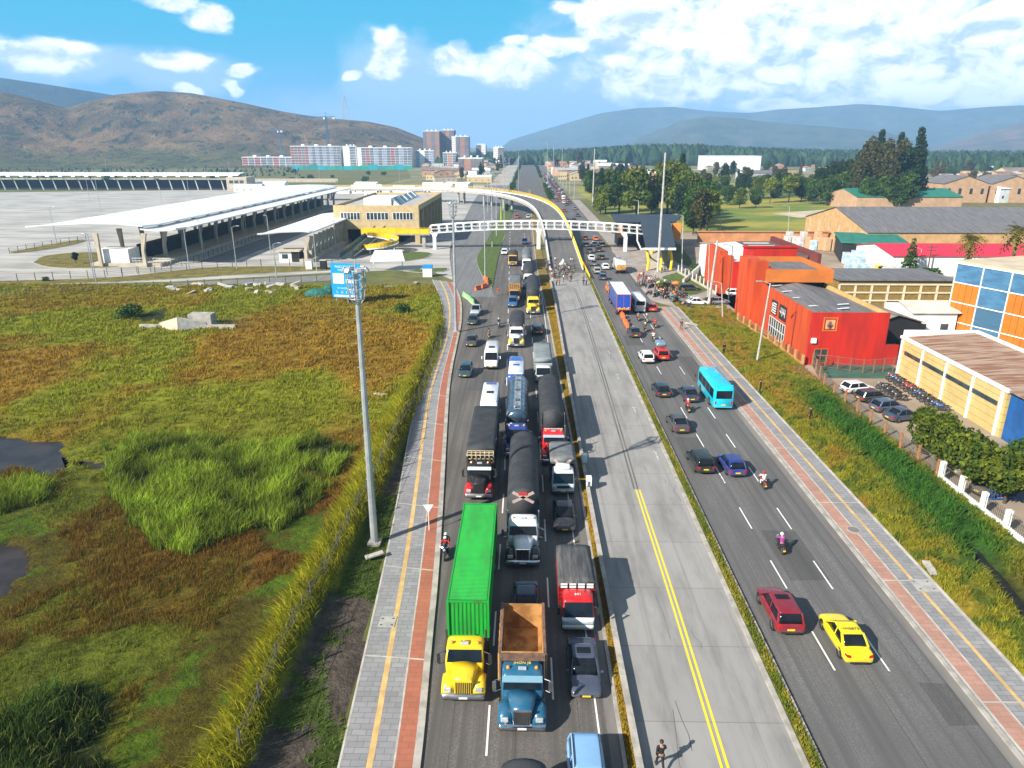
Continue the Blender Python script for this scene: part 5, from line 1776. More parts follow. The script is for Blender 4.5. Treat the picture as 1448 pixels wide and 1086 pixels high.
# -- hills
def ridge(name, prof, d0, dc, d1, colA, colB, nth=260, nr=60, rough=.25, seed=1, green=None, power=1.0):
 """a range of hills: prof = crest outline (photo points), d0 foot, dc crest, d1 far foot distances"""
 pr = sorted([azel(x, y) for x, y in prof])
 A = np.linspace(pr[0][0], pr[-1][0], nth)
 E = np.interp(A, [p[0] for p in pr], [p[1] for p in pr])
 ks = np.ones(5) / 5
 E = np.convolve(np.pad(E, 2, 'edge'), ks, 'valid')
 t = np.linspace(0, 1, nr)
 vs, cs = [], []
 AA, TT = np.meshgrid(A, t)
 EE = np.repeat(E[None, :], nr, 0)
 crestvar = 1 + .12 * (fbm(AA * 9, AA * 0, 3, seed + 5) - .5)
 Dn = np.where(TT < .62, d0 + (dc - d0) * (TT / .62), dc + (d1 - dc) * ((TT - .62) / .38))
 Dc = Dn * (1 + (crestvar - 1) * np.clip(TT * 1.6, 0, 1))
 s = np.where(TT < .62, TT / .62, 1 - (TT - .62) / .38)
 s = np.clip(s, 0, 1)
 s = (s * s * (3 - 2 * s)) ** power
 edge = np.clip(np.minimum(AA - A[0], A[-1] - AA) / .02, 0, 1)
 Hc = (CAM_H + dc * crestvar * EE)
 X, Y = np.sin(AA) * Dc, np.cos(AA) * Dc
 sc_ = 6.0 / dc
 gul = fbm(X * sc_ * 1.6, Y * sc_ * .9, 5, seed)
 rid = np.abs(gul - .5) * 2
 Z = Hc * s * (1 - rough * (1 - s) * 1.6 * (1 - rid)) + Hc * rough * .35 * (fbm(X * sc_ * 5, Y * sc_ * 5, 3, seed + 2) - .5) * (1 - s ** 6) * s
 Z = Z * edge - 2 * (1 - edge)
 Z = np.where(TT <= 0, -3, Z)
 co_ = np.stack([X, Y, Z], -1).reshape(-1, 3)
 i = np.arange((nr - 1) * nth).reshape(nr - 1, nth)[:, :-1].ravel()
 f = np.stack([i, i + 1, i + nth + 1, i + nth], -1).ravel()
 n = fbm(X * sc_ * 7, Y * sc_ * 7, 5, seed + 7)[..., None]
 n3 = fbm(X * sc_ * 22, Y * sc_ * 22, 3, seed + 8)[..., None]
 k = np.clip((n - .4) / .25, 0, 1)
 col = np.array(colA) * (1 - k) + np.array(colB) * k
 if green is not None:
  gk = np.clip((.42 - s[..., None]) / .25, 0, 1) * np.clip(.4 + n, 0, 1)
  col = col * (1 - gk) + np.array(green) * gk
  bush = (n3 > .66) & (n > .40)
  col = np.where(bush, np.array((.022, .032, .012)), col)
 col = col * (.75 + .5 * n3)
 return struct(np_mesh(name, co_, f, 4, M_hill, col.reshape(-1, 3), True))
M_hill = m_attr('hillside', .97, noise=(.012, .7, 1.3), nb=(.05, .8, 12))
ridge('brown_hills', ((-260, 118), (-100, 122), (0, 129), (50, 141), (95, 153), (125, 144), (165, 134), (220, 129), (270, 132), (340, 145), (400, 158), (450, 166), (520, 172), (560, 180), (600, 196), (640, 213), (680, 222)), 1080, 1750, 2700, (.17, .108, .048), (.088, .062, .03), 420, 110, .42, 3, (.085, .085, .022))
ridge('far_left_mountains', ((-500, 90), (-100, 104), (0, 110), (70, 120), (150, 133), (250, 150), (330, 165), (420, 195)), 2400, 3000, 3900, (.03, .05, .055), (.025, .04, .05), seed=9)
ridge('far_right_mountains', ((700, 205), (760, 186), (850, 160), (900, 153), (950, 151), (1000, 157), (1060, 160), (1100, 155), (1150, 152), (1215, 147), (1260, 150), (1330, 157), (1400, 151), (1448, 149), (1600, 145), (1800, 145)), 4400, 5600, 7600, (.07, .08, .06), (.05, .06, .05), seed=14, nth=300)
ridge('middle_mountains', ((880, 203), (925, 188), (960, 172), (1000, 165), (1040, 167), (1100, 174), (1180, 180), (1250, 186), (1290, 198), (1330, 208)), 3100, 3900, 4700, (.075, .08, .05), (.05, .06, .04), seed=19)
ridge('right_mountains', ((1290, 212), (1330, 206), (1380, 190), (1420, 180), (1448, 172), (1520, 160), (1700, 140), (1900, 130)), 2900, 4200, 6000, (.15, .10, .07), (.09, .08, .05), seed=24)
# -- trees
M_bark = mat('bark', (.10, .07, .045), (.055, .04, .03), 6, .95, bump=.5)
LEAF = {}
def m_leaf(name, c1, c2):
 m = bpy.data.materials.new(name)
 m.use_nodes = True
 t = NT(m.node_tree)
 b = t.n['Principled BSDF']
 a = t.n.new('ShaderNodeVertexColor')
 a.layer_name = 'tone'
 p = t.n.new('ShaderNodeTexCoord').outputs['Object']
 f = t.ramp(t.noise(p, .7, 3, .6), .35, .65)
 t.put(b.inputs['Base Color'], t.mix(1.0, t.mix(f, c1, c2), a.outputs[0], 'MULTIPLY'))
 b.inputs['Roughness'].default_value = .75
 b.inputs['Specular IOR Level'].default_value = .2
 leafy(t, b, t.mix(1.0, t.mix(f, c1, c2), a.outputs[0], 'MULTIPLY'), .3)
 MATS[name] = m
 return m
M_lf = {'broad': m_leaf('broad_leaves', (.05, .085, .010), (.14, .17, .014)), 'dark': m_leaf('dark_foliage', (.012, .030, .010), (.03, .055, .014)), 'olive': m_leaf('olive_foliage', (.045, .055, .018), (.10, .085, .024)),
  'lime': m_leaf('yellow_green_leaves', (.11, .16, .012), (.20, .22, .02)), 'deep': m_leaf('deep_green_leaves', (.022, .055, .010), (.07, .13, .014)), 'rust': m_leaf('rusty_leaves', (.14, .08, .02), (.08, .075, .02)), 'palm': m_leaf('palm_fronds', (.16, .15, .02), (.24, .19, .04))}
def leaf_mesh(name, pts, nrm, size, m, tone):
 n = len(pts)
 a = rng.normal(0, 1, (n, 3))
 u = np.cross(nrm + a * .6, rng.normal(0, 1, (n, 3)))
 u /= np.linalg.norm(u, axis=1)[:, None] + 1e-9
 v = np.cross(u, nrm + a * .8)
 v /= np.linalg.norm(v, axis=1)[:, None] + 1e-9
 s = (size * rng.uniform(.5, 1.3, n))[:, None]
 q = np.stack([pts - u * s, pts - v * s * .6, pts + u * s, pts + v * s * .6], 1).reshape(-1, 3)
 f = np.arange(4 * n)
 me_o = np_mesh(name, q, f, 4, m, np.repeat(tone, 4)[:, None] * np.ones((1, 3)))
 return me_o
def make_tree(name, label, lf, h, blobs_, n, size, trunk_r=.2, trunk_h=None, group=None, cat='tree', limbs=5, colobj=None):
 """blobs_: (x, y, z, rx, ry, rz) lumps of the crown"""
 root = empty(name, label=label, cat=cat, group=group)
 th = trunk_h or h * .6
 tb = MB()
 pts = [Vector((0, 0, -.2)), Vector((.03 * h * random.uniform(-1, 1), .03 * h * random.uniform(-1, 1), th * .5)), Vector((.04 * h * random.uniform(-1, 1), 0, th))]
 tb.tube(pts[0], pts[1], trunk_r, trunk_r * .75, 7)
 tb.tube(pts[1], pts[2], trunk_r * .75, trunk_r * .35, 7)
 for i in range(limbs):
  b = blobs_[i % len(blobs_)]
  st = pts[1].lerp(pts[2], random.uniform(.0, .9))
  tb.tube(st, (b[0] * .8, b[1] * .8, b[2]), trunk_r * .35, trunk_r * .1, 5)
 tb.build('trunk', M_bark, root)
 vol = np.array([b[3] * b[4] * b[5] for b in blobs_]) ** .67
 ch = rng.choice(len(blobs_), n, p=vol / vol.sum())
 B = np.array(blobs_)[ch]
 d = rng.normal(0, 1, (n, 3))
 d /= np.linalg.norm(d, axis=1)[:, None]
 lump = 1 + .28 * (fbm(d[:, 0] * 3 + ch * 3.1, d[:, 1] * 3 + d[:, 2] * 2, 3, 7) - .5) * 2
 r_ = rng.uniform(.45, 1, n) ** .45 * lump
 p = B[:, :3] + d * B[:, 3:6] * r_[:, None]
 keep = fbm(p[:, 0] * 1.3 / size * .35, p[:, 2] * 1.3 / size * .35 + p[:, 1], 2, 4) > .30
 p, d, r_ = p[keep], d[keep], r_[keep]
 tone = rng.uniform(.65, 1.35, len(p))
 o = leaf_mesh('crown', p, d, size, M_lf[lf], tone)
 o.parent = root
 return root
def lumps(n, r, z0, z1, rr, flat=.8):
 L_ = []
 for i in range(n):
  a = random.uniform(0, 2 * PI)
  z = random.uniform(z0, z1)
  k = 1 - abs((z - (z0 + z1) / 2) / (z1 - z0 + .01)) * .9
  q = random.uniform(0, r) * k
  s = rr * random.uniform(.7, 1.15)
  L_.append((q * math.cos(a), q * math.sin(a), z, s, s, s * flat))
 return L_
random.seed(21)
TREES = {
 'broad': [make_tree('broadleaf_tree', 'x', 'broad', 9, lumps(12, 2.6, 2.6, 7.3, 1.9), 3400, .30, .22), make_tree('broadleaf_tree', 'x', 'deep', 8, lumps(11, 2.4, 2.3, 6.4, 1.8), 3400, .30, .2)],
 'lime': [make_tree('broadleaf_tree', 'x', 'lime', 8, lumps(9, 2.2, 2.8, 6.8, 1.5), 2400, .30, .18)],
 'olive': [make_tree('eucalyptus_tree', 'x', 'olive', 18, lumps(16, 4.2, 6, 16, 2.6, 1.1), 4200, .5, .4, 14), make_tree('eucalyptus_tree', 'x', 'olive', 17, lumps(14, 3.2, 5, 15, 2.3, 1.2), 3800, .5, .4, 14)],
 'dark': [make_tree('cypress_tree', 'x', 'dark', 19, [(random.uniform(-.5, .5), random.uniform(-.5, .5), 2 + i * 1.5, 2.9 * (1 - i / 13) + .5, 2.9 * (1 - i / 13) + .5, 1.4) for i in range(12)], 4000, .42, .4, 15), make_tree('pine_tree', 'x', 'dark', 15, lumps(10, 3, 6, 13.5, 2.4, .9), 3400, .42, .35, 12)],
 'bush': [make_tree('leafy_bush', 'x', 'deep', 2.2, lumps(5, 1.2, .6, 1.4, .9), 900, .17, .07, 1.0, cat='bush', limbs=3)],
}
TPROTO = {id(o): 0 for v in TREES.values() for o in v}
def tree(kind, x, y, s, label, group=None, sx=1.0, v=None, lf=None):
 p = random.choice(TREES[kind]) if v is None else TREES[kind][v]
 if TPROTO[id(p)] == 0:
  o = p
  o.location = (x, y, 0)
  o.scale = (s * sx, s * sx, s)
  o.rotation_euler = (0, 0, random.uniform(0, 6.28))
  o['label'] = label
  if group:
   o['group'] = group
  TPROTO[id(p)] = 1
 else:
  o = dup(p, (x, y, 0), random.uniform(0, 6.28), label, scale=(s * sx, s * sx, s))
  if group:
   o['group'] = group
  elif 'group' in o:
   del o['group']
 if lf:
  for c_ in o.children:
   if c_.name.startswith('crown'):
    c_.material_slots[0].link = 'OBJECT'
    c_.material_slots[0].material = M_lf[lf]
 return o
GP = 'park trees beyond the right station'
WH = ['at the road edge of the park', 'behind the right station roof', 'in the middle of the park', 'before the dark tall wood', 'along the far side of the park']
big = [(905, 330, 'broad', 1.5, None), (880, 345, 'broad', 1.4, 'deep'), (860, 400, 'broad', 1.3, None), (925, 350, 'olive', .75, 'rust'), (950, 340, 'broad', 1.7, 'deep'), (965, 380, 'dark', 1.15, None), (985, 395, 'dark', .95, None), (1002, 400, 'olive', .85, 'dark'),
  (975, 330, 'broad', 1.4, None), (1000, 300, 'broad', 1.25, None), (1010, 275, 'lime', 1.1, None), (990, 262, 'broad', .95, None), (915, 420, 'olive', .7, None), (840, 440, 'broad', 1.2, None), (850, 480, 'olive', .7, None), (895, 470, 'olive', .75, 'rust'),
  (1036, 400, 'deepb', 1.0, None), (1055, 380, 'broad', .95, 'deep'), (1078, 385, 'broad', .9, None), (1098, 420, 'lime', 1.3, None), (1125, 430, 'lime', 1.4, None), (1143, 440, 'broad', 1.3, 'broad'), (1060, 500, 'rust', .8, None), (1088, 520, 'olive', .6, None), (1110, 540, 'broad', 1.2, None),
  (1130, 470, 'olive', .65, 'rust'), (1160, 420, 'deepb', 1.3, None), (1180, 425, 'deepb', 1.2, None), (1030, 520, 'broad', 1.0, None)]
cnt = {}
lbs = {}
for i, (x, d, kind, s, lf) in enumerate(big):
 a = azel(x, 205)[0]
 k = {'deepb': 'broad', 'rust': 'olive'}.get(kind, kind)
 if kind == 'deepb':
  lf = 'deep'
 if kind == 'rust':
  lf = 'rust'
 tone_ = {'deep': 'deep green', 'rust': 'rusty brown', 'dark': 'dark', 'broad': 'fresh green', None: {'broad': 'mid green', 'lime': 'yellow green', 'olive': 'olive', 'dark': 'near black'}[k]}[lf]
 shp = {'broad': 'round leafy tree', 'lime': 'thin leafy tree', 'olive': 'tall loose tree', 'dark': 'tall conifer'}[k]
 key = (tone_, shp, d // 60)
 cnt[key] = cnt.get(key, 0) + 1
 wh = WH[0] if x < 900 else (WH[1] if x < 1015 else (WH[4] if d > 460 else (WH[3] if x > 1140 else WH[2])))
 lb = f'{tone_} {shp} {wh}'
 lbs[lb] = lbs.get(lb, 0) + 1
 tree(k, math.sin(a) * d, math.cos(a) * d, s * (1.15 if k in ('dark', 'olive') else 1.75 if x < 1015 else 1.35), lb if lbs[lb] == 1 else lb.replace(shp, ("smaller ", "squat ", "wider ")[lbs[lb] % 3] + shp), GP, sx=.95)
random.seed(77)
for i in range(80):
 x, d = random.choice(((random.uniform(822, 1000), random.uniform(330, 620)), (random.uniform(840, 1000), random.uniform(330, 480)), (random.uniform(955, 1010), random.uniform(255, 420)), (random.uniform(1010, 1180), random.uniform(430, 600))))
 a = azel(x, 205)[0]
 if math.sin(a) * d < 33:
  continue
 k, lf, nm = random.choice((('broad', None, 'rounded green tree'), ('broad', 'deep', 'rounded dark green tree'), ('olive', None, 'loose olive tree'), ('olive', 'dark', 'loose dark tree'), ('dark', None, 'pointed dark conifer'), ('broad', 'lime', 'bright yellow green tree')))
 tree(k, math.sin(a) * d, math.cos(a) * d, random.uniform(1.0, 1.7) * (1 if k == 'broad' else .6), nm + (' in the belt along the right road' if x < 1010 else ' at the far edge of the lawn'), 'tree belt around the park', lf=lf)
GW = 'tall trees of the dark wood right of the park'
for i, (x, d, kind, s, lf) in enumerate(((1170, 470, 'dark', .95, None), (1188, 480, 'dark', 1.1, None), (1205, 500, 'dark', 1.15, None), (1216, 470, 'dark', 1.0, None), (1231, 480, 'olive', 1.25, None), (1240, 450, 'olive', 1.15, 'olive'), (1256, 470, 'olive', 1.2, None),
           (1268, 440, 'olive', 1.1, None), (1282, 455, 'olive', 1.2, None), (1294, 440, 'dark', 1.5, None), (1303, 445, 'dark', 1.25, None), (1247, 500, 'dark', 1.25, None), (1222, 440, 'olive', .9, 'dark'), (1275, 500, 'dark', 1.2, None), (1200, 450, 'broad', 1.5, 'deep'), (1180, 445, 'broad', 1.3, 'dark'), (1287, 425, 'broad', 1.5, 'dark'), (1262, 425, 'broad', 1.4, 'deep'), (1240, 425, 'broad', 1.3, 'deep'))):
 a = azel(x, 205)[0]
 names = {'dark': 'slender dark conifer', 'olive': 'tall brownish eucalyptus', 'broad': 'dark bushy undertree'}[kind]
 tree(kind, math.sin(a) * d * .93, math.cos(a) * d * .93, s * 1.55, f'{names} in the tall wood, {ORD[i] if i else "first"} from its left side', GW, sx=.9)
GT = 'trees scattered through the distant town'
for i in range(210):
 x = random.choice((random.uniform(650, 900), random.uniform(640, 1100), random.uniform(640, 1448), random.uniform(1300, 1470)))
 d = random.uniform(560, 1500)
 a = azel(x, 205)[0]
 if -34 < math.sin(a) * d < 30 or (x < 720 and d < 640):
  continue
 tree(random.choice(('broad', 'olive', 'dark', 'broad')), math.sin(a) * d, math.cos(a) * d, random.uniform(.5, .95), 'small distant tree among the roofs of the far town', GT, lf=random.choice((None, 'dark', 'deep', 'rust')))
for i, (x, y, s, lab) in enumerate(((108, 374, .55, 'small lone dark conifer on the dry grass island of the station yard'),)):
 p = at(x, y)
 tree('dark', p.x, p.y, .26, lab)
for i, (x, y, s, lab) in enumerate(((716, 300, .5, 'clipped green tree on the verge under the flyover'), (770, 232, 1.0, 'round dark tree beside the far road'), (706, 283, .6, 'small round tree under the flyover by the service road'))):
 p = at(x, y)
 tree('broad', p.x, p.y, s, lab, lf='deep')
for i, (x, y, s, k, lf, lab) in enumerate(((1302, 640, .62, 'broad', 'broad', 'leafy green tree, furthest of the row before the cream warehouse'), (1328, 655, .66, 'broad', 'broad', 'leafy tree, second of the row before the cream warehouse'), (1352, 672, .66, 'broad', 'broad', 'leafy tree, middle of the row before the cream warehouse'),
           (1385, 700, .72, 'broad', 'broad', 'leafy green tree, fourth of the row before the cream warehouse'), (1420, 712, .72, 'broad', 'broad', 'leafy green tree beside the blue gate'), (1445, 690, .6, 'broad', 'deep', 'leafy green tree at the right edge by the blue gate'))):
 p = at(x, y)
 tree(k, p.x, p.y, s, lab, lf=lf)
for i, (x, y, s, lab) in enumerate(((568, 445, 1.1, 'dark round bush in the marsh below the billboard'), (1000, 428, .6, 'small bush by the leaning concrete pole'), (940, 412, 1.1, 'rounded bush beside the crowd on the right'), (985, 385, 1.2, 'dense bush by the grey ramp wall'), (1120, 470, .8, 'bush in front of the orange wall sign'), (1140, 488, .8, 'bush under the lit window of the orange building'),
         (1100, 455, .8, 'bush at the foot of the orange tower'), (1275, 500, 1.0, 'bush behind the red gable wall'), (185, 452, 1.5, 'dark bush beside the concrete culvert'), (66, 398, .6, 'low bush on the perimeter grass strip'))):
 p = at(x, y)
 tree('bush', p.x, p.y, s, lab)
GH = 'hedge of dark trees before the pink terrace'
for i in range(9):
 x = 1348 + i * 12
 a = azel(x, 205)[0]
 d = 330
 tree('broad', math.sin(a) * d, math.cos(a) * d, .75, 'dark bushy tree in the hedge before the pink terrace', GH, lf='deep', sx=1.4)
def far_wood(name, prof, d0, d1, n, hs, m, seed):
 """lumpy crowns standing side by side"""
 r0 = np.random.default_rng(seed)
 xs = [p[0] for p in prof]
 az_ = [azel(x, 205)[0] for x in xs]
 ds = [p[1] for p in prof]
 A = r0.uniform(az_[0], az_[-1], n)
 d = d0 + (d1 - d0) * r0.uniform(0, 1, n)
 amp = np.interp(A, az_, ds)
 base = []
 cols = []
 ico = MB().ball((0, 0, 0), 1, 7, 5)
 iv = np.array(ico.v)
 F4 = np.array(ico.f)
 K = len(iv)
 allv, allf = [], []
 for i in range(n):
  h_ = hs * r0.uniform(.6, 1.25) * amp[i]
  r_ = h_ * r0.uniform(.2, .42)
  pts = iv * np.array((r_, r_, h_ * .55)) * (1 + .6 * (r0.uniform(0, 1, (K, 1)) - .5))
  pts[:, :2] *= (1 - r0.uniform(.1, .7) * iv[:, 2:3])
  pts = pts + np.array((math.sin(A[i]) * d[i], math.cos(A[i]) * d[i], h_ * .45))
  allv.append(pts)
  allf.append(F4 + i * K)
  cols.append(np.tile(np.array((.022, .045, .016)) * r0.uniform(.6, 1.6), (K, 1)))
 return tag(np_mesh(name, np.concatenate(allv), np.concatenate(allf).ravel(), 4, m, np.concatenate(cols)), kind='stuff')
M_wood_far = m_attr('far_wood_foliage', .95, noise=(.12, .5, 1.5))
far_wood('far_wood', ((600, .45), (690, .6), (745, .75), (760, .8), (840, 1.0), (900, 1.25), (960, 1.3), (1050, 1.1), (1150, .9), (1320, .8), (1500, .8)), 1150, 2100, 7000, 19, M_wood_far, 5)
far_wood('town_edge_wood', ((1300, .7), (1360, 1.0), (1480, 1.0)), 900, 1300, 260, 16, M_wood_far, 6)
far_wood('hill_foot_scrub', ((-60, .35), (200, .3), (420, .35)), 760, 1150, 300, 9, M_wood_far, 8)
# == built things
M_whp = mat('white_painted_steel', (.80, .80, .79), (.66, .66, .65), .5, .5)
M_roofw = shader('white_roof_sheet', lambda t, p: t.mix(t.m('MULTIPLY', t.ramp(t.m('ABSOLUTE', t.m('SUBTRACT', t.m('FRACT', t.m('MULTIPLY', t.xyz(p)[1], .28)), .5)), .47, .49), .45), t.mix(t.ramp(t.noise(t.vm('MULTIPLY', p, (1.2, .12, 1)), 1, 5, .65), .3, .75), (.84, .85, .86), (.66, .68, .70)), (.40, .42, .44)), .45)
M_beige = mat('beige_concrete', (.50, .43, .33), (.38, .33, .26), .5, .85)
M_tanw = mat('tan_stone_wall', (.55, .41, .21), (.45, .33, .17), .7, .85)
M_dkwin = mat('dark_window_glass', (.02, .03, .04), (.05, .07, .08), .6, .1, spec=.8)
M_galv = mat('galvanised_mast', (.52, .54, .55), (.38, .40, .42), .8, .45, .5)
M_yst = mat('yellow_painted_steel', (.86, .55, .01), (.72, .44, .01), .8, .5)
M_shade = mat('dark_interior', (.016, .016, .016), (.01, .01, .01), .4, .9)  # near-black: shade in openings put into the colour; plain dark parts share it
M_greyr = mat('grey_fibre_roof', (.17, .165, .17), (.10, .10, .105), .5, .9, stretch=(6, .4, 1))
M_orange = mat('orange_render', (.55, .068, .005), (.40, .045, .006), .8, .85, detail=8, stretch=(1, 1, .16))
M_redw = mat('red_render', (.54, .014, .003), (.36, .012, .004), .8, .85, detail=8, stretch=(1, 1, .16))
M_ltor = mat('light_orange_render', (.58, .16, .02), (.46, .13, .02), .35, .85)
M_post = mat('dark_fence_post', (.05, .05, .045), (.09, .085, .07), 3, .9)
M_wire = mat('fence_wire', (.20, .19, .17), (.13, .12, .11), 3, .7)
M_conp = mat('concrete_pole', (.48, .46, .43), (.34, .33, .31), 1.2, .9)
M_brick = mat('pink_brick', (.42, .22, .14), (.34, .17, .11), .3, .9)
def part(mb, name, m, parent, **k):
 return mb.build(name, m, parent, **k)
# -- flyover
deckc = [(10.2, 176, .02), (10.2, 190, .7), (10.2, 215, 1.9), (9.9, 238, 3.4), (9.2, 264, 4.8), (7.4, 290, 5.9), (3.6, 315, 6.6), (-2.5, 338, 7.0), (-12, 362, 7.2), (-26, 385, 7.2), (-45, 401, 7.2), (-70, 410, 7.0), (-105, 415, 6.6), (-150, 417, 5.5)]
dc = lerp_poly(smooth_pl([Vector(p) for p in deckc], 3), 120)
flat = [Vector((p.x, p.y, p.z)) for p in dc]
dL, dR = offset(flat, -4.3), offset(flat, 4.3)
fo = empty('flyover', (0, 0, 0), 0, 'curving concrete flyover with white parapet and yellow rail over the left road', 'flyover')
q = MB()
ribbon(q, dL, dR, 0, .0)
part(q, 'deck_surface', shader('flyover_asphalt', asph((.20, .19, .18), (.13, .125, .12), None), .85), fo)
q = MB()
for i in range(len(dL) - 1):
 a, b, c, d = dL[i], dL[i + 1], dR[i + 1], dR[i]
 lo = lambda p: Vector((p.x, p.y, -.1 if p.z < 5.0 else p.z - 1.1))
 A, B, C_, D_ = lo(a), lo(b), lo(c), lo(d)
 e = Vector((0, 0, -.01))
 q.add([a + e, b + e, c + e, d + e, A, B, C_, D_], [(0, 4, 5, 1), (3, 2, 6, 7), (4, 7, 6, 5)] + ([(1, 5, 6, 2)] if abs(lo(b).z - lo(a).z) > 2 or i == len(dL) - 2 else []))
part(q, 'deck_structure', M_kerb, fo)
q = MB()
pw = [i for i in range(len(dL)) if dL[i].z > .05]
for side, s in ((dL, -1), (dR, 1)):
 seg = [side[i] for i in pw]
 ribbon(q, offset(seg, -.02 if s < 0 else -.28), offset(seg, .28 if s < 0 else .02), .75 if s < 0 else .45, .75 if s < 0 else .45)
part(q, 'parapet', M_whp, fo)
q = MB()
segR = [dR[i] + Vector((0, 0, .45)) for i in pw]
segL = [p for p in [dL[i] + Vector((0, 0, .75)) for i in pw] if p.z > 6.0]
for seg in (segR,):
 pl = lerp_poly(offset(seg, -.13), 190)
 for i, p in enumerate(pl[:-1]):
  d = (pl[i + 1] - p).normalized()
  q.tube(p, p + Vector((0, 0, 1.2)) + d * .3, .13, .13, 4)
 for z in (.4, .8, 1.22):
  q.path([p + Vector((0, 0, z)) for p in pl[::3]], .06, 4)
 ribbon(q, offset(pl, -.10), offset(pl, .16), .06, .055)
part(q, 'yellow_railing', M_yst, fo)
for i in (62, 70, 78, 86, 96, 106):
 p = dc[i]
 for s in (-1, 1):
  o_ = offset(flat, 2.2 * s)[i]
  part(MB().tube((o_.x, o_.y, 0), (o_.x, o_.y, p.z - 1.1), .6, .6, 12), 'support_column', M_kerb, fo)
q = MB()
for y in range(166, 186, 2):
 q.tube((15.0, y, 0), (15.0, y, 1.0), .07, n=5)
q.path([(15.0, 166, .95), (15.0, 186, .95)], .1, 5).path([(15.0, 166, .6), (15.0, 186, .6)], .1, 5)
tag(q.build('guard_rail', M_yst), 'short yellow guard rail where the right median meets the flyover ramp', 'guard rail')
# -- footbridge
fb = empty('footbridge', (0, 0, 0), 0, 'long arched white ladder truss footbridge across the whole road', 'footbridge')
NB = 26
def fz(x):
 return 6.0 - 1.5 * ((x - 3) / 33) ** 2
xs = [-29 + 65 * i / NB for i in range(NB + 1)]
q = MB()
q2 = MB()
for s in (-1, 1):
 yy = 218 + s * 1.3
 for k_ in (0, 2.3):
  q.path([(x, yy, fz(x) + k_) for x in xs], .17, 6)
 for x in xs:
  q2.tube((x, yy, fz(x)), (x, yy, fz(x) + 2.3), .13, n=5)
  for c_ in (.35, 1.95):
   q2.box(x - .34, x + .34, yy - .06, yy + .06, fz(x) + c_ - .11, fz(x) + c_ + .11)
 q2.path([(x, yy, fz(x) + 1.2) for x in xs], .07, 4)
for x in xs:
 for z in (0, 2.3):
  q2.tube((x, 216.7, fz(x) + z), (x, 219.3, fz(x) + z), .12, n=5)
part(q, 'chords', M_whp, fb)
part(q2, 'truss_posts', M_whp, fb)
q = MB()
for a, b in zip(xs, xs[1:]):
 q.add([(a, 216.9, fz(a) + .12), (b, 216.9, fz(b) + .12), (b, 219.1, fz(b) + .12), (a, 219.1, fz(a) + .12), (a, 216.9, fz(a) - .02), (b, 216.9, fz(b) - .02), (b, 219.1, fz(b) - .02), (a, 219.1, fz(a) - .02)], [(0, 1, 2, 3), (7, 6, 5, 4), (0, 4, 5, 1), (2, 6, 7, 3)])
part(q, 'walkway_deck', mat('footbridge_deck', (.30, .29, .28), (.2, .2, .2), 1), fb)
for x, y, w_ in ((3.7, 216, .55), (29.3, 212, .5), (-27.7, 216, .5)):
 q = MB().box(x - w_, x + w_, y - .5, y + .5, 0, fz(x) - .9)
 q.frus((x - w_, x + w_, y - .5, y + .5), (x - .9, x + .9, 216.2, 219.8), fz(x) - .9, fz(x) - .2)
 part(q, 'bridge_column', M_whp, fb)
wk = empty('yellow_walkway', (0, 0, 0), 0, 'yellow railed walkway joining the footbridge to the tan station', 'walkway')
q = MB().box(-50, -29.2, 216.6, 219.4, 4.1, 4.5)
part(q, 'slab', M_kerb, wk)
q = MB()
for s in (216.6, 219.4):
 for k_ in range(22):
  x = -50 + k_ * 1.0
  q.tube((x, s, 4.5), (x, s, 6.0), .05, n=4)
 for z in (4.8, 5.1, 5.4, 5.7, 6.0):
  q.path([(-50, s, z), (-29.2, s, z)], .05, 4)
 q.box(-50, -37 if s > 217 else -29.4, s - .03, s + .03, 4.52, 5.9)
part(q, 'railing', M_yst, wk)
for x in (-31.2, -46):
 part(MB().box(x - .5, x + .5, 217.4, 218.6, 0, 4.1), 'column', M_kerb, wk)
sp = empty('spiral_ramp', (-43, 209, 0), 0, 'yellow railed spiral ramp curling down below the station walkway', 'ramp')
q, q2 = MB(), MB()
nS = 40
prev = None
for i in range(nS + 1):
 a = 2 * PI * 1.15 * i / nS + 1.5
 z = .2 + 4.2 * i / nS
 pi_, po_ = Vector((3.2 * math.cos(a), 3.2 * math.sin(a), z)), Vector((5.6 * math.cos(a), 5.6 * math.sin(a), z))
 if prev:
  A, B = prev
  dn = Vector((0, 0, -.3))
  q.add([A, B, po_, pi_, A + dn, B + dn, po_ + dn, pi_ + dn], [(0, 1, 2, 3), (7, 6, 5, 4), (0, 4, 5, 1), (1, 5, 6, 2), (2, 6, 7, 3), (3, 7, 4, 0)])
  for u0, u1 in ((A, pi_), (B, po_)):
   for zz in (.3, .6, .9, 1.15):
    q2.tube(u0 + Vector((0, 0, zz)), u1 + Vector((0, 0, zz)), .05, n=4)
   q2.tube(u1, u1 + Vector((0, 0, 1.15)), .05, n=4)
   q2.add([u0 + Vector((0, 0, .1)), u1 + Vector((0, 0, .1)), u1 + Vector((0, 0, .9)), u0 + Vector((0, 0, .9))], [(0, 1, 2, 3)])
 prev = (pi_, po_)
part(q, 'ramp_slab', M_whp, sp)
part(q2, 'railing', M_yst, sp)
for a in (0, 2.1, 4.2):
 part(MB().tube((4.4 * math.cos(a), 4.4 * math.sin(a), 0), (4.4 * math.cos(a), 4.4 * math.sin(a), 1.6 + a * .3), .3, n=8), 'column', M_whp, sp)
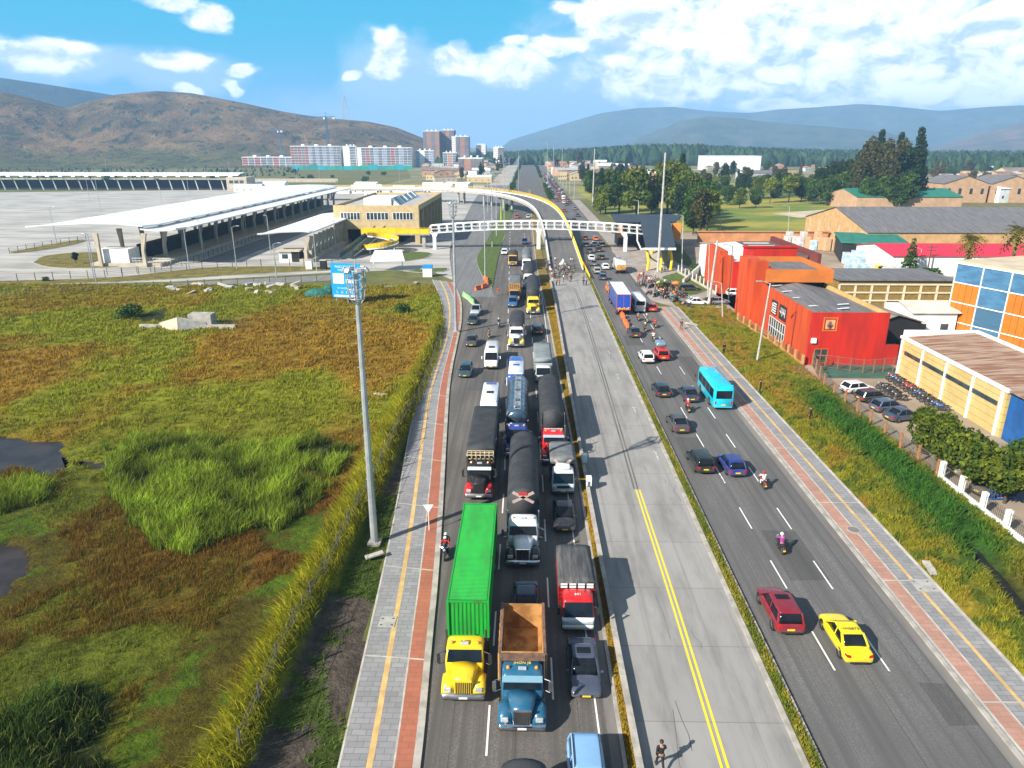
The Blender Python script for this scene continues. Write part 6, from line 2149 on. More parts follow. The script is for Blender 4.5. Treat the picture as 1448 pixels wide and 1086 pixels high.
# -- tan station building
sb = empty('station_building', (-61, 228, 0), 0, 'tan two storey station building with a flat roof beside the canopies', 'building')
q = MB()
Wd, Dp, Hh_ = 27, 64, 12
q.box(0, Wd, 0, .5, 4.6, Hh_)                      # upper facade band
q.box(0, 4, 0, .5, 0, 4.6).box(8.5, 12.5, 0, .5, 0, 4.6).box(17, 19, 0, .5, 0, 4.6)
q.box(0, .5, .5, Dp, 0, Hh_).box(.5, Wd, Dp - .5, Dp, 0, Hh_)
q.box(Wd - 1.5, Wd, .5, Dp - .5, 10.4, Hh_).box(Wd - 1.5, Wd, .5, 3, 0, 10.4)
for k_ in range(6):
 q.box(Wd - 1, Wd, 12 + k_ * 9, 12.8 + k_ * 9, 0, 10.4)
part(q, 'walls', M_tanw, sb)
part(MB().box(.5, Wd - 1.5, .5, Dp - .5, 10.9, 11.3), 'flat_roof', mat('pale_flat_roof', (.42, .41, .40), (.3, .3, .3), .3, .9), sb)
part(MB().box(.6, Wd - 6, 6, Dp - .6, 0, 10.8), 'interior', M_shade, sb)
for (a, b) in ((2.2, 8.4), (10.4, 17.4), (18.8, 25.2)):
 f = part(MB().box(a, b, -.06, .02, 7.6, 9.7), 'window', M_dkwin, sb)
 g_ = MB()
 for i in range(7):
  x = a + (b - a) * i / 6
  g_.box(x - .09, x + .09, -.12, -.063, 7.6, 9.7)
 g_.box(a - .1, b + .1, -.12, -.063, 9.702, 9.85).box(a - .1, b + .1, -.12, -.063, 7.45, 7.598)
 part(g_, 'window_frame', M_whp, f)
part(MB().box(12.6, 16.9, .2, .3, .1, 4.5), 'glass_doors', M_dkwin, sb)
q = MB().box(8, 17, 8, 24, 11.3, 13.6)
part(q, 'roof_plant_room', M_whp, sb)
for k_ in range(9):
 y = 8.5 + k_ * 5
 part(MB().add([(17.3, y, 11.3), (19.6, y, 11.3), (19.6, y + 3.6, 11.3), (17.3, y + 3.6, 11.3), (17.3, y + .3, 13.4), (17.3, y + 3.6, 13.4)], [(0, 1, 5, 4) if False else (0, 1, 4), (1, 2, 5, 4), (2, 3, 5), (0, 4, 5, 3)]), 'roof_vent', M_dkwin if k_ % 2 else M_whp, sb)
st = empty('glazed_stair', (0, 0, 0), 0, 'green glass fenced stair ramp descending from the tan station', 'stairs')
a_, b_ = Vector((-46, 226, 4.2)), Vector((-50, 196, .3))
q = MB()
ribbon(q, [a_ + Vector((-1.6, 0, 0)), b_ + Vector((-1.6, 0, 0))], [a_ + Vector((1.6, 0, 0)), b_ + Vector((1.6, 0, 0))], 0, .4)
part(q, 'flight', M_kerb, st)
for s in (-1.6, 1.6):
 q = MB()
 for k_ in range(20):
  p = a_.lerp(b_, k_ / 19) + Vector((s, 0, 0))
  q.box(p.x - .05, p.x + .05, p.y - .05, p.y + .05, p.z, p.z + 1.9)
  if k_ < 19:
   p2 = a_.lerp(b_, (k_ + 1) / 19) + Vector((s, 0, 0))
   q.add([p + Vector((0, 0, .1)), p2 + Vector((0, 0, .1)), p2 + Vector((0, 0, 1.8)), p + Vector((0, 0, 1.8))], [(0, 1, 2, 3)])
 part(q, 'glass_screen', mat('green_glass_screens', (.10, .20, .16), (.05, .10, .09), 1.5, .25), st)
# -- canopies
def canopy(name, label, x0, x1, y0, y1, prof, step, colx, plat=None, wall=None):
 """prof: list of sheets, each a list of (x fraction, z)"""
 t = empty(name, (x0, y0, 0), 0, label, 'canopy')
 W_, L_ = x1 - x0, y1 - y0
 for sh in prof:
  r_ = []
  for y, lift in ((0, .5), (L_ * .04, .1), (L_ * .5, 0), (L_, 0)):
   up = [(f * W_, y, z + lift) for f, z in sh]
   dn = [(f * W_, y, z + lift - .35) for f, z in sh]
   r_.append(up + dn[::-1])
  part(MB().loft(r_), 'roof_sheet', M_roofw, t)
  n = int(L_ / 9)
  q = MB()
 n = int(L_ / step)
 for i in range(n + 1):
  y = 1.5 + (L_ - 3) * i / n
  for cx in colx:
   q = MB()
   zt = 8.6 if W_ > 20 else prof[0][0][1] - .8
   q.frus((cx * W_ - .45, cx * W_ + .45, y - .4, y + .4), (cx * W_ - .35, cx * W_ + .35, y - .4, y + .4), 0, zt * .5)
   q.add([(cx * W_ - .35, y - .4, zt * .5), (cx * W_ + .35, y - .4, zt * .5), (cx * W_ + .35, y + .4, zt * .5), (cx * W_ - .35, y + .4, zt * .5), (cx * W_ - .35 + (.5 if cx > .5 else -.5), y - .3, zt), (cx * W_ + .35 + (1.1 if cx > .5 else .1), y - .3, zt), (cx * W_ + .35 + (1.1 if cx > .5 else .1), y + .3, zt), (cx * W_ - .35 + (.5 if cx > .5 else -.5), y + .3, zt)], [(0, 1, 5, 4), (1, 2, 6, 5), (2, 3, 7, 6), (3, 0, 4, 7), (4, 5, 6, 7)])
   part(q, 'column', M_beige, t)
 if plat:
  part(MB().box(plat[0] * W_, plat[1] * W_, 2, L_ - 2, 0, .9), 'platform', M_beige, t)
 if wall:
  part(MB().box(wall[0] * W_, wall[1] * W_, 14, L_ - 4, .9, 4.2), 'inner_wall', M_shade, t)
  part(MB().box(plat[0] * W_ + 2, plat[0] * W_ + 10, 2.5, 8, .9, 4.4), 'end_room', M_whp, t)
  q = MB()
  for i in range(12):
   q.tube((plat[0] * W_ + 11 + i * .9, 2.2, .9), (plat[0] * W_ + 11 + i * .9, 2.2, 2.2), .05, n=4)
  q.path([(plat[0] * W_ + 11, 2.2, 2.2), (plat[0] * W_ + 21, 2.2, 2.2)], .06).path([(plat[0] * W_ + 11, 2.2, 1.5), (plat[0] * W_ + 21, 2.2, 1.5)], .05)
  part(q, 'end_railing', M_whp, t)
 return t
canopy('bus_canopy', 'huge white roofed bus canopy running away from the dry grass island', -127, -88.5, 180, 372,
  [[(0, 10.0), (.15, 10.5), (.4, 10.9), (.62, 10.8), (.78, 10.2)], [(.76, 9.5), (.86, 9.1), (.95, 9.2), (1, 9.6)]], 11, (.44, .74), (.36, .84), (.52, .62))
canopy('bus_canopy', 'smaller white canopy between the guard booth and the tan station', -71, -57, 188, 250, [[(0, 7.4), (.4, 8.0), (.8, 8.2), (1, 8.0)]], 4.4, (.86,), (.5, .98))
t = empty('bus_canopy', (-400, 512, 0), 0, 'long distant white canopy across the far side of the concrete yard', 'canopy')
L_ = 200
for k_ in range(1):
 r_ = []
 for x in (0, L_ * .5, L_):
  r_.append([(x, -5, 10.2), (x, 0, 11.2), (x, 8, 11.6), (x, 16, 11.0), (x, 16, 10.7), (x, 8, 11.2), (x, 0, 10.8), (x, -5, 9.8)])
 part(MB().loft(r_), 'roof_sheet', M_roofw, t)
part(MB().box(1, L_ - 3, 6, 9, .8, 6.5), 'inner_wall', M_shade, t)
part(MB().box(0, L_ - 2, 0, 12, 0, 1.1), 'platform', M_shade, t)
for i in range(22):
 x = 3 + i * 9.2
 q = MB().tube((x, 0, 0), (x - .8, -1, 6), .45, .3, 6)
 q.tube((x - .8, -1, 6), (x - 1.8, -4, 9.9), .3, .25, 6)
 q.box(x - 3.2, x - .4, -5.2, -3.6, 8.9, 9.9)
 part(q, 'column', M_whp, t)
t = empty('utility_block', (-206, 500, 0), 0, 'small beige block at the right end of the distant canopy', 'building')
part(MB().box(0, 14, 0, 16, 0, 9), 'walls', M_beige, t)
for i in range(3):
 part(MB().box(2 + i * 3.6, 4.8 + i * 3.6, -.05, .05, 5, 7), 'window', M_dkwin, t)
p = at(410, 371)
t = empty('guard_booth', (p.x - 2.8, p.y, 0), 0, 'small guard booth with a flat tan roof under the smaller canopy', 'booth')
part(MB().box(0, 5.4, 0, 4, 0, 2.9), 'walls', M_whp, t)
part(MB().box(-.5, 5.9, -.6, 4.6, 2.9, 3.25), 'roof', M_beige, t)
part(MB().box(.8, 2.4, -.05, .03, 1.0, 2.2), 'window', M_dkwin, t)
part(MB().box(3.4, 5.39, -.04, .01, .1, 2.88), 'dark_side_panel', M_shade, t)
part(MB().box(5.4, 5.44, .1, 3.9, .1, 2.88), 'dark_side_panel', M_shade, t)
for x_, lab in ((333, 'pale'), (415, 'dark')):
 p = at({333: 438, 415: 458}[x_], 381)
 t = empty('cabinet', (p.x, p.y, 0), 0, f'{lab} utility cabinet standing on the perimeter grass near the guard booth', 'cabinet')
 part(MB().box(-.8, .8, -.6, .6, .1, 2.3), 'body', M_whp if lab == 'pale' else M_shade, t, bevel=.05)
 part(MB().box(-.9, .9, -.7, .7, 2.3, 2.45), 'lid', M_conp, t)
p = at(548, 384)
t = empty('shade_tent', (p.x, p.y, 0), R(6), 'white tilted shade roof on bent posts beside the station lawn', 'tent')
part(MB().add([(-4.2, 0, 2.6), (4.4, 0, 2.6), (3.4, 5, 4.6), (-3.4, 5, 4.6), (-4.2, 0, 2.45), (4.4, 0, 2.45), (3.4, 5, 4.45), (-3.4, 5, 4.45)], [(0, 1, 2, 3), (7, 6, 5, 4), (0, 4, 5, 1), (1, 5, 6, 2), (2, 6, 7, 3), (3, 7, 4, 0)]), 'roof_sheet', M_roofw, t)
for s in (-1, 1):
 part(MB().path([(s * 3.4, 3.5, 0), (s * 3.6, 2.4, 1.8), (s * 3.4, 4.6, 4.4)], .12, 6), 'post', M_whp, t)
p = at(605, 391)
t = empty('ticket_kiosk', (p.x, p.y, 0), 0, 'tiny white kiosk with a bright blue top beside the left footpath', 'kiosk')
part(MB().box(-1.1, 1.1, -.8, .8, 0, 2.1), 'body', M_whp, t)
part(MB().frus((-1.25, 1.25, -.9, .9), (-1.0, 1.1, -.7, .8), 2.1, 2.8), 'blue_top', paint((.0, .22, .55)), t)
# -- right station
rs = empty('right_station', (0, 0, 0), 0, 'black roofed footbridge entrance standing on yellow curved legs', 'building')
M_black = mat('black_roof_sheet', (.035, .038, .045), (.02, .022, .027), .5, .45, stretch=(5, .4, 1))
q = MB()
top = [(29.6, 177, 5.9), (36.9, 177, 5.9), (43.5, 219, 8.3), (34.4, 219, 8.3)]
q.add(top + [(x, y, z - .35) for x, y, z in top], [(0, 1, 2, 3), (7, 6, 5, 4), (0, 4, 5, 1), (1, 5, 6, 2), (2, 6, 7, 3), (3, 7, 4, 0)])
top = [(27, 219.2, 8.0), (45, 219.2, 8.0), (50, 233, 9.0), (27, 233, 9.0)]
q.add(top + [(x, y, z - .4) for x, y, z in top], [(0, 1, 2, 3), (7, 6, 5, 4), (0, 4, 5, 1), (1, 5, 6, 2), (2, 6, 7, 3), (3, 7, 4, 0)])
part(q, 'roof', M_black, rs)
part(MB().box(29.5, 37.0, 176.9, 177.0, 5.4, 5.95), 'eave_trim', M_whp, rs)
q = MB()
q.add([(31.4, 181, .1), (36, 181, .1), (41.6, 217, 4.6), (36.4, 217, 4.6), (31.4, 181, -.1), (36, 181, -.1), (41.6, 217, 4.0), (36.4, 217, 4.0)], [(0, 1, 2, 3), (7, 6, 5, 4), (0, 4, 5, 1), (1, 5, 6, 2), (2, 6, 7, 3), (3, 7, 4, 0)])
part(q, 'stair_flight', M_beige, rs)
for (x, y) in ((30.6, 179.5), (33.8, 179.5), (36.6, 180.5), (34.2, 196), (38.6, 196)):
 zt = 5.6 + (y - 177) * .057
 q = MB().path([(x, y - .8, 0), (x + .25, y - .3, zt * .4), (x - .1, y + .2, zt * .75), (x - .5, y + .4, zt - .1)], .36, 8)
 part(q, 'curved_leg', M_yst, rs)
q = MB().path([(29.6, 177.4, 5.6), (30.2, 188, 4.0), (30.8, 199, 4.8), (33.0, 215, 7.6)], .22, 6)
part(q, 'white_edge_tube', M_whp, rs)
part(MB().box(44, 46.5, 217, 219, 3, 7.6).box(28, 29.4, 219.5, 221, 3.2, 7.4), 'orange_panels', mat('orange_panel', (.75, .26, .04), (.6, .2, .03), 1), rs)
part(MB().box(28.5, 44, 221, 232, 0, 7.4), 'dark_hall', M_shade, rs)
p0, p1 = at(966, 400), at(990, 386)
t = empty('ramp_wall', (0, 0, 0), 0, 'short grey concrete ramp wall on the grass beside the right station', 'wall')
d = (p1 - p0).normalized()
nn = Vector((-d.y, d.x, 0)) * .25
q = MB()
P_ = [p0 - nn, p1 + d * 2 - nn, p1 + d * 2 + nn, p0 + nn]
q.add([(v.x, v.y, 0) for v in P_] + [(P_[0].x, P_[0].y, .8), (P_[1].x, P_[1].y, 2.4), (P_[2].x, P_[2].y, 2.4), (P_[3].x, P_[3].y, .8)], [(0, 3, 2, 1), (4, 5, 6, 7), (0, 1, 5, 4), (1, 2, 6, 5), (2, 3, 7, 6), (3, 0, 4, 7)])
part(q, 'wall', M_conp, t)
lawn('right_station_lawn', ((936, 392), (975, 380), (1012, 388), (1018, 402), (1000, 412), (972, 420), (950, 410)), .12, M_lawn)
# -- the right hand buildings
yg = MB()
yg.poly([(x, y, .012) for x, y in ((38.9, 40), (52, 40), (52, 96), (110, 96), (215, 150), (215, 262), (52, 262), (46, 200), (40.3, 165), (40, 98), (38.9, 92))])
struct(yg.build('industrial_yard', mat('dusty_yard', (.36, .28, .20), (.22, .17, .13), .12, .95, lo=.3, hi=.7)))
gy = MB()
gy.poly([(x, y, .02) for x, y in ((41.2, 92), (52, 92), (52.5, 98.3), (41, 98.3))])
struct(gy.build('green_court', mat('green_court_paint', (.04, .12, .08), (.03, .08, .06), .5, .9)))
def win(parent, axis, fixed, a, b, z0, z1, out, frame=M_whp, nx=1, nz=1, glass=M_dkwin, fw=.08):
 """window let into a wall plane: axis 'x' wall lies along x at y=fixed; out = -1/+1 outward side"""
 q = MB()
 if axis == 'x':
  q.box(a, b, min(fixed, fixed + out * .04), max(fixed, fixed + out * .04), z0, z1)
 else:
  q.box(min(fixed, fixed + out * .04), max(fixed, fixed + out * .04), a, b, z0, z1)
 w_ = part(q, 'window', glass, parent)
 q = MB()
 o0, o1 = fixed + out * .043, fixed + out * .09
 o0, o1 = min(o0, o1), max(o0, o1)
 for i in range(nx + 1):
  u = a + (b - a) * i / nx
  q.box(u - fw / 2, u + fw / 2, o0, o1, z0, z1) if axis == 'x' else q.box(o0, o1, u - fw / 2, u + fw / 2, z0, z1)
 for i in range(nz + 1):
  u = z0 + (z1 - z0) * i / nz
  o2 = o1 + .004
  q.box(a, b, o0 if out < 0 else o0, o2 if out > 0 else o1, u - fw / 2, u + fw / 2) if axis == 'x' else q.box(o0, o2 if out > 0 else o1, a, b, u - fw / 2, u + fw / 2)
 part(q, 'frame', frame, w_)
 return w_
ob = empty('orange_building', (0, 0, 0), 0, 'long orange and red hall with a grey roof, a framed emblem and a tower', 'building')
q = MB()
q.box(40.3, 40.7, 98.6, 120.8, 0, 7.6)
part(q, 'road_wall', M_orange, ob)
part(MB().box(40.302, 51.2, 98.2, 98.6, 0, 7.65), 'red_gable_wall', M_redw, ob)
part(MB().box(51.2, 53.2, 98.25, 98.55, 0, 3.0), 'red_low_wall', M_redw, ob)
part(MB().box(50.8, 51.2, 98.6, 120.8, 0, 7.6), 'rear_wall', mat('rear_tan_wall', (.6, .38, .14), (.5, .3, .1), .5), ob)
q = MB()
q.add([(40.7, 98.6, 7.1), (50.8, 98.6, 7.1), (50.8, 120.8, 7.0), (45.5, 120.8, 8.2), (40.7, 120.8, 7.0), (45.5, 98.6, 7.3)], [(0, 5, 3, 4), (5, 1, 2, 3)])
part(q, 'roof', M_greyr, ob)
for i, (x, y) in enumerate(((42.2, 118), (42.4, 113.5), (42.6, 109), (45.2, 113), (45.0, 108.6), (47.6, 104.5), (43.0, 103.6), (46.4, 101.6))):
 z = 7.32 + (y - 98.6) * .022 - abs(x - 45.5) * .05
 part(MB().add([(x - 1.1, y, z + .1), (x + .8, y + .5, z + .14), (x + .8, y + 1.0, z + .14), (x - 1.1, y + .5, z + .1)], [(0, 1, 2, 3)]), 'skylight', M_roofw, ob)
fr = MB()
fr.box(42.0, 42.15, 98.1, 98.198, 5.0, 7.0).box(43.85, 44.0, 98.1, 98.198, 5.0, 7.0).box(42.15, 43.85, 98.1, 98.198, 6.85, 7.0).box(42.15, 43.85, 98.1, 98.198, 5.0, 5.15)
f = part(fr, 'emblem_frame', M_ltor, ob)
em = MB().box(42.35, 43.65, 98.12, 98.19, 5.35, 6.65)
part(em, 'emblem_panel', mat('emblem_cream', (.62, .36, .2), (.5, .25, .12), 2), f)
em = MB()
for (x, z, r_) in ((42.95, 6.25, .2), (42.8, 5.85, .26), (43.15, 5.8, .24), (43.0, 5.55, .22)):
 em.tube((x, 98.119, z), (x, 98.07, z), r_, n=10)
part(em, 'emblem_relief', mat('emblem_dark', (.18, .10, .07)), f)
win(ob, 'x', 98.2, 41.3, 43.2, .4, 2.4, -1, M_ltor, 2, 2)
part(MB().box(40.6, 41.3, 97.9, 98.19, 3.3, 4.0), 'wall_light_box', M_whp, ob)
for (a, b) in ((112.0, 114.6), (107.8, 110.9)):
 sg = part(MB().box(40.2, 40.298, a, b, 3.9, 6.2), 'sign_panel', mat('dark_sign', (.02, .02, .022)), ob)
 q = MB()
 if a > 111:
  for i in range(5):
   q.box(40.15, 40.198, a + .25, b - .9 + (.5 if i % 2 else 0), 4.15 + i * .38, 4.33 + i * .38)
  q.box(40.15, 40.198, b - .55, b - .4, 4.15, 5.7)
 else:
  for i in range(4):
   q.box(40.15, 40.198, a + .4 + i * .6, a + .48 + i * .6, 4.5 + (i % 2) * .3, 5.8)
  q.box(40.15, 40.198, a + .3, b - .3, 5.05, 5.15)
 part(q, 'pale_lettering_bars', M_whp, sg)
win(ob, 'y', 40.3, 107.6, 114.9, .4, 3.4, -1, M_whp, 7, 2)
q = MB()
q.box(38.9, 41.2, 121.0, 123.4, 0, 11.3).box(38.6, 40.2, 124.0, 126.4, 0, 11.2).box(39.0, 41.5, 126.9, 130.5, 0, 10.9)
q.box(41.2, 42, 121, 134, 0, 10.2)
part(q, 'tower_fins', M_orange, ob)
part(MB().box(39.1, 40.9, 123.4, 124, 0, 10.9).box(39.2, 41.3, 126.4, 126.9, 0, 10.8), 'red_tower_recess', M_redw, ob)
q = MB().box(40.2, 51.3, 118.6, 119.0, 8.2, 10.3).box(50.9, 51.3, 119, 133, 8.2, 10.3).box(42, 50.9, 132.6, 133, 8.2, 10.4)
part(q, 'upper_box_walls', M_ltor, ob)
part(MB().box(42.001, 50.9, 119, 132.6, 9.2, 9.5), 'upper_roof', M_greyr, ob)
part(MB().box(41.3, 51, 121.0, 133, 0, 8.15), 'upper_box_base', M_shade, ob)
part(MB().box(42.2, 52.5, 139.0, 139.5, 0, 11.2).box(42.2, 42.7, 133.5, 139, 0, 11.0), 'red_back_wall', M_redw, ob)
part(MB().box(42.0, 52.8, 138.8, 139.7, 11.2, 11.5), 'red_coping', M_redw, ob)
oc = empty('orange_building', (0, 0, 0), 0, 'shorter orange block with a white roof behind the leaning concrete pole', 'building')
part(MB().box(41.0, 42.6, 151, 163, 0, 8.8).box(41.0, 43.4, 149.4, 151, 0, 8.0), 'orange_slab', M_orange, oc)
part(MB().box(43.4, 50, 149, 149.5, 0, 6.9), 'red_wall', M_redw, oc)
part(MB().box(42.6, 60, 149.5, 176, 0, 6.8), 'walls', M_whp, oc)
q = MB().add([(42.6, 149.6, 6.85), (60, 149.6, 6.85), (60, 176, 6.85), (42.6, 176, 6.85), (51, 149.6, 7.6), (51, 176, 7.6)], [(0, 4, 5, 3), (4, 1, 2, 5), (0, 1, 4), (3, 5, 2)])
part(q, 'roof', M_roofw, oc)
part(MB().box(51.2, 59.8, 152, 175.5, 7.2, 7.75), 'dark_roof_strip', mat('brown_roof', (.12, .09, .08), (.07, .055, .05), .5, .8, stretch=(1, 5, 1)), oc)
for i in range(5):
 part(MB().box(52, 58, 154 + i * 4.4, 155.2 + i * 4.4, 7.76, 7.8), 'skylight', M_roofw, oc)
part(MB().box(60.2, 61, 148, 178, 6.5, 8.7), 'maroon_parapet', mat('maroon_render', (.16, .03, .025), (.12, .025, .02), 1), oc)
def shed(name, label, x0, x1, y0, y1, h, ridge_h=0, wall=M_beige, roofm=M_greyr, axis='x', over=.4, cat='building', wins=None, thick=.12):
 t = empty(name, ((x0 + x1) / 2, (y0 + y1) / 2, 0), 0, label, cat)
 a, b = (x1 - x0) / 2, (y1 - y0) / 2
 q = MB().box(-a, a, -b, b, 0, h)
 if ridge_h:
  if axis == 'x':
   for s in (-1, 1):
    q.add([(s * a, -b, h), (s * a, b, h), (s * a, 0, h + ridge_h)], [(0, 1, 2)])
  else:
   for s in (-1, 1):
    q.add([(-a, s * b, h), (a, s * b, h), (0, s * b, h + ridge_h)], [(0, 1, 2)])
 part(q, 'walls', wall, t)
 r_ = MB()
 A, B = a + over, b + over
 rh = ridge_h + .02
 if ridge_h == 0:
  r_.box(-A, A, -B, B, h + .003, h + .25)
 elif axis == 'x':
  sec = [(-B, h - ridge_h * over / b + .03), (0, h + rh + .03), (B, h - ridge_h * over / b + .03)]
  r_.loft([[(x, y, z + thick) for y, z in sec] + [(x, y, z) for y, z in sec[::-1]] for x in (-A, A)])
 else:
  sec = [(-A, h - ridge_h * over / a + .03), (0, h + rh + .03), (A, h - ridge_h * over / a + .03)]
  r_.loft([[(x, y, z + thick) for x, z in sec] + [(x, y, z) for x, z in sec[::-1]] for y in (-B, B)])
 part(r_, 'roof', roofm, t)
 if wins:
  n, z0, z1, w_ = wins
  for i in range(n):
   x = -a + (i + .5) * 2 * a / n
   part(MB().box(x - w_ / 2, x + w_ / 2, -b - .05, -b + .02, z0, z1), 'window', M_dkwin, t)
  n2 = max(1, int(n * b / a))
  s = -1 if x0 > 0 else 1
  for i in range(min(n2, 12)):
   y = -b + (i + .5) * 2 * b / min(n2, 12)
   part(MB().box(s * a - .05, s * a + .05, y - w_ / 2, y + w_ / 2, z0, z1), 'window', M_dkwin, t)
 return t
M_greenr = mat('green_roof_sheet', (.02, .20, .13), (.015, .14, .10), .3, .6, stretch=(4, .4, 1))
M_peach = mat('peach_render', (.48, .30, .18), (.38, .24, .14), .4, .9)
M_rustr = mat('rusty_corrugated_roof', (.34, .24, .18), (.20, .09, .05), .35, .85, stretch=(.5, 4.5, 1), lo=.4, hi=.62)
t = shed('warehouse', 'wide grey roofed warehouse with a tan gable, behind the red striped roof', 99, 215, 210, 258, 6.0, 5.2, mat('tan_gable', (.52, .33, .14), (.42, .26, .11), .5), M_greyr, 'x')
for i in range(6):
 y = -20 + i * 8
 part(MB().box(-58.15, -58.0, y - .25, y + .25, 0, 6), 'pilaster', M_beige, t)
t = shed('canopy_shed', 'bright green flat canopy roof in front of the tan gable', 88, 104, 190, 214, 5.2, 0, M_shade, M_greenr)
t.rotation_euler = (0, 0, R(-18))
shed('warehouse', 'low white warehouse with a magenta red striped roof near the palms', 88, 190, 172, 192, 4.8, 1.6, M_whp, mat('magenta_roof', (.62, .02, .06), (.55, .02, .05), .3), 'x')
shed('warehouse', 'peach warehouse with a green hipped roof at the far edge of the lawn', 158, 208, 352, 385, 6.5, 3.0, M_peach, M_greenr, 'x')
shed('tan_shed', 'pink terracotta boundary hall beside the lawn', 56, 98, 235, 236, 3.2, 0, mat('terracotta', (.55, .24, .09), (.42, .18, .08), .5), mat('terracotta2', (.5, .22, .08)), cat='wall')
for i in range(3):
 shed('terrace_house', f'{("gabled peach terrace house, leftmost of three", "gabled peach terrace house, middle of three", "gabled peach terrace house, rightmost of three")[i]} behind the dark hedge', 228 + i * 26, 252 + i * 26, 405, 430, 10, 4, M_peach, M_greyr, 'y', wins=(4, 4.5, 7.5, 1.6))
shed('terrace_block', 'long peach block with a patchy grey roof right of the gabled terrace houses', 308, 420, 400, 440, 9.5, 3, M_peach, M_greyr, 'x', wins=(12, 4, 7, 2))
shed('warehouse', 'bright white warehouse far beyond the park', 222, 292, 930, 965, 17, 0, M_whp, M_roofw)
shed('low_block', 'narrow brown panelled block behind the orange hall', 58, 79, 131, 143, 6.3, 0, mat('brown_panels', (.26, .17, .04), (.2, .13, .03), 1.5), M_greyr)
q = MB()
for i in range(8):
 x = 58 + i * 3
 q.box(x - .2, x + .2, 130.85, 130.97, .0, 5.6)
for z in (2.6, 4.1, 5.6):
 q.box(58, 79, 130.8, 130.849, z - .15, z + .15)
o = part(q, 'cream_grid', mat('cream_trim', (.7, .6, .42), (.6, .5, .35), 1), [x for x in C.objects if x.name.startswith('low_block')][0])
o.location = (-68.5, -137, 0)
shed('low_block', 'small white house between the tin shed and the blue and orange building', 62, 69, 112, 121, 4.6, .9, M_whp, mat('cream_roof', (.65, .6, .5), (.5, .45, .4), .5), 'x', wins=(2, 1.6, 2.8, 1.2))
t = shed('tin_shed', 'shed with a weathered brown corrugated roof beside the red gable wall', 53.6, 62, 110, 121, 3.4, 1.2, M_shade, mat('weathered_tin', (.30, .24, .19), (.13, .11, .10), .4, .85, stretch=(4, .5, 1)), 'y')
t.rotation_euler = (0, 0, R(8))
bo = empty('panel_building', (68.8, 114.3, 0), math.atan2(-14, 5.2), 'tall building with a white grid of blue and orange wall panels', 'building')
Lb = 32
part(MB().box(0, Lb, .05, 26, 0, 12.3), 'walls', mat('tan_core', (.5, .4, .28), (.42, .33, .23), .4), bo)
part(MB().box(-.3, Lb, -.1, 26.2, 12.3, 12.6), 'roof', mat('tan_flat_roof', (.58, .48, .34), (.46, .38, .27), .3, .9), bo)
M_pb = mat('blue_wall_panel', (.07, .19, .33), (.05, .13, .23), .5, .4, stretch=(1, 1, 3))
M_pb2 = mat('dark_blue_louvre_panel', (.06, .15, .24), (.04, .10, .17), 3, .4, stretch=(.1, .1, 6))
M_po = mat('orange_wall_panel', (.52, .16, .008), (.42, .13, .008), .5, .6)
colw = 4.6
rows_ = [(0.0, 3.0), (3.0, 6.1), (6.1, 9.2), (9.2, 12.3)]
pat = {0: 'oooo', 1: 'obbo', 2: 'oobb', }
for c_ in range(7):
 for r_ in range(4):
  z0, z1 = rows_[r_]
  k_ = 'b' if r_ == 3 else ('b' if c_ % 2 == 1 else 'o')
  mm = M_po if k_ == 'o' else (M_pb2 if r_ == 1 else M_pb)
  pn = part(MB().box(c_ * colw + .06, min(Lb, (c_ + 1) * colw) - .06, -.03, .048, z0 + .06, z1 - .06), 'wall_panel', mm, bo)
  if k_ == 'o':
   q = MB()
   for i in range(1, 4):
    x = c_ * colw + .14 + i * (colw - .28) / 4
    q.box(x - .02, x + .02, -.045, -.031, z0 + .16, z1 - .16)
   part(q, 'panel_joint', M_shade, pn)
q = MB()
for c_ in range(8):
 q.box(c_ * colw - .085, c_ * colw + .085, -.14, .04, 0, 12.3)
for z in (0.15, 3.0, 6.1, 9.2, 12.2):
 q.box(-.13, Lb, -.16, -.141, z - .085, z + .085)
part(q, 'white_grid', M_whp, bo)
cw = empty('cream_warehouse', (0, 0, 0), 0, 'cream boarded warehouse with a rusty corrugated roof behind the leafy trees', 'building')
M_cream = shader('cream_boards', lambda t_, p: t_.mix(t_.ramp(t_.m('FRACT', t_.m('MULTIPLY', t_.xyz(p)[2], 1.15)), .90, .97), t_.mix(t_.ramp(t_.noise(p, .5, 4, .7), .35, .7), (.56, .42, .17), (.45, .33, .12)), (.26, .19, .08)), .8)
part(MB().box(51.2, 61, 71.8, 94.2, 0, 5.1), 'walls', M_cream, cw)
q = MB()
nR = 80
vs, fs = [], []
for i in range(nR + 1):
 y = 71.6 + 22.8 * i / nR
 z = (.05 if i % 2 else 0)
 vs += [(51.5, y, 5.25 + z), (60.9, y, 5.9 + z)]
for i in range(nR):
 fs.append((2 * i, 2 * i + 1, 2 * i + 3, 2 * i + 2))
q.add(vs, fs)
part(q, 'corrugated_roof', M_rustr, cw)
part(MB().box(51.05, 51.45, 71.6, 94.4, 5.1, 5.45).box(51.45, 60.9, 94.1, 94.5, 5.1, 6.2).box(60.9, 61.4, 71.6, 94.5, 5.1, 6.2), 'white_coping', M_whp, cw)
q = MB()
part(MB().box(51.1, 51.19, 73, 92.8, 3.2, 3.7), 'window_band', M_dkwin, cw)
for y in (72.4, 77.6, 83, 88.4, 93.7):
 part(MB().box(50.95, 51.19, y - .1, y + .1, 0, 5.0), 'white_downpipe', M_whp, cw)
bf = empty('blue_gatehouse', (0, 0, 0), 0, 'deep blue steel framed gatehouse at the end of the cream warehouse', 'building')
M_blu = mat('blue_painted_wall', (.01, .10, .32), (.01, .07, .22), .7, .5)
part(MB().box(51.3, 53.5, 66.5, 71.4, 0, 5.0), 'walls', M_blu, bf)
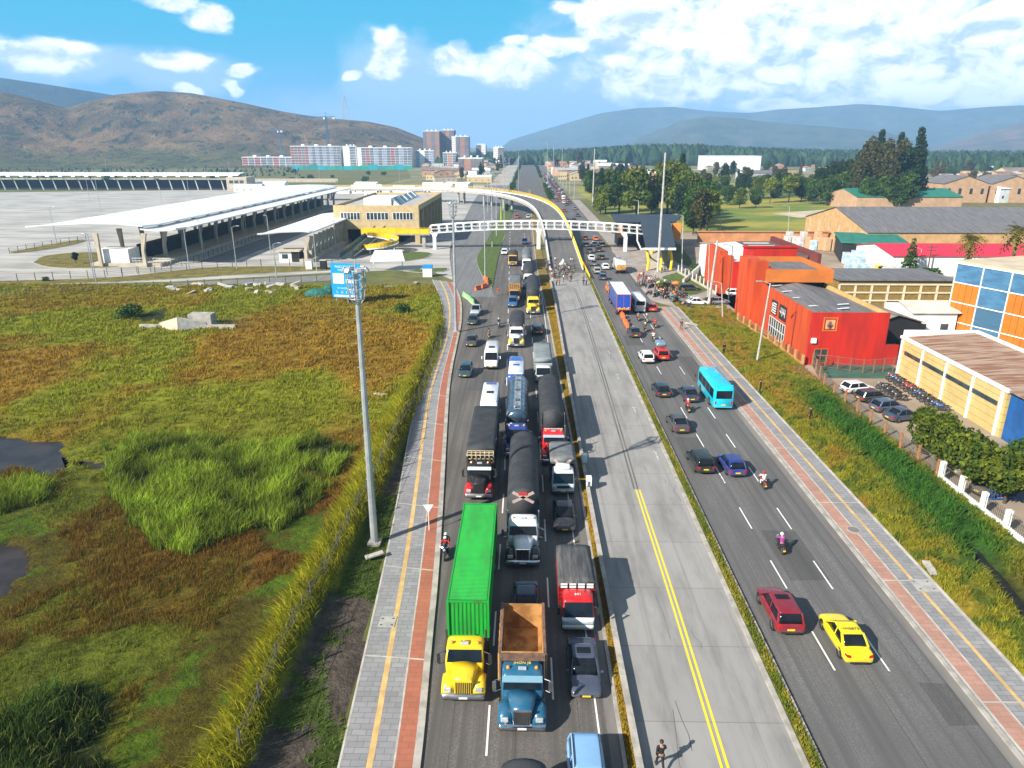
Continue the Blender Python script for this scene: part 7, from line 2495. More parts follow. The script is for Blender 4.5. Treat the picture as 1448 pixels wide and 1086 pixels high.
part(MB().box(51.1, 62, 64, 71.5, 5.3, 5.5), 'roof', M_rustr, bf)
q = MB()
for x in (51.3, 54, 57, 60):
 q.tube((x, 64.3, 0), (x, 64.3, 5.3), .09, n=4)
 q.tube((x, 64.3, 3.5), (x + 1.5, 64.3, 5.3), .05, n=4)
q.box(51.2, 61, 64.2, 64.35, 3.4, 3.6).box(51.2, 61, 64.2, 64.35, 5.0, 5.29)
for i in range(10):
 q.box(51.22, 51.28, 64.4 + i * .22, 64.45 + i * .22, .2, 3.4)
part(q, 'steel_frame', M_blu, bf)
bg_ = empty('blue_gate', (0, 0, 0), 0, 'blue barred gate with a small number plate by the white post wall', 'gate')
p = at(1435, 700)
q = MB()
for i in range(14):
 q.tube((41.2 + i * .28, 57.2, .1), (41.2 + i * .28, 57.2, 2.3), .03, n=4)
q.box(41.1, 45, 57.15, 57.25, 2.25, 2.35).box(41.1, 45, 57.15, 57.25, .1, .2)
part(q, 'bars', M_blu, bg_)
text('19-1', .5, (42.8, 57.1, 1.8), (PI / 2, 0, 0), M_white, bg_)
# -- poles, masts, fences
def pole_height(xb, yb, xt, yt):
 b = at(xb, yb)
 d = ray(xt, yt)
 t = math.hypot(b.x, b.y) / math.hypot(d.x, d.y)
 return b, CAM_H + d.z * t, Vector((d.x * t, d.y * t, CAM_H + d.z * t))
def mast(b, h, label, head='flood', group=None, r=.22):
 t = empty('light_mast', (b[0], b[1], 0), 0, label, 'light mast', group)
 part(MB().tube((0, 0, 0), (0, 0, h), r, r * .55, 10), 'shaft', M_galv, t)
 part(MB().box(-.5, .5, -.5, .5, 0, .3), 'footing', M_kerb, t)
 q = MB()
 k_ = 0
 while 3 + k_ * .9 < h - 2:
  q.box(-.35 if k_ % 2 else .1, -.1 if k_ % 2 else .35, -.025, .025, 3 + k_ * .9, 3.04 + k_ * .9)
  k_ += 1
 part(q, 'climbing_rungs', M_galv, t)
 q = MB()
 for zz, rr_ in ((h - 1.9, .5), (h - 1.2, .62), (h - .5, .68), (h + .1, .68)):
  for i in range(16):
   a, c_ = 2 * PI * i / 16, 2 * PI * (i + 1) / 16
   q.tube((rr_ * math.cos(a), rr_ * math.sin(a), zz), (rr_ * math.cos(c_), rr_ * math.sin(c_), zz), .045, n=4)
 for i in range(8):
  a = 2 * PI * i / 8
  q.path([(.2 * math.cos(a), .2 * math.sin(a), h - 2.3), (.5 * math.cos(a), .5 * math.sin(a), h - 1.9), (.62 * math.cos(a), .62 * math.sin(a), h - 1.2), (.68 * math.cos(a), .68 * math.sin(a), h + .1)], .04, 4)
 part(q, 'service_cage', M_galv, t)
 for i in range(6):
  a = 2 * PI * i / 6
  f = MB()
  f.box(-.2, .2, -.09, .09, -.17, .17)
  o = part(f, 'floodlight', M_galv, t, bevel=.03)
  o.location = (.80 * math.cos(a), .80 * math.sin(a), h + .15)
  o.rotation_euler = (R(35), 0, a - PI / 2)
 part(MB().tube((0, 0, h), (0, 0, h + .9), .08, .03, 6), 'lightning_rod', M_galv, t)
 return t
b, h, _ = pole_height(530, 770, 507, 384)
mast(b, h, 'tall floodlight mast with climbing rungs standing in the near marsh edge', r=.30)
b, h, _ = pole_height(645, 470, 640, 288)
mast(b, h, 'floodlight mast standing on the left footpath by the row of dark cars', r=.26)
def lamp(b, h, label, m=M_galv, r=.13, arms=((1.6, 0),), group=None, name='street_lamp', lean=(0, 0), head=True):
 t = empty(name, (b[0], b[1], 0), 0, label, 'street lamp' if head else 'pole', group)
 lx, ly = lean
 part(MB().tube((0, 0, 0), (lx, ly, h), r, r * .55, 8), 'pole', m, t)
 if head:
  for ax, ay in arms:
   q = MB().path([(lx, ly, h - .1), (lx + ax * .5, ly + ay * .5, h + .25), (lx + ax, ly + ay, h + .3)], .05, 5)
   part(q, 'arm', m, t)
   part(MB().box(lx + ax - .4, lx + ax + .4, ly + ay - .18, ly + ay + .18, h + .22, h + .36), 'lamp_head', M_galv, t, bevel=.03)
 return t
for xb, yb, xt, yt, lab, r in ((930, 386, 941, 216, 'thick pale mast rising beside the black roofed station entrance', .34), (838, 291, 841, 210, 'tall pale mast at the edge of the park beyond the footbridge', .38)):
 b, h, tp = pole_height(xb, yb, xt, yt)
 t = lamp(b, h, lab, M_conp, r, head=False, name='mast', lean=(tp.x - b.x if abs(tp.x - b.x) < 4 else 1.0, 0))
 part(MB().box(-.7, .7, -.7, .7, 0, .4), 'footing', M_kerb, t)
VG = 'lamp posts along the green verge'
for i, (xb, yb, xt, yt) in enumerate(((686, 396, 685, 267), (696, 350, 695.5, 246), (702, 334, 701.5, 248), (713, 318, 712.5, 232), (690, 300, 689.5, 226), (720, 300, 720, 224), (733, 280, 733, 212))):
 b, h, _ = pole_height(xb, yb, xt, yt)
 lamp(b, h, f'slim silver lamp post, {ORD[i]} from the orange barriers along the green verge', arms=((1.8, 0), (-1.8, 0)), r=.16)
b, h, _ = pole_height(708.5, 312, 709, 288)
lamp(b, h, 'short bright yellow green pole on the verge before the flyover', mat('lime_paint', (.55, .65, .02)), .22, head=False, name='pole')
for i, (xb, yb, xt, yt, lab) in enumerate(((127.5, 286, 118, 218, 'in the concrete yard above the lone conifer'), (143, 301, 133, 226, 'before the left end of the huge canopy'), (268, 281, 263, 205, 'behind the huge canopy near its left half'), (80, 344, 78, 293, 'by the narrow yard grass strip'), (137, 402, 124, 331, 'beside the perimeter road under the near end of the huge canopy'),
           (133, 395, 128, 345, 'leaning close to its twin by the perimeter road'), (229, 288, 227, 266, 'short, on the yard just left of the huge canopy'), (268, 382, 261, 323, 'right of the dry grass island, nearer one'), (288, 366, 281, 312, 'right of the dry grass island, farther one'), (335, 381, 330, 321, 'in front of the dark bus lane'),
           (349, 333, 346, 297, 'before the huge canopy, third along its edge'), (395, 318, 393, 286, 'before the huge canopy, fourth along its edge'), (429, 306, 427.5, 280, 'before the huge canopy, fifth along its edge'), (462, 296, 461, 273, 'before the huge canopy, at its far end'), (383, 359, 380, 305, 'left of the guard booth'), (391, 393, 388, 345, 'on the perimeter grass below the guard booth'),
           (448, 384, 444, 327, 'between the two utility cabinets'), (475, 358, 472, 311, 'before the smaller canopy'), (504, 341, 502, 298, 'before the windows of the tan station'), (604.5, 319, 604, 275, 'beside the dark side of the tan station'), (325, 250, 324, 214, 'behind the distant beige block'), (152, 250, 150, 212, 'behind the distant canopy, left of centre'),
           (420, 252, 419, 224, 'far behind the huge canopy, first of a pair'), (452, 253, 451, 226, 'far behind the huge canopy, second of a pair'), (366, 249, 365, 222, 'far behind the right end of the distant canopy'), (565, 257, 565, 236, 'far behind the roof of the tan station'))):
 b, h, tp = pole_height(xb, yb, xt, yt)
 lamp(b, min(h, 16), 'silver lamp post ' + lab, arms=((1.5, 0),) if i % 2 else ((0, -1.5),), r=.13, lean=(0, 0))
for (xb, yb, xt, yt, lab, m, r) in ((1070, 513, 1090, 401, 'pale leaning lamp pole on the grass before the orange hall', M_conp, .16), (1002, 432, 1015, 340, 'thick leaning concrete pole between the parked cars', M_conp, .30), (1030, 425, 1036, 348, 'thin dark pole before the recessed red wall', M_post, .13), (1022, 452, 1020, 400, 'short pale pole at the corner of the dry verge', M_conp, .14),
         (964, 382, 966, 305, 'slim grey pole beside the black roofed station entrance', M_conp, .14), (1001, 420, 1003, 345, 'grey pole touching the orange slab', M_conp, .12), (902, 309, 903, 284, 'white double lamp in the park behind the station', M_whp, .14), (1310, 392, 1318, 345, 'wooden utility pole beside the pyramid tree', M_bark, .18), (1298, 388, 1303, 352, 'thin pole right of the pyramid tree', M_conp, .12),
         (1018, 332, 1020, 302, 'thin pole on the park lawn edge', M_conp, .12), (1113, 352, 1116, 292, 'lamp pole in the yard of wrapped pallets', M_conp, .12), (774, 262, 774, 202, 'tall lamp post beyond the flyover by the queue', M_galv, .22), (783, 250, 783, 205, 'tall lamp post far along the right road', M_galv, .3), (795, 250, 795, 206, 'far reddish mast among town roofs', M_galv, .3)):
 b, h, tp = pole_height(xb, yb, xt, yt)
 dx_ = max(-4, min(4, tp.x - b.x))
 lamp(b, h, lab, m, r, arms=((-1.6, 0),), lean=(dx_, 0), head=(m is not M_bark and r < .25))
t = [o for o in C.objects if o.get('label') == 'wooden utility pole beside the pyramid tree'][0]
zt = max(v.co.z for v in t.children[0].data.vertices)
part(MB().box(-1.2, 1.4, -.06, .06, zt - .8, zt - .65).box(-1.0, 1.2, -.06, .06, zt - 1.6, zt - 1.45), 'cross_arms', M_bark, t)
def fence(label, pts, h, step, postm, rails=(.4, .8, 1.2), rm=M_wire, pr=.05, name='wire_fence', panel=None, lean=0, wall=None, ground=None):
 t = empty(name, (pts[0][0], pts[0][1], 0), 0, label, 'fence')
 o0 = Vector((pts[0][0], pts[0][1], 0))
 pl = [Vector((p[0], p[1], 0)) - o0 for p in pts]
 n = max(2, int(sum((b - a).length for a, b in zip(pl, pl[1:])) / step) + 1)
 n = min(n, 99)
 ps = lerp_poly(pl, n)
 gz = (lambda p: 0) if ground is None else (lambda p: float(ground(np.array([p.x + o0.x]), np.array([p.y + o0.y]))[0]))
 ps = [Vector((p.x, p.y, gz(p))) for p in ps]
 me = MB().box(-pr, pr, -pr, pr, -.1, h).mesh('post', postm)
 for i, p in enumerate(ps):
  o = bpy.data.objects.new('post', me)
  C.objects.link(o)
  o.parent = t
  o.location = p
 q = MB()
 for z in rails:
  q.path([p + Vector((0, 0, z)) for p in ps], .018, 4)
 part(q, 'wires' if not panel else 'rails', rm, t)
 if panel:
  q = MB()
  for a, b in zip(ps, ps[1:]):
   m_ = max(2, int((b - a).length / .22))
   for k_ in range(1, m_):
    p = a.lerp(b, k_ / m_)
    q.box(p.x - .012, p.x + .012, p.y - .012, p.y + .012, p.z + .15, p.z + h - .1)
  part(q, 'bars', panel, t)
 if wall:
  q = MB()
  for a, b in zip(ps, ps[1:]):
   d = (b - a).normalized()
   nn = Vector((-d.y, d.x, 0)) * .12
   q.add([a - nn, b - nn, b + nn, a + nn] + [v + Vector((0, 0, wall[0])) for v in (a - nn, b - nn, b + nn, a + nn)], [(0, 1, 5, 4), (1, 2, 6, 5), (2, 3, 7, 6), (3, 0, 4, 7), (4, 5, 6, 7)])
  part(q, 'low_wall', wall[1], t)
 return t
fp_ = [((a[0] * .25 + b[0] * .75), (a[1] * .25 + b[1] * .75)) for a, b in zip(BERM_L, BERM_R)][1:]
fence('dark post and wire fence running along the grassy berm of the marsh', [tuple(v.xy) for v in smooth_pl([Vector((x, y, 0)) for x, y in fp_])], 1.5, 3.0, M_post, ground=lambda a, b: field_h(a, b), rails=(.5, .9, 1.3), pr=.05)
fence('dark post fence between the perimeter grass and the station yard', [tuple(at(x, y).xy) for x, y in ((-150, 404), (0, 400), (150, 393), (240, 385), (330, 378), (470, 376))], 2.0, 3.6, M_post, rails=(.5, 1.0, 1.5, 1.9), pr=.06)
fence('dark post fence along the marsh side of the perimeter road', [tuple(at(x, y).xy) for x, y in ((-150, 427), (0, 422), (120, 415), (240, 408), (360, 403), (470, 398))], 1.8, 3.4, M_post, rails=(.5, 1.0, 1.5), pr=.06)
fence('dark rail fence around the bend of the bus lane', [tuple(at(x, y).xy) for x, y in ((152, 389), (210, 386), (262, 376), (300, 362), (345, 345), (400, 325), (470, 303))], 1.8, 3.2, M_post, rails=(.4, .9, 1.7), pr=.05)
fence('short dark post fence beside the narrow yard grass strip', [tuple(at(x, y).xy) for x, y in ((14, 359), (60, 350), (122, 340))], 1.8, 3.2, M_post, rails=(.9, 1.7), pr=.06)
fence('barred fence with orange posts below the cream warehouse', [(39.0, 61.5), (38.8, 70), (38.7, 80), (38.8, 88), (41, 97.5)], 2.0, 3.2, mat('orange_post', (.45, .20, .06), (.3, .13, .05), 2), rails=(.2, 1.0, 1.9), panel=mat('brown_bars', (.12, .10, .08), (.08, .06, .05), 3), pr=.09, name='bar_fence')
fence('brown barred fence around the green court of the orange hall', [(41, 97.5), (47, 94.2), (53, 96)], 2.0, 1.6, mat('brown_post', (.22, .13, .08), (.15, .1, .06), 2), rails=(.2, 1.0, 1.9), panel=mat('brown_bars', (.1, .1, .1)), pr=.06, name='bar_fence')
fence('low orange brick and bar fence in front of the orange hall', [(39.6, 97.6), (39.2, 108), (38.4, 118), (37.8, 124)], 1.7, 2.6, mat('tan_pillar', (.5, .32, .14), (.4, .25, .1), 2), rails=(1.5,), panel=mat('orange_bars', (.42, .2, .07)), pr=.14, wall=(.5, mat('orange_brick_wall', (.55, .25, .07), (.42, .2, .06), 1.2)), name='pillar_fence')
fence('white pillar wall with dark bars below the leafy trees', [(39.2, 30), (39.2, 49.3), (39.0, 60.8)], 2.1, 2.9, M_whp, rails=(1.8,), panel=mat('dark_bars', (.06, .06, .06)), pr=.2, wall=(.75, M_whp), name='pillar_wall')
fence('white perimeter wall with bars beside the right station', [(37.5, 175), (38.9, 163), (40.2, 149)], 2.0, 2.6, M_whp, rails=(1.8,), panel=mat('brown_bars', (.1, .1, .1)), pr=.1, wall=(.6, M_beige), name='pillar_wall')
# -- billboard
p = at(492, 431)
t = empty('billboard', (p.x, p.y, 0), R(-12), 'bright blue billboard with pale writing standing at the edge of the marsh', 'billboard')
part(MB().box(-3.1, 3.1, -.1, .1, 1.4, 8.2), 'panel', mat('billboard_blue', (.0, .30, .62), (.0, .25, .55), .6, .5), t)
M_paleb = mat('billboard_print', (.70, .80, .86), (.6, .72, .8), 2)
for s_, z, sz in (('PASO SEGURO', 7.5, .62), ('VIA EN OBRA', 6.9, .5), ('ESTACION NORTE', 3.3, .42), ('L   U   I   R   S', 2.5, .7)):
 text(s_, sz, (-.1, -.12, z), (PI / 2, 0, 0), M_paleb, t)
part(MB().box(-2.7, -.4, -.12, -.103, 4.2, 6.2).box(.0, 2.2, -.12, -.103, 4.4, 5.0).box(-2.7, 2.6, -.12, -.103, 1.6, 1.95), 'pale_boxes', M_paleb, t)
for x in (-2.4, 0, 2.4):
 part(MB().tube((x, .25, 0), (x, .25, 7.8), .12, n=6), 'leg', M_galv, t)
p = at(607, 752)
t = empty('give_way_sign', (p.x, p.y, .15), R(4), 'white backed triangular road sign on the left footpath beside the green container', 'road sign')
part(MB().tube((0, 0, 0), (0, 0, 2.3), .035, n=6), 'post', M_whp, t)
part(MB().add([(-.42, -.03, 2.35), (.42, -.03, 2.35), (0, -.03, 1.6), (-.42, .0, 2.35), (.42, .0, 2.35), (0, .0, 1.6)], [(0, 2, 1), (3, 4, 5), (0, 1, 4, 3), (1, 2, 5, 4), (2, 0, 3, 5)]), 'plate', M_whp, t)
for i, (x, y) in enumerate(((5.85, 63.5), (5.85, 58.5))):
 t = empty('bracket_sign', (x, y, .55), 0, ('small yellow armed bracket on the low wall, the farther of two', 'small yellow armed bracket on the low wall, the nearer of two')[i], 'bracket')
 part(MB().box(-.25, .25, -.3, .3, 0, .8), 'box', M_whp, t)
 part(MB().box(-1.3, -.25, -.04, .04, .5, .6), 'arm', M_yst, t)
p = at(258, 467)
t = empty('culvert', (p.x, p.y, 0), 0, 'pale concrete culvert headwall with wing walls in the marsh', 'culvert')
part(MB().add([(-4, 0, -.2), (0, -1.6, -.2), (0, -1.2, 2.5), (-4, .4, 1.2), (-4, .5, -.2), (0, -1.1, -.2), (0, -.8, 2.5), (-4, .8, 1.2)], [(0, 1, 2, 3), (7, 6, 5, 4), (3, 2, 6, 7), (0, 3, 7, 4), (1, 5, 6, 2)]), 'wing_wall', M_beige, t)
part(MB().add([(4, 0, -.2), (0.1, -1.6, -.2), (0.1, -1.2, 2.5), (4, .4, 1.2), (4, .5, -.2), (0.1, -1.1, -.2), (0.1, -.8, 2.5), (4, .8, 1.2)], [(1, 0, 3, 2), (7, 4, 5, 6), (3, 7, 6, 2), (0, 4, 7, 3), (1, 2, 6, 5)]), 'wing_wall', M_conp, t)
part(MB().box(-7.5, -4.02, .2, .7, 0, .9).box(4.02, 9, .2, .7, 0, .9).box(.5, 4.5, 1.4, 3.6, 0, 2.4), 'side_wall', M_kerb, t)
q = MB()
for i in range(7):
 q.tube((5 + i, 1.2, 0), (5 + i, 1.2, 1.7), .05, n=4)
q.path([(5, 1.2, 1.6), (11, 1.2, 1.6)], .04).path([(5, 1.2, 1.0), (11, 1.2, 1.0)], .04)
part(q, 'rail', M_post, t)
p = at(450, 420)
t = empty('net_heap', (p.x, p.y, 0), 0, 'dark green netting heaped beside the blue billboard', 'net heap')
q = MB()
q.ball((0, 0, .3), 2.0, 12, 8, sc=(1.5, .7, .8)).ball((2.2, .6, 1.0), 1.3, 10, 7, sc=(1.2, .8, 1.2))
part(q, 'netting', mat('green_netting', (.01, .14, .11), (.01, .07, .06), 2, .8, bump=1, bscale=3), t)
SL = 'concrete slabs and rubble lying beside the perimeter road'
random.seed(9)
for i in range(26):
 x, y = random.uniform(235, 445), random.uniform(404, 417)
 p = at(x, y)
 t = MB().box(-random.uniform(.5, 1.6), random.uniform(.5, 1.4), -.4, .4, -.1, random.uniform(.25, .6)).build('concrete_slab', M_conp if i % 3 else M_beige, None, bevel=.04)
 t.location = (p.x, p.y, .35)
 t.rotation_euler = (random.uniform(-.2, .2), random.uniform(-.3, .3), random.uniform(0, 3))
 tag(t, 'broken pale slab in the rubble left of the blue billboard', 'slab', SL)
for i, (x, y, s, lab) in enumerate(((552, 408, 1.6, 'pale flat slab lying in the brown grass right of the billboard'), (588, 402, 1.2, 'small pale slab near the ticket kiosk'), (538, 562, .9, 'grey slab lying in the marsh beside the near mast'), (530, 792, .7, 'small grey slab at the foot of the near mast'), (1314, 809, .8, 'pale plank lying on the right verge beside the footpath'), (978, 461, 1.2, 'pale slab on the verge near the lone walker'))):
 p = at(x, y)
 t = MB().box(-s, s, -s * .35, s * .35, 0, .16).build('concrete_slab', M_kerb, None, bevel=.03)
 t.location = (p.x, p.y, .38 if x < 600 else .3)
 t.rotation_euler = (.05, .08, .6 + i)
 tag(t, lab, 'slab')
# -- barriers
def barrier(name, label, m, pts, n, group):
 base = MB()
 base.loft([rrect(-.95, .95, -.28, .28, 0, .08), rrect(-.95, .95, -.28, .28, .3, .08), rrect(-.93, .93, -.12, .12, .55, .05), rrect(-.93, .93, -.12, .12, .95, .05)])
 me = base.mesh('barrier_block', m)
 pl = lerp_poly([at(*p) for p in pts], n)
 for i, p in enumerate(pl):
  o = bpy.data.objects.new(name, me)
  C.objects.link(o)
  o.location = (p.x, p.y, .03)
  d = (pl[min(i + 1, n - 1)] - pl[max(0, i - 1)])
  o.rotation_euler = (0, 0, math.atan2(d.y, d.x) + random.uniform(-.12, .12))
  tag(o, label if i not in (0, n - 1) else label.replace('one of the', 'nearest of the' if i == 0 else 'farthest of the'), 'barrier', group)
M_orb = mat('orange_plastic', (.80, .17, .03), (.62, .12, .03), 1.5, .5)
M_grb = mat('green_plastic', (.16, .50, .10), (.45, .60, .40), 1.5, .5, lo=.45, hi=.6)
barrier('plastic_barrier', 'one of the orange barriers lined up beside the blue box truck', M_orb, ((888, 466), (880, 448), (871, 430), (858, 408)), 14, 'orange barriers beside the box truck')
barrier('plastic_barrier', 'one of the orange barriers at the tip of the green verge', M_orb, ((676, 410), (684, 408), (690, 400), (686, 396)), 6, 'orange barriers at the verge tip')
barrier('plastic_barrier', 'one of the green barriers fanned out by the left kerb', M_grb, ((657, 420), (663, 424), (669, 430)), 8, 'green barriers at the kerb')
# -- wrapped pallets
M_wrapw = mat('pale_wrapped_goods', (.62, .60, .58), (.42, .38, .36), 1.2, .4)
M_wrapb = mat('bluish_wrapped_goods', (.50, .64, .72), (.30, .42, .50), .9, .3, lo=.4, hi=.6)
M_wrapt = mat('tan_cartons', (.55, .34, .18), (.45, .30, .18), .8, .8)
random.seed(12)
def pallet(x, y, w_, d_, h_, m, lab, grp):
 t = empty('pallet_stack', (x, y, 0), random.uniform(-.06, .06), lab, 'pallet stack', grp)
 part(MB().box(-w_ / 2, w_ / 2, -d_ / 2, d_ / 2, .15, h_), 'wrapped_goods', m, t, bevel=.12)
 part(MB().box(-w_ / 2 - .05, w_ / 2 + .05, -d_ / 2, d_ / 2, 0, .148), 'pallet', M_wood, t)
for i, (px_, py_, m, tone_) in enumerate(((1112, 352, M_wrapw, 'white'), (1121, 352, M_wrapw, 'white'), (1130, 353, M_wrapw, 'white'), (1139, 353, M_wrapt, 'brown'), (1149, 354, M_wrapb, 'bluish'), (1158, 354, M_wrapt, 'tan'), (1168, 355, M_wrapt, 'tan'), (1178, 355, M_wrapt, 'tan'), (1187, 350, M_wrapw, 'white'), (1115, 345, M_wrapw, 'white'), (1135, 345, M_wrapw, 'white'), (1155, 345, M_wrapt, 'tan'))):
 p = at(px_, py_)
 pallet(p.x, p.y, 1.75, 2.2, 3.9 if m is not M_wrapb else 3.0, m, f'tall {tone_} wrapped stack, {ORD[i] if i else "first"} from the left in the row behind the red back wall', 'wrapped stacks behind the red back wall')
k_ = 0
for r_ in range(3):
 for c_ in range(7):
  p = at(1200 + c_ * 12 - r_ * 3, 388 - r_ * 14 + c_ * 1.2)
  pallet(p.x, p.y, 2.0, 2.6, random.uniform(2.6, 4.4), M_wrapb if random.random() < .7 else M_wrapw, f'bluish wrapped bundle in the {("front", "middle", "rear")[r_]} row, {("first", "second", "third", "fourth", "fifth", "sixth", "seventh")[c_]} from the left, before the white warehouse', 'wrapped bundles before the white warehouse')
t = make_tree('conifer_tree', 'bright green pyramid shaped tree between the bundles and the blue panel building', 'deep', 9, [(0, 0, .8 + i * 1.0, 2.3 * (1 - i / 9.5) + .2, 2.3 * (1 - i / 9.5) + .2, .8) for i in range(9)], 2600, .25, .15, 8)
p = at(1283, 395)
t.location = (p.x, p.y, 0)
for i, (x, y, s, lab) in enumerate(((1300, 402, 2.0, 'round bush at the foot of the wooden utility pole'), (1316, 400, 1.8, 'round bush by the blue panel building'), (1290, 408, 1.6, 'small bush behind the brown panelled block'))):
 p = at(x, y)
 tree('bush', p.x, p.y, s, lab)
def palm(x, y, h, label, s=1.0):
 t = empty('palm_tree', (x, y, 0), 0, label, 'palm tree')
 q = MB()
 for i in range(8):
  q.tube((0, 0, h * i / 8), (0, 0, h * (i + 1) / 8), .42 - .02 * i, .36 - .02 * i, 8)
 part(q, 'trunk', M_bark, t)
 vs, fs, tone = [], [], []
 for k_ in range(46):
  a = random.uniform(0, 2 * PI)
  up = random.uniform(-.9, 1.25)
  L_ = random.uniform(2.4, 3.2) * s
  prev = Vector((0, 0, h))
  d = Vector((math.cos(a) * math.cos(up), math.sin(a) * math.cos(up), math.sin(up)))
  side = Vector((-math.sin(a), math.cos(a), 0))
  for j in range(7):
   f0, f1 = j / 7, (j + 1) / 7
   p0 = Vector((0, 0, h)) + d * L_ * f0 + Vector((0, 0, -1.5 * f0 * f0 * s))
   p1 = Vector((0, 0, h)) + d * L_ * f1 + Vector((0, 0, -1.5 * f1 * f1 * s))
   for sg in (-1, 1):
    w_ = .75 * s * math.sin(PI * (f0 * .8 + .15))
    o = len(vs)
    vs += [p0, p0.lerp(p1, .55), p0.lerp(p1, .9) + side * sg * w_ + Vector((0, 0, -.25)), p0.lerp(p1, .8) + side * sg * w_ + Vector((0, 0, -.3))]
    fs += [o, o + 1, o + 2, o + 3]
    tt = random.uniform(.6, 1.3) * (1 if up > -.1 else .8)
    tone += [tt] * 4
 o = np_mesh('fronds', np.array([tuple(v) for v in vs]), fs, 4, M_lf['palm'], np.array(tone)[:, None] * np.ones((1, 3)))
 o.parent = t
 return t
for (px_, py_, Y_, lab, s) in ((1374, 340, 150, 'bushy fan palm above the blue panelled wall', 1.15), (1441, 327, 148, 'larger fan palm at the right edge above the flat tan roof', 1.35)):
 d = ray(px_, py_)
 t_ = Y_ / d.y
 palm(d.x * t_, Y_, CAM_H + d.z * t_, lab, s)
p = at(1235, 392)
t = empty('wheel_loader', (p.x, p.y - 1, 0), .2, 'dark and yellow machine parked before the bluish bundles', 'machine')
part(MB().box(-2.6, 1.2, -1, 1, 1.0, 1.9).box(-.4, 1.0, -.8, .8, 1.9, 3.1), 'body', M_yst, t, bevel=.1)
part(MB().box(-.3, .9, -.82, .82, 2.1, 2.9), 'cab_windows', M_glass, t)
part(MB().path([(1.0, -.7, 1.4), (2.6, -.7, 2.0), (3.8, -.7, .8)], .12, 4).path([(1.0, .7, 1.4), (2.6, .7, 2.0), (3.8, .7, .8)], .12, 4), 'lift_arms', M_steel, t)
part(MB().frus((3.4, 4.4, -1.2, 1.2), (3.6, 3.9, -1.2, 1.2), .3, 1.2), 'bucket', M_steel, t)
for s in (-1, 1):
 for x in (-1.8, .9):
  q = wheel(t, 0, 0, .7, .4)
  q.location = (x, s * 1.05, .7)
  q.rotation_euler = (0, 0, PI / 2)
# -- distant town
def block(name, label, x0, x1, y, d_, h, wallc, stripes, floors, cat='apartment block', gap=1.0, roofc=None):
 """slab block with window columns grouped in bands"""
 t = empty(name, (x0, y, 0), 0, label, cat)
 W_ = x1 - x0
 part(MB().box(0, W_, 0, d_, 0, h), 'walls', wallc, t)
 part(MB().box(-.3, W_ + .3, -.3, d_ + .3, h, h + .8), 'roof', roofc or M_roofw, t)
 n = len(stripes)
 for i, m in enumerate(stripes):
  if m is None:
   continue
  a = W_ * (i + .04) / n
  b = W_ * (i + .93) / n
  q = MB()
  for f in range(floors):
   z0 = h * (f + .10) / floors
   q.box(a, b, -.28, .02, z0, h * (f + .92) / floors)
  part(q, 'window_column', m, t)
 for j in range(3):
  part(MB().box(W_ * (.2 + .27 * j), W_ * (.26 + .27 * j), d_ * .3, d_ * .7, h + .8, h + 3), 'stair_head', M_whp, t)
 return t
M_tb = mat('pale_brick_strip', (.34, .20, .14), (.28, .16, .11), .1)
M_sr = mat('red_facade_strip', (.30, .09, .08), (.2, .06, .05), .1)
M_sg = mat('grey_facade_strip', (.16, .18, .21), (.10, .11, .14), .1)
M_sl = mat('lilac_facade_strip', (.30, .32, .42), (.2, .22, .32), .1)
block('apartment_block', 'long white apartment block with red and grey window bands at the hill foot', -332, -262, 1040, 18, 28, M_whp, [M_sr, M_sg, M_sr, M_sg, M_sr, M_sl, M_sg, M_sl, M_sg, M_sl, M_sg, M_sl, M_sg, M_sg], 8)
block('apartment_block', 'narrow white end block between the two long apartment blocks', -258, -240, 1040, 22, 28, M_whp, [None, M_sg], 8)
block('apartment_block', 'long white apartment block with dark window bands beside the tall brown towers', -236, -160, 1030, 18, 26, M_whp, [None, M_sg, M_sr, M_sg, M_sl, M_sg, M_sl, M_sg, M_sr, M_sg, M_sl, M_sg, M_sg], 8)
block('tower_block', 'tallest brown brick tower above the apartment blocks', -178, -150, 1280, 28, 52, M_brick, [M_sg, M_tb, M_sg, M_tb], 16)
block('tower_block', 'dark side wing of the tallest brown tower', -149.5, -126, 1300, 28, 54, mat('dark_brick', (.18, .11, .09), (.14, .09, .08), .1), [M_sg, M_brick, M_sg], 16)
block('tower_block', 'second brown tower with a white stair strip', -126, -97, 1250, 24, 43, M_brick, [M_whp, M_sg, M_tb, M_sg], 14)
block('apartment_block', 'white and blue block in front of the brown towers', -158, -132, 1050, 16, 22, M_whp, [M_sl, None, M_sg, M_sl], 7)
block('apartment_block', 'small white block under the second brown tower', -120, -100, 1060, 16, 19, M_whp, [M_sg, M_brick, M_sg], 6)
block('brick_block', 'wide brick block right of the brown towers', -74, -48, 800, 30, 16, M_brick, [M_sg, None, M_sg, M_sg], 5)
block('brick_block', 'slim brick tower behind the wide brick block', -52, -36, 1150, 20, 26, M_brick, [M_whp, M_sg], 9)
block('apartment_block', 'low unfinished red and white block under the first crane', -410, -338, 1060, 18, 13, M_whp, [M_sr, M_sg, M_sr, M_sg, M_sg, M_sr, M_sg, M_sg], 4)
block('brick_block', 'slim brick block far right of the brown towers', -92, -74, 1350, 20, 30, M_brick, [M_sg, M_whp], 9)
t = empty('site_hoarding', (-300, 940, 0), 0, 'long green and turquoise site hoarding below the apartment blocks', 'hoarding')
for i in range(14):
 part(MB().box(i * 11, i * 11 + 11, -.2 - .3 * (i % 2), .2, 0, 4 + random.uniform(0, 2.5)), 'panel', mat('green_hoarding', (.01, .30, .22), (.01, .2, .2), .05) if i % 3 else mat('turquoise_hoarding', (.0, .32, .38)), t)
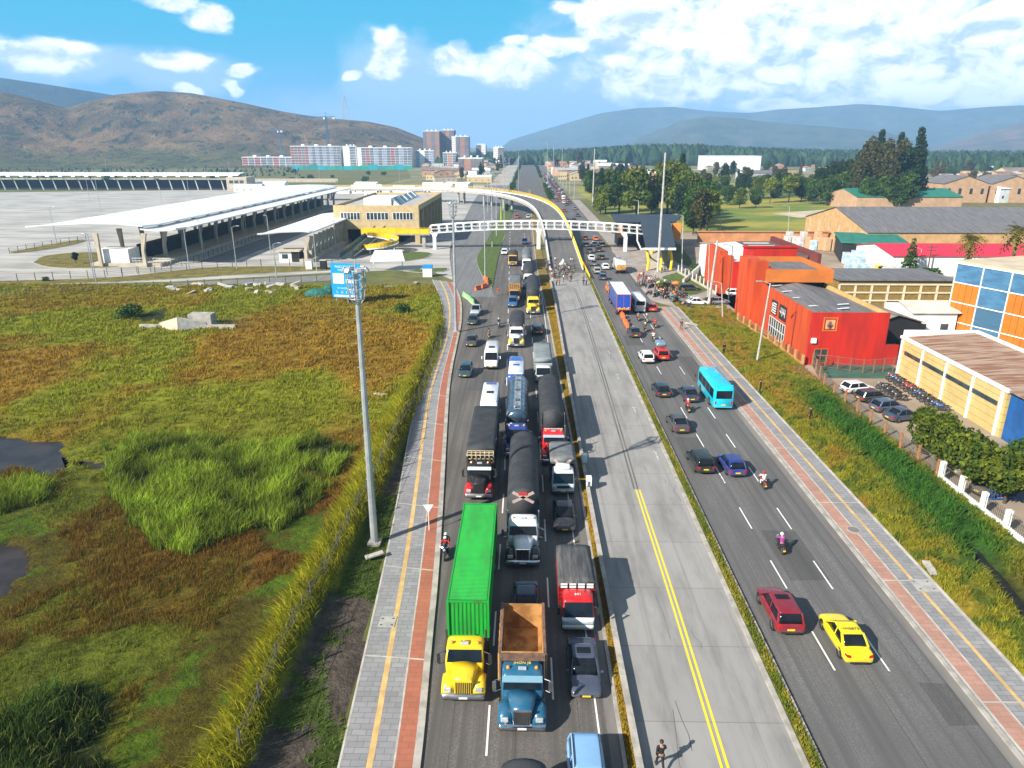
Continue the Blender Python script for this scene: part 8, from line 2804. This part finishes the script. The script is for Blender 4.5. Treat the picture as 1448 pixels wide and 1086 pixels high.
def lattice(q, p0, p1, w_, r, n):
 p0, p1 = Vector(p0), Vector(p1)
 d = (p1 - p0).normalized()
 u = d.cross(Vector((0, 1, .01))).normalized()
 v = d.cross(u)
 cs = [(u * a + v * b) * w_ for a, b in ((-1, -1), (1, -1), (1, 1), (-1, 1))]
 for c_ in cs:
  q.tube(p0 + c_, p1 + c_, r, n=4)
 for i in range(n):
  a, b = p0.lerp(p1, i / n), p0.lerp(p1, (i + 1) / n)
  for j in range(4):
   q.tube(a + cs[j], b + cs[(j + 1) % 4], r * .6, n=3)
def crane(x, y, h, jib, ang, label, m):
 t = empty('tower_crane', (x, y, 0), ang, label, 'crane')
 q = MB()
 lattice(q, (0, 0, 0), (0, 0, h), 1.1, .28, 16)
 part(q, 'tower', m, t)
 q = MB()
 lattice(q, (-jib * .3, 0, h), (jib, 0, h), .7, .22, 18)
 q.tube((0, 0, h), (0, 0, h + 6), .3, n=4).tube((0, 0, h + 6), (jib * .7, 0, h + .5), .12, n=3).tube((0, 0, h + 6), (-jib * .28, 0, h + .5), .12, n=3)
 part(q, 'jib', m, t)
 part(MB().box(-jib * .3 - 1, -jib * .3 + 3, -1.2, 1.2, h - 3, h - .5), 'counterweight', M_conp, t)
 part(MB().box(1.2, 3.4, -1, 1, h - 3, h - .8), 'driver_cab', M_whp, t)
M_crb = mat('crane_blue', (.05, .16, .28), (.04, .12, .2), .5)
crane(-355, 1070, 50, 20, 2.6, 'shorter blue tower crane at the foot of the brown hill', M_crb)
crane(-288, 1075, 68, 44, 3.05, 'taller blue tower crane behind the long apartment blocks', M_crb)
a, e = azel(488, 170)
dP = 1850
t = empty('pylon', (math.sin(a) * dP, math.cos(a) * dP, CAM_H + dP * e - 8), 0, 'lattice power pylon standing on the crest of the brown hill', 'pylon')
q = MB()
for s in (-1, 1):
 for s2 in (-1, 1):
  q.tube((s * 8, s2 * 8, 0), (s * 1.2, s2 * 1.2, 62), .45, n=4)
for i in range(8):
 f0, f1 = i / 8, (i + 1) / 8
 w0, w1 = 8 - 6.8 * f0, 8 - 6.8 * f1
 for s in (-1, 1):
  q.tube((-w0, s * w0, 62 * f0), (w1, s * w1, 62 * f1), .3, n=3).tube((w0, s * w0, 62 * f0), (-w1, s * w1, 62 * f1), .3, n=3)
for z, w_ in ((42, 9), (50, 8), (58, 7)):
 q.tube((-w_, 0, z), (w_, 0, z), .4, n=4)
part(q, 'lattice', M_galv, t)
random.seed(31)
wallcs = [M_whp, M_peach, M_brick, M_beige, M_tanw, mat('dull_orange_wall', (.52, .26, .14), (.42, .2, .12), .2), mat('pale_grey_wall', (.5, .5, .5), (.4, .4, .4), .2)]
roofcs = [M_greyr, mat('clay_tiles', (.40, .17, .10), (.30, .12, .08), .4), M_roofw, mat('brown_tin', (.25, .18, .14), (.17, .12, .1), .3), mat('pale_fibre', (.45, .42, .40), (.33, .31, .3), .3)]
hp = []
for i, (w_, d_, h_, rh, fl) in enumerate(((12, 10, 5, 2.2, 1), (18, 12, 7, 0, 2), (14, 10, 6, 2.5, 2), (24, 14, 8, 3, 2), (10, 9, 9, 0, 3), (34, 18, 7, 2.5, 1))):
 t = shed('house', 'x', -w_ / 2, w_ / 2, -d_ / 2, d_ / 2, h_, rh, wallcs[i % 7], roofcs[i % 5], 'x' if i % 2 else 'y', wins=(4, h_ * .3, h_ * .3 + 1.6, 1.3), cat='house')
 hp.append(t)
used_h = set()
GHS = 'houses of the distant town'
def house(x, y, s, lab, grp=GHS, k=None):
 k = random.randrange(len(hp)) if k is None else k
 if k in used_h:
  o = dup(hp[k], (x, y, 0), random.uniform(-.4, .4), lab, grp, s)
 else:
  o = hp[k]
  o.location, o.scale, o.rotation_euler = (x, y, 0), (s, s, s), (0, 0, random.uniform(-.4, .4))
  tag(o, lab, None, grp)
  used_h.add(k)
 recolour(o, walls=random.choice(wallcs), roof=random.choice(roofcs))
 return o
def free(x, y):
 xr = 5
 return x > 31 or x < -38
cnt_ = 0
tries = 0
spots = []
while cnt_ < 299 and tries < 9000:
 tries += 1
 px_ = random.choice((random.uniform(640, 960), random.uniform(765, 880), random.uniform(762, 850), random.uniform(762, 900), random.uniform(650, 735), random.uniform(600, 700), random.uniform(600, 700), random.uniform(690, 738), random.uniform(640, 900), random.uniform(900, 1448), random.uniform(1320, 1470)))
 d = random.uniform(430, 1500) if px_ < 800 else (random.uniform(560, 1500) if px_ < 1330 else random.uniform(480, 1300))
 a = azel(px_, 205)[0]
 x, y = math.sin(a) * d, math.cos(a) * d
 if not free(x, y) or (px_ < 720 and d < 620) or (800 < px_ < 1330 and d < 640) or (-340 < x < -95 and 1020 < y < 1330):
  continue
 if any(abs(x - u) < 13 and abs(y - v) < 14 for u, v in spots):
  continue
 spots.append((x, y))
 side = 'left of the far road' if px_ < 745 else ('right of the far road' if px_ < 960 else ('beyond the park' if px_ < 1320 else 'far behind the peach terraces'))
 house(x, y, random.uniform(.45, .95), f'small house among the crowded roofs {side}', GHS + ' ' + side)
 cnt_ += 1
for i in range(14):
 x = -190 + i * 11 + random.uniform(-3, 3)
 house(x, 450 + random.uniform(0, 90), random.uniform(.35, .6), 'low white depot roof among the bus sheds behind the flyover', 'depot roofs behind the flyover', 5)
 recolour([o for o in C.objects if o.name.startswith('house') and o.type == 'EMPTY'][-1], walls=M_whp, roof=M_roofw)
t = empty('boundary_wall', (-560, 620, 0), 0, 'long pale boundary wall behind the distant white canopy', 'wall')
part(MB().box(0, 400, 0, 1, 0, 3), 'wall', M_beige, t)
for i in range(30):
 p = Vector((random.uniform(-480, -120), random.uniform(545, 900), 0))
 tree('bush', p.x, p.y, random.uniform(1.2, 2.6), 'scattered dark bush on the open ground between yard and hill', 'bushes on the open ground below the hill')
for i in range(34):
 for x in (14.0, -10.5):
  if random.random() < .8:
   tree('bush', x, 425 + i * 22 + random.uniform(-6, 6), random.uniform(.9, 2.0), 'green bush on the planted strip of the far road', 'bushes along the far road strips')
for i, (y, z, lab) in enumerate(((1380, 8, 'distant flat bridge crossing the far road'),)):
 xr = 5
 t = empty('far_bridge', (xr, y, 0), 0, lab, 'bridge')
 part(MB().box(-55, 45, -2, 2, z, z + 2.6), 'deck', M_conp, t)
 for x in (-50, -17, 17, 42):
  part(MB().box(x - 1, x + 1, -1, 1, 0, z), 'pier', M_whp, t)
GL = 'lamp posts along the far road'
proto_l = None
for i in range(22):
 y = 430 + i * 45
 for s in (-1, 1):
  xr = 8 + s * 20
  if proto_l is None:
   proto_l = lamp((xr, y), 14, 'distant lamp post lining the far road', group=GL, r=.2)
  else:
   dup(proto_l, (xr, y, 0))
q = MB()
q.poly([(-60, 392, .0055), (-60, 2200, .0055), (70, 2200, .0055), (70, 700, .0055), (45, 420, .0055)])
q.poly([(-110, 700, .0075), (-180, 1100, .0075), (500, 1500, .0075), (520, 640, .0075), (60, 600, .0075), (-10, 432, .0075), (-120, 432, .0075)])
struct(q.build('town_ground', mat('town_dust', (.26, .22, .12), (.12, .13, .04), .02, .95, lo=.38, hi=.56)))
# == people
M_skin = mat('skin', (.42, .24, .15), (.36, .19, .12), 5, .6)
M_hair = mat('black_hair', (.015, .012, .010), (.03, .022, .018), 9, .7)
CL = {'black': (.015, .015, .018), 'navy': (.02, .03, .09), 'red': (.50, .02, .02), 'white': (.72, .72, .70), 'blue': (.03, .14, .42), 'grey': (.20, .20, .21), 'green': (.03, .20, .06), 'yellow': (.75, .52, .04), 'purple': (.38, .04, .30), 'khaki': (.30, .24, .14),
  'teal': (.02, .28, .30), 'orange': (.75, .22, .03), 'jeans': (.05, .08, .16), 'lime': (.35, .65, .05), 'brown': (.14, .08, .05)}
M_cl = {k: mat('cloth_' + k, v, tuple(a * .7 for a in v), 3, .9) for k, v in CL.items()}
def skin_mesh(name, chains, m, lev=1):
 """a smooth body grown around connected joints: chains = {joint: (pos, radius)}, edges"""
 joints, edges = chains
 me = bpy.data.meshes.new(name)
 me.from_pydata([j[0] for j in joints], edges, [])
 o = bpy.data.objects.new(name, me)
 C.objects.link(o)
 s = o.modifiers.new('skin', 'SKIN')
 for i, j in enumerate(joints):
  r = j[1]
  me.skin_vertices[0].data[i].radius = (r, r) if isinstance(r, (int, float)) else r
 me.skin_vertices[0].data[0].use_root = True
 s.use_smooth_shade = True
 b = o.modifiers.new('sub', 'SUBSURF')
 b.levels = b.render_levels = lev
 dg = bpy.context.evaluated_depsgraph_get()
 dg.update()
 m2 = bpy.data.meshes.new_from_object(o.evaluated_get(dg))
 m2.name = name
 m2.materials.clear()
 m2.materials.append(m)
 bpy.data.objects.remove(o)
 return m2
def pose(kind):
 """joint positions, +Y is forward"""
 if kind == 'stand':
  J = dict(hip=(0, 0, .95), chest=(0, .0, 1.28), neck=(0, .0, 1.46), head=(0, .02, 1.60), top=(0, .01, 1.70), ls=(-.19, 0, 1.40), le=(-.25, -.03, 1.13), lh=(-.25, .05, .88), rs=(.19, 0, 1.40), re=(.25, -.02, 1.13), rh=(.23, .07, .90),
     lk=(-.11, .02, .50), la=(-.12, -.02, .07), rk=(.11, .03, .50), ra=(.13, .0, .07))
 elif kind == 'walk':
  J = dict(hip=(0, 0, .93), chest=(0, .04, 1.26), neck=(0, .05, 1.44), head=(0, .08, 1.58), top=(0, .08, 1.68), ls=(-.19, .04, 1.38), le=(-.25, -.10, 1.13), lh=(-.23, -.02, .90), rs=(.19, .05, 1.38), re=(.24, .12, 1.13), rh=(.20, .30, .98),
     lk=(-.10, .20, .52), la=(-.10, .30, .07), rk=(.10, -.02, .50), ra=(.10, -.32, .12))
 elif kind == 'arms':
  J = dict(hip=(0, 0, .95), chest=(0, .0, 1.28), neck=(0, .0, 1.46), head=(0, .03, 1.60), top=(0, .02, 1.70), ls=(-.19, 0, 1.40), le=(-.34, .10, 1.18), lh=(-.15, .28, 1.22), rs=(.19, 0, 1.40), re=(.34, .08, 1.2), rh=(.22, .30, 1.38),
     lk=(-.14, .02, .50), la=(-.17, -.02, .07), rk=(.14, .03, .50), ra=(.17, .0, .07))
 else:
  J = dict(hip=(0, -.12, .82), chest=(0, .02, 1.13), neck=(0, .08, 1.32), head=(0, .14, 1.45), top=(0, .13, 1.55), ls=(-.19, .06, 1.27), le=(-.32, .26, 1.07), lh=(-.28, .50, 1.03), rs=(.19, .06, 1.27), re=(.32, .26, 1.07), rh=(.28, .50, 1.03),
     lk=(-.19, .28, .66), la=(-.19, .12, .30), rk=(.19, .28, .66), ra=(.19, .12, .30))
 return J
PM = {}
def person_meshes(kind):
 if kind in PM:
  return PM[kind]
 J = pose(kind)
 V = {k: Vector(v) for k, v in J.items()}
 hd = V['head']
 names = ['hip', 'chest', 'neck', 'head', 'top', 'ls', 'le', 'lh', 'rs', 're', 'rh', 'lk', 'la', 'rk', 'ra']
 rad = dict(hip=(.14, .10), chest=(.15, .10), neck=.055, head=.095, top=.06, ls=.055, le=.042, lh=.034, rs=.055, re=.042, rh=.034, lk=.06, la=.042, rk=.06, ra=.042)
 jl = [(J[n], rad[n]) for n in names]
 ix = {n: i for i, n in enumerate(names)}
 lt, rt = tuple(V['hip'] + Vector((-.09, .0, -.08))), tuple(V['hip'] + Vector((.09, .0, -.08)))
 jl += [(lt, .085), (rt, .085)]
 ed = [(0, 1), (1, 2), (2, 3), (3, 4), (1, 5), (5, 6), (6, 7), (1, 8), (8, 9), (9, 10), (0, 15), (15, 11), (11, 12), (0, 16), (16, 13), (13, 14)]
 body = skin_mesh('body', (jl, ed), M_skin)
 bm = bmesh.new()
 bm.from_mesh(body)
 ex = MB()
 ex.tube(hd + Vector((0, .09, -.01)), hd + Vector((0, .125, -.03)), .016, .02, 5)
 for s, hn, en in ((-1, 'lh', 'le'), (1, 'rh', 're')):
  ex.ball(hd + Vector((s * .095, 0, 0)), .025, 5, 4)
  d = (V[hn] - V[en]).normalized()
  side = d.cross(Vector((0, 1, 0))).normalized()
  if side.length < .1:
   side = Vector((0, 0, 1))
  f = d.cross(side)
  for k_ in range(4):
   b = V[hn] + d * .07 + side * 0 + f * (.03 - .02 * k_)
   L_ = (.075, .085, .08, .062)[k_]
   ex.tube(b - d * .05, b + d * L_ * .5, .011, .010, 5).tube(b + d * L_ * .5, b + d * L_ * .8 - side * .02 * s, .010, .008, 5)
  ex.tube(V[hn] + f * .03, V[hn] + f * .065 + d * .045, .013, .010, 5)
 t_ = ex.mesh('x', M_skin)
 bm.from_mesh(t_)
 bm.to_mesh(body)
 bm.free()
 ey = MB()
 for s in (-1, 1):
  ey.ball(hd + Vector((s * .033, .088, .012)), .012, 5, 4)
 eyes = ey.mesh('eyes', M_hair)
 mid = lambda a, b, t: tuple(V[a].lerp(V[b], t))
 sj = [(tuple(V['hip'] + Vector((0, 0, -.02))), (.155, .115)), (J['chest'], (.165, .115)), (mid('chest', 'neck', .75), .075), (J['ls'], .07), (J['le'], .055), (mid('le', 'lh', .85), .045), (J['rs'], .07), (J['re'], .055), (mid('re', 'rh', .85), .045)]
 shirt = skin_mesh('jacket', (sj, [(0, 1), (1, 2), (1, 3), (3, 4), (4, 5), (1, 6), (6, 7), (7, 8)]), M_cl['black'])
 tj = [(tuple(V['hip'] + Vector((0, 0, .02))), (.15, .11)), (lt, .10), (J['lk'], .072), (mid('lk', 'la', .88), .06), (rt, .10), (J['rk'], .072), (mid('rk', 'ra', .88), .06)]
 trou = skin_mesh('trousers', (tj, [(0, 1), (1, 2), (2, 3), (0, 4), (4, 5), (5, 6)]), M_cl['jeans'])
 sh = MB()
 for a in ('la', 'ra'):
  p = V[a]
  sh.loft([rrect(p.x - .05, p.x + .05, p.y - .08, p.y + .17, p.z - .07, .04), rrect(p.x - .045, p.x + .045, p.y - .07, p.y + .14, p.z, .04), rrect(p.x - .04, p.x + .04, p.y - .06, p.y + .03, p.z + .05, .03)])
 shoes = sh.mesh('shoes', M_hair)
 if kind == 'ride':
  hl = MB().ball(hd + Vector((0, 0, .03)), .15, 12, 9, sc=(.95, 1.08, 1))
  hair = hl.mesh('helmet', M_cl['white'])
  vz = MB().box(hd.x - .09, hd.x + .09, hd.y + .10, hd.y + .165, hd.z - .02, hd.z + .06).mesh('visor', M_glass)
 else:
  hr = MB().ball(hd + Vector((0, -.02, .05)), .108, 10, 7, sc=(1, 1.05, .95))
  hair = hr.mesh('hair', M_hair)
  vz = None
 for me in (body, shirt, trou, hair):
  me.polygons.foreach_set('use_smooth', [True] * len(me.polygons))
 PM[kind] = (body, eyes, shirt, trou, shoes, hair, vz)
 return PM[kind]
def person(kind, x, y, rz, top, bottom, label, group=None, z=0.0, head=None, s=1.0):
 body, eyes, shirt, trou, shoes, hair, vz = person_meshes(kind)
 b = bpy.data.objects.new('person', body)
 C.objects.link(b)
 b.location = (x, y, z)
 b.rotation_euler = (0, 0, rz)
 b.scale = (s, s, s)
 tag(b, label, 'person', group)
 for n, me, m in (('eyes', eyes, None), ('jacket', shirt, M_cl[top]), ('trousers', trou, M_cl[bottom]), ('shoes', shoes, None), ('helmet' if kind == 'ride' else 'hair', hair, M_cl[head] if head else None), ('visor', vz, None)):
  if me is None:
   continue
  o = bpy.data.objects.new(n, me)
  C.objects.link(o)
  o.parent = b
  if m:
   o.material_slots[0].link = 'OBJECT'
   o.material_slots[0].material = m
 return b
MOTO = []
def motorcycle(x, y, rz, col, label, group=None, z=.03, box=None):
 if not MOTO:
  t = empty('motorcycle', (0, 0, 0), 0, 'x', 'motorcycle')
  for yy in (.66, -.62):
   wt = MB()
   rg = []
   for xx, rr_ in ((-.05, .20), (-.055, .28), (0, .30), (.055, .28), (.05, .20)):
    rg.append([(xx, rr_ * math.cos(2 * PI * i / 16), rr_ * math.sin(2 * PI * i / 16)) for i in range(16)])
   wt.loft(rg)
   w_ = wt.build('wheel', M_tyre, t)
   w_.location = (0, yy, .30)
   MB().tube((-.06, 0, 0), (.06, 0, 0), .19, n=12).build('rim', M_rim, w_)
  q = MB()
  q.loft([rrect(-.10, .10, -.05, .42, .62, .06), rrect(-.15, .15, -.08, .45, .78, .08), rrect(-.09, .09, .0, .38, .88, .07)])
  q.loft([rrect(-.06, .06, -.95, -.45, .60, .04), rrect(-.10, .10, -.98, -.40, .72, .06)])
  q.box(-.07, .07, .52, .80, .58, .64)
  q.build('fairing', M_redp2, t, True)
  MB().loft([rrect(-.12, .12, -.72, .02, .76, .06), rrect(-.11, .11, -.70, .0, .84, .06)]).build('seat', M_blk, t)
  MB().box(-.14, .14, -.15, .30, .26, .58).box(-.18, -.12, -.7, .1, .26, .34).build('engine', M_steel, t)
  q = MB()
  for s in (-1, 1):
   q.tube((s * .07, .66, .3), (s * .06, .48, .95), .025, n=5)
  q.path([(-.36, .34, 1.04), (-.14, .46, 1.0), (.14, .46, 1.0), (.36, .34, 1.04)], .018, 5)
  q.build('fork_and_handlebar', M_chrome, t)
  MB().ball((0, .62, .90), .10, 8, 6).build('headlight', M_lamp, t)
  MB().box(-.08, .08, -1.0, -.96, .60, .68).build('tail_light', M_red, t)
  MB().box(-.09, .09, -1.03, -1.0, .44, .56).build('number_plate', M_plate, t)
  MOTO.append(t)
  t.location = (x, y, z)
  t.rotation_euler = (0, 0, rz)
 else:
  t = dup(MOTO[0], (x, y, z), rz)
 t['label'] = label
 if group:
  t['group'] = group
 recolour(t, fairing=paint(CL[col]))
 return t
def rider(px_, py_, away, col, top, bottom, helm, where, pillion=None, ang=0):
 p = at(px_, py_)
 rz = R(ang) + (0 if away else PI)
 d = Vector((-math.sin(R(ang)), math.cos(R(ang)), 0)) * (1 if away else -1)
 c = p + Vector((0, 1, 0)) * 1.0 if abs(ang) < 45 else p
 motorcycle(c.x, c.y, rz, col, f'{col} motorcycle {where}')
 q = c - d * .28
 person('ride', q.x, q.y, rz, top, bottom, f'motorcyclist in {top} jacket and {helm} helmet {where}', z=.06, head=helm)
 if pillion:
  q = c - d * .72
  person('ride', q.x, q.y, rz, pillion[0], 'jeans', f'pillion rider in {pillion[0]} jacket {where}', z=.12, head=pillion[1])
rider(1108, 788, True, 'black', 'purple', 'black', 'white', 'alone above the dark red SUV')
rider(1082, 695, True, 'red', 'white', 'white', 'red', 'right of the deep blue hatchback')
rider(974, 586, True, 'black', 'red', 'black', 'white', 'below the dark blue saloon beside the bus')
rider(925, 484, True, 'white', 'white', 'black', 'red', 'above the small red pickup')
rider(913, 471, True, 'black', 'black', 'black', 'white', 'beside the dark bronze saloon')
rider(927, 465, True, 'red', 'red', 'black', 'red', 'below the bright red car')
rider(903, 455, True, 'red', 'grey', 'black', 'black', 'right behind the white minibus')
rider(915, 458, True, 'white', 'brown', 'black', 'white', 'between the minibus and the red car')
rider(628, 797, False, 'black', 'red', 'blue', 'white', 'squeezed between the kerb and the green container', pillion=('black', 'white'))
rider(705, 465, False, 'white', 'navy', 'black', 'white', 'left of the white and yellow truck')
rider(691, 480, True, 'brown', 'brown', 'grey', 'black', 'above the plain white van')
rider(813, 300, True, 'black', 'black', 'black', 'black', 'in the wall shadow past the footbridge')
def stand(px_, py_, kind, rz, top, bottom, lab, z=.03, s=1.0, group=None):
 p = at(px_, py_)
 person(kind, p.x, p.y, rz, top, bottom, lab, group, z, s=s)
stand(933, 1088, 'walk', .1, 'black', 'black', 'person in black walking on the centre road', s=1.05)
stand(704, 418, 'stand', PI, 'red', 'grey', 'person in a red top standing in the second lane below the verge tip')
stand(963, 467, 'walk', PI, 'brown', 'brown', 'person in brown clothes walking alone on the right footpath', z=.15, s=1.05)
stand(1023, 502, 'stand', .5, 'black', 'black', 'person in black standing at the outer edge of the right footpath', z=.15, s=1.05)
stand(1074, 557, 'stand', 1.0, 'black', 'black', 'person in black standing beside the turquoise bus shadow', z=.15, s=1.05)
stand(1144, 600, 'stand', 1.0, 'black', 'black', 'person in a dark top with head in the green bushes of the verge', z=.3, s=1.1)
stand(936, 384, 'stand', 0, 'white', 'navy', 'person in a white shirt beside the thick pale mast', s=1.05)
stand(940, 385, 'walk', 0, 'grey', 'black', 'person in grey beside the person in white at the mast', s=1.05)
stand(825, 397, 'walk', 2.5, 'grey', 'black', 'person in grey with raised arm near the yellow guard rail')
stand(825, 404, 'walk', 0, 'black', 'black', 'person in black walking down along the right median')
stand(829, 403, 'stand', 1, 'white', 'black', 'person in a white top with dark trousers by the right median')
stand(785, 372, 'arms', 0, 'white', 'black', 'person in white with raised hands behind the crowd')
stand(796, 374, 'stand', 2, 'white', 'white', 'person in white beside the pale pointed tent')
stand(807, 373, 'arms', 2, 'white', 'navy', 'person in white and navy behind the crowd, left of two')
stand(810, 373, 'stand', 1, 'white', 'blue', 'person in white and blue behind the crowd, right of two')
stand(787, 404, 'stand', 1, 'yellow', 'black', 'person in a yellow jacket at the left edge of the centre road')
stand(791, 404, 'stand', 1.5, 'red', 'black', 'person in a red jacket next to the one in yellow')
stand(784, 412, 'stand', 1.5, 'blue', 'blue', 'person in bright blue sitting height by the low wall', s=.85)
stand(781, 398, 'stand', 0, 'red', 'white', 'person in red above the yellow jacket at the low wall')
stand(779, 388, 'stand', 0, 'white', 'red', 'person with a white scarf at the low wall')
p = at(796, 380)
t = make_tree  # noqa
t = empty('pointed_tent', (p.x, p.y, .03), 0, 'small pale pointed tent with a green disc behind the crowd', 'tent')
MB().loft([[(1.3 * math.cos(2 * PI * i / 10) * k_, 1.1 * math.sin(2 * PI * i / 10) * k_, z_) for i in range(10)] for k_, z_ in ((1, 0), (.95, .9), (.3, 1.9), (.05, 2.5))]).build('cloth', mat('pale_tent_cloth', (.62, .72, .68), (.5, .6, .56), 2), t, True)
MB().tube((.2, -1.12, .8), (.2, -1.06, .8), .45, n=14).build('green_disc', M_cl['green'], t)
random.seed(17)
tops = ['black', 'black', 'navy', 'red', 'grey', 'white', 'brown', 'black', 'navy', 'blue', 'red', 'khaki', 'green', 'teal']
used = {}
def uniq(lab):
 used[lab] = used.get(lab, 0) + 1
 return lab
G1 = 'crowd blocking the centre road'
for i in range(40):
 x = random.uniform(780, 812)
 y = random.uniform(381, 395) if i > 3 else random.uniform(395, 399)
 tp = random.choice(tops)
 bt = random.choice(('black', 'jeans', 'navy', 'grey', 'khaki'))
 stand(x, y, random.choice(('stand', 'stand', 'arms', 'walk')), random.uniform(0, 6.28), tp, bt, f'person in {tp} top and {bt} trousers in the crowd across the centre road', s=random.uniform(.94, 1.06), group=G1)
for i in range(10):
 tp = random.choice(('black', 'navy', 'black', 'blue'))
 stand(random.uniform(769, 779), random.uniform(369, 384), 'stand', random.uniform(0, 6.28), tp, 'navy', f'person in {tp} top standing on the yellow grass beside the crowd', s=random.uniform(.94, 1.06), group='people on the yellow median grass')
G2 = 'crowd and motorcycles by the right station'
for i in range(78):
 u = random.random()
 x = 905 + u * 62 + random.uniform(-6, 6)
 y = 398 + u * 24 + random.uniform(-9, 12)
 tp = random.choice(('black', 'red', 'red', 'navy', 'white', 'blue', 'teal', 'grey', 'black', 'green', 'khaki', 'brown', 'orange'))
 bt = random.choice(('black', 'jeans', 'navy', 'black'))
 stand(x, y, random.choice(('stand', 'stand', 'arms', 'walk')), random.uniform(0, 6.28), tp, bt, f'person in {tp} top and {bt} trousers in the crowd beside the right station', s=random.uniform(.94, 1.06), group=G2)
for i in range(24):
 u = i / 24
 x = 908 + u * 70 + random.uniform(-5, 5)
 y = 408 + u * 22 + random.uniform(-8, 8)
 p = at(x, y)
 col = random.choice(('red', 'black', 'blue', 'white', 'green'))
 motorcycle(p.x, p.y, random.uniform(0, 6.28), col, f'{col} motorcycle parked among the crowd beside the right station', 'motorcycles in the right crowd')
for (x, y, c_, lab) in ((955, 413, 'orange', 'orange parasol standing in the crowd by the right station'), (931, 409, 'lime', 'small lime green canopy low in the right crowd'), (950, 428, 'teal', 'teal cart cover at the corner of the right crowd')):
 p = at(x, y)
 t = empty('parasol', (p.x, p.y, .03), 0, lab, 'parasol')
 if c_ != 'orange':
  t.scale = (.6, .6, .75)
 MB().tube((0, 0, 0), (0, 0, 2.2), .03, n=5).build('pole', M_whp, t)
 MB().loft([[(1.1 * k_ * math.cos(2 * PI * i / 8), 1.1 * k_ * math.sin(2 * PI * i / 8), z_) for i in range(8)] for k_, z_ in ((1, 1.9), (.6, 2.2), (.05, 2.4))]).build('canopy', M_cl[c_], t, True)
for i, x in enumerate((757, 718, 830)):
 d = ray(x, 300)
 t_ = 218 / d.y
 xx = d.x * t_
 person('walk', xx, 218, PI / 2, 'black', 'navy', ('person crossing the footbridge above the centre road', 'person crossing the footbridge above the verge', 'person crossing the footbridge above the flyover wall')[i], z=fz(xx) + .15)
for i in range(13):
 motorcycle(49.4 - .1 * (i % 2), 91.5 - i * 1.0, PI / 2 + random.uniform(-.2, .2), random.choice(('black', 'red', 'black', 'blue')), f'motorcycle parked against the cream wall, {ORD[i] if i else "first"} from the court end', 'motorcycles along the cream wall')
for i in range(5):
 motorcycle(46.3, 87.5 - i * 1.1, PI / 2 + random.uniform(-.3, .3), random.choice(('black', 'grey')) if False else 'black', f'black motorcycle in the middle of the warehouse yard, {ORD[i] if i else "first"} from the court end', 'motorcycles in the yard middle')
for i, (x, y, col, k, lab) in enumerate(((42.5, 86.5, (.7, .72, .74), 'hatch', 'white car parked by the barred fence in the warehouse yard'), (42.9, 83.2, (.03, .035, .04), 'suv', 'black car parked behind the white one in the warehouse yard'), (43.2, 79.8, (.05, .08, .14), 'hatch', 'blue grey car parked third in the warehouse yard'), (43.4, 76.8, (.03, .05, .09), 'sedan', 'dark blue car parked fourth in the warehouse yard'),
          (43.0, 62.5, (.14, .15, .15), 'hatch', 'dusty grey car under the leafy trees, farther one'), (42.6, 58.5, (.10, .09, .08), 'sedan', 'dusty brown car under the leafy trees, nearer one'))):
 t = car('car', lab, 'car', col, k, 4.2)
 del t['len']
 t.location = (x, y, .03)
 t.rotation_euler = (0, 0, R(-75))
dg = bpy.context.evaluated_depsgraph_get()
for o in [o for o in C.objects if o.type == 'FONT']:
 me = bpy.data.meshes.new_from_object(o.evaluated_get(dg))
 n = bpy.data.objects.new('lettering', me)
 C.objects.link(n)
 n.parent = o.parent
 n.location = o.location
 n.rotation_euler = o.rotation_euler
 bpy.data.objects.remove(o)
# -- air
hz = MB().box(-9000, 9000, -400, 8600, -4.5, 385)
hm = bpy.data.materials.new('haze_air')
hm.use_nodes = True
t = NT(hm.node_tree)
t.n.remove(t.n['Principled BSDF'])
pv = t.n.new('ShaderNodeVolumePrincipled')
pv.inputs['Color'].default_value = (.34, .62, 1.0, 1)
pv.inputs['Density'].default_value = 1.9e-4
pv.inputs['Anisotropy'].default_value = .0
t.l.new(pv.outputs[0], [n for n in t.n if n.type == 'OUTPUT_MATERIAL'][0].inputs['Volume'])
o = hz.build('haze', hm)
o['kind'] = 'stuff'
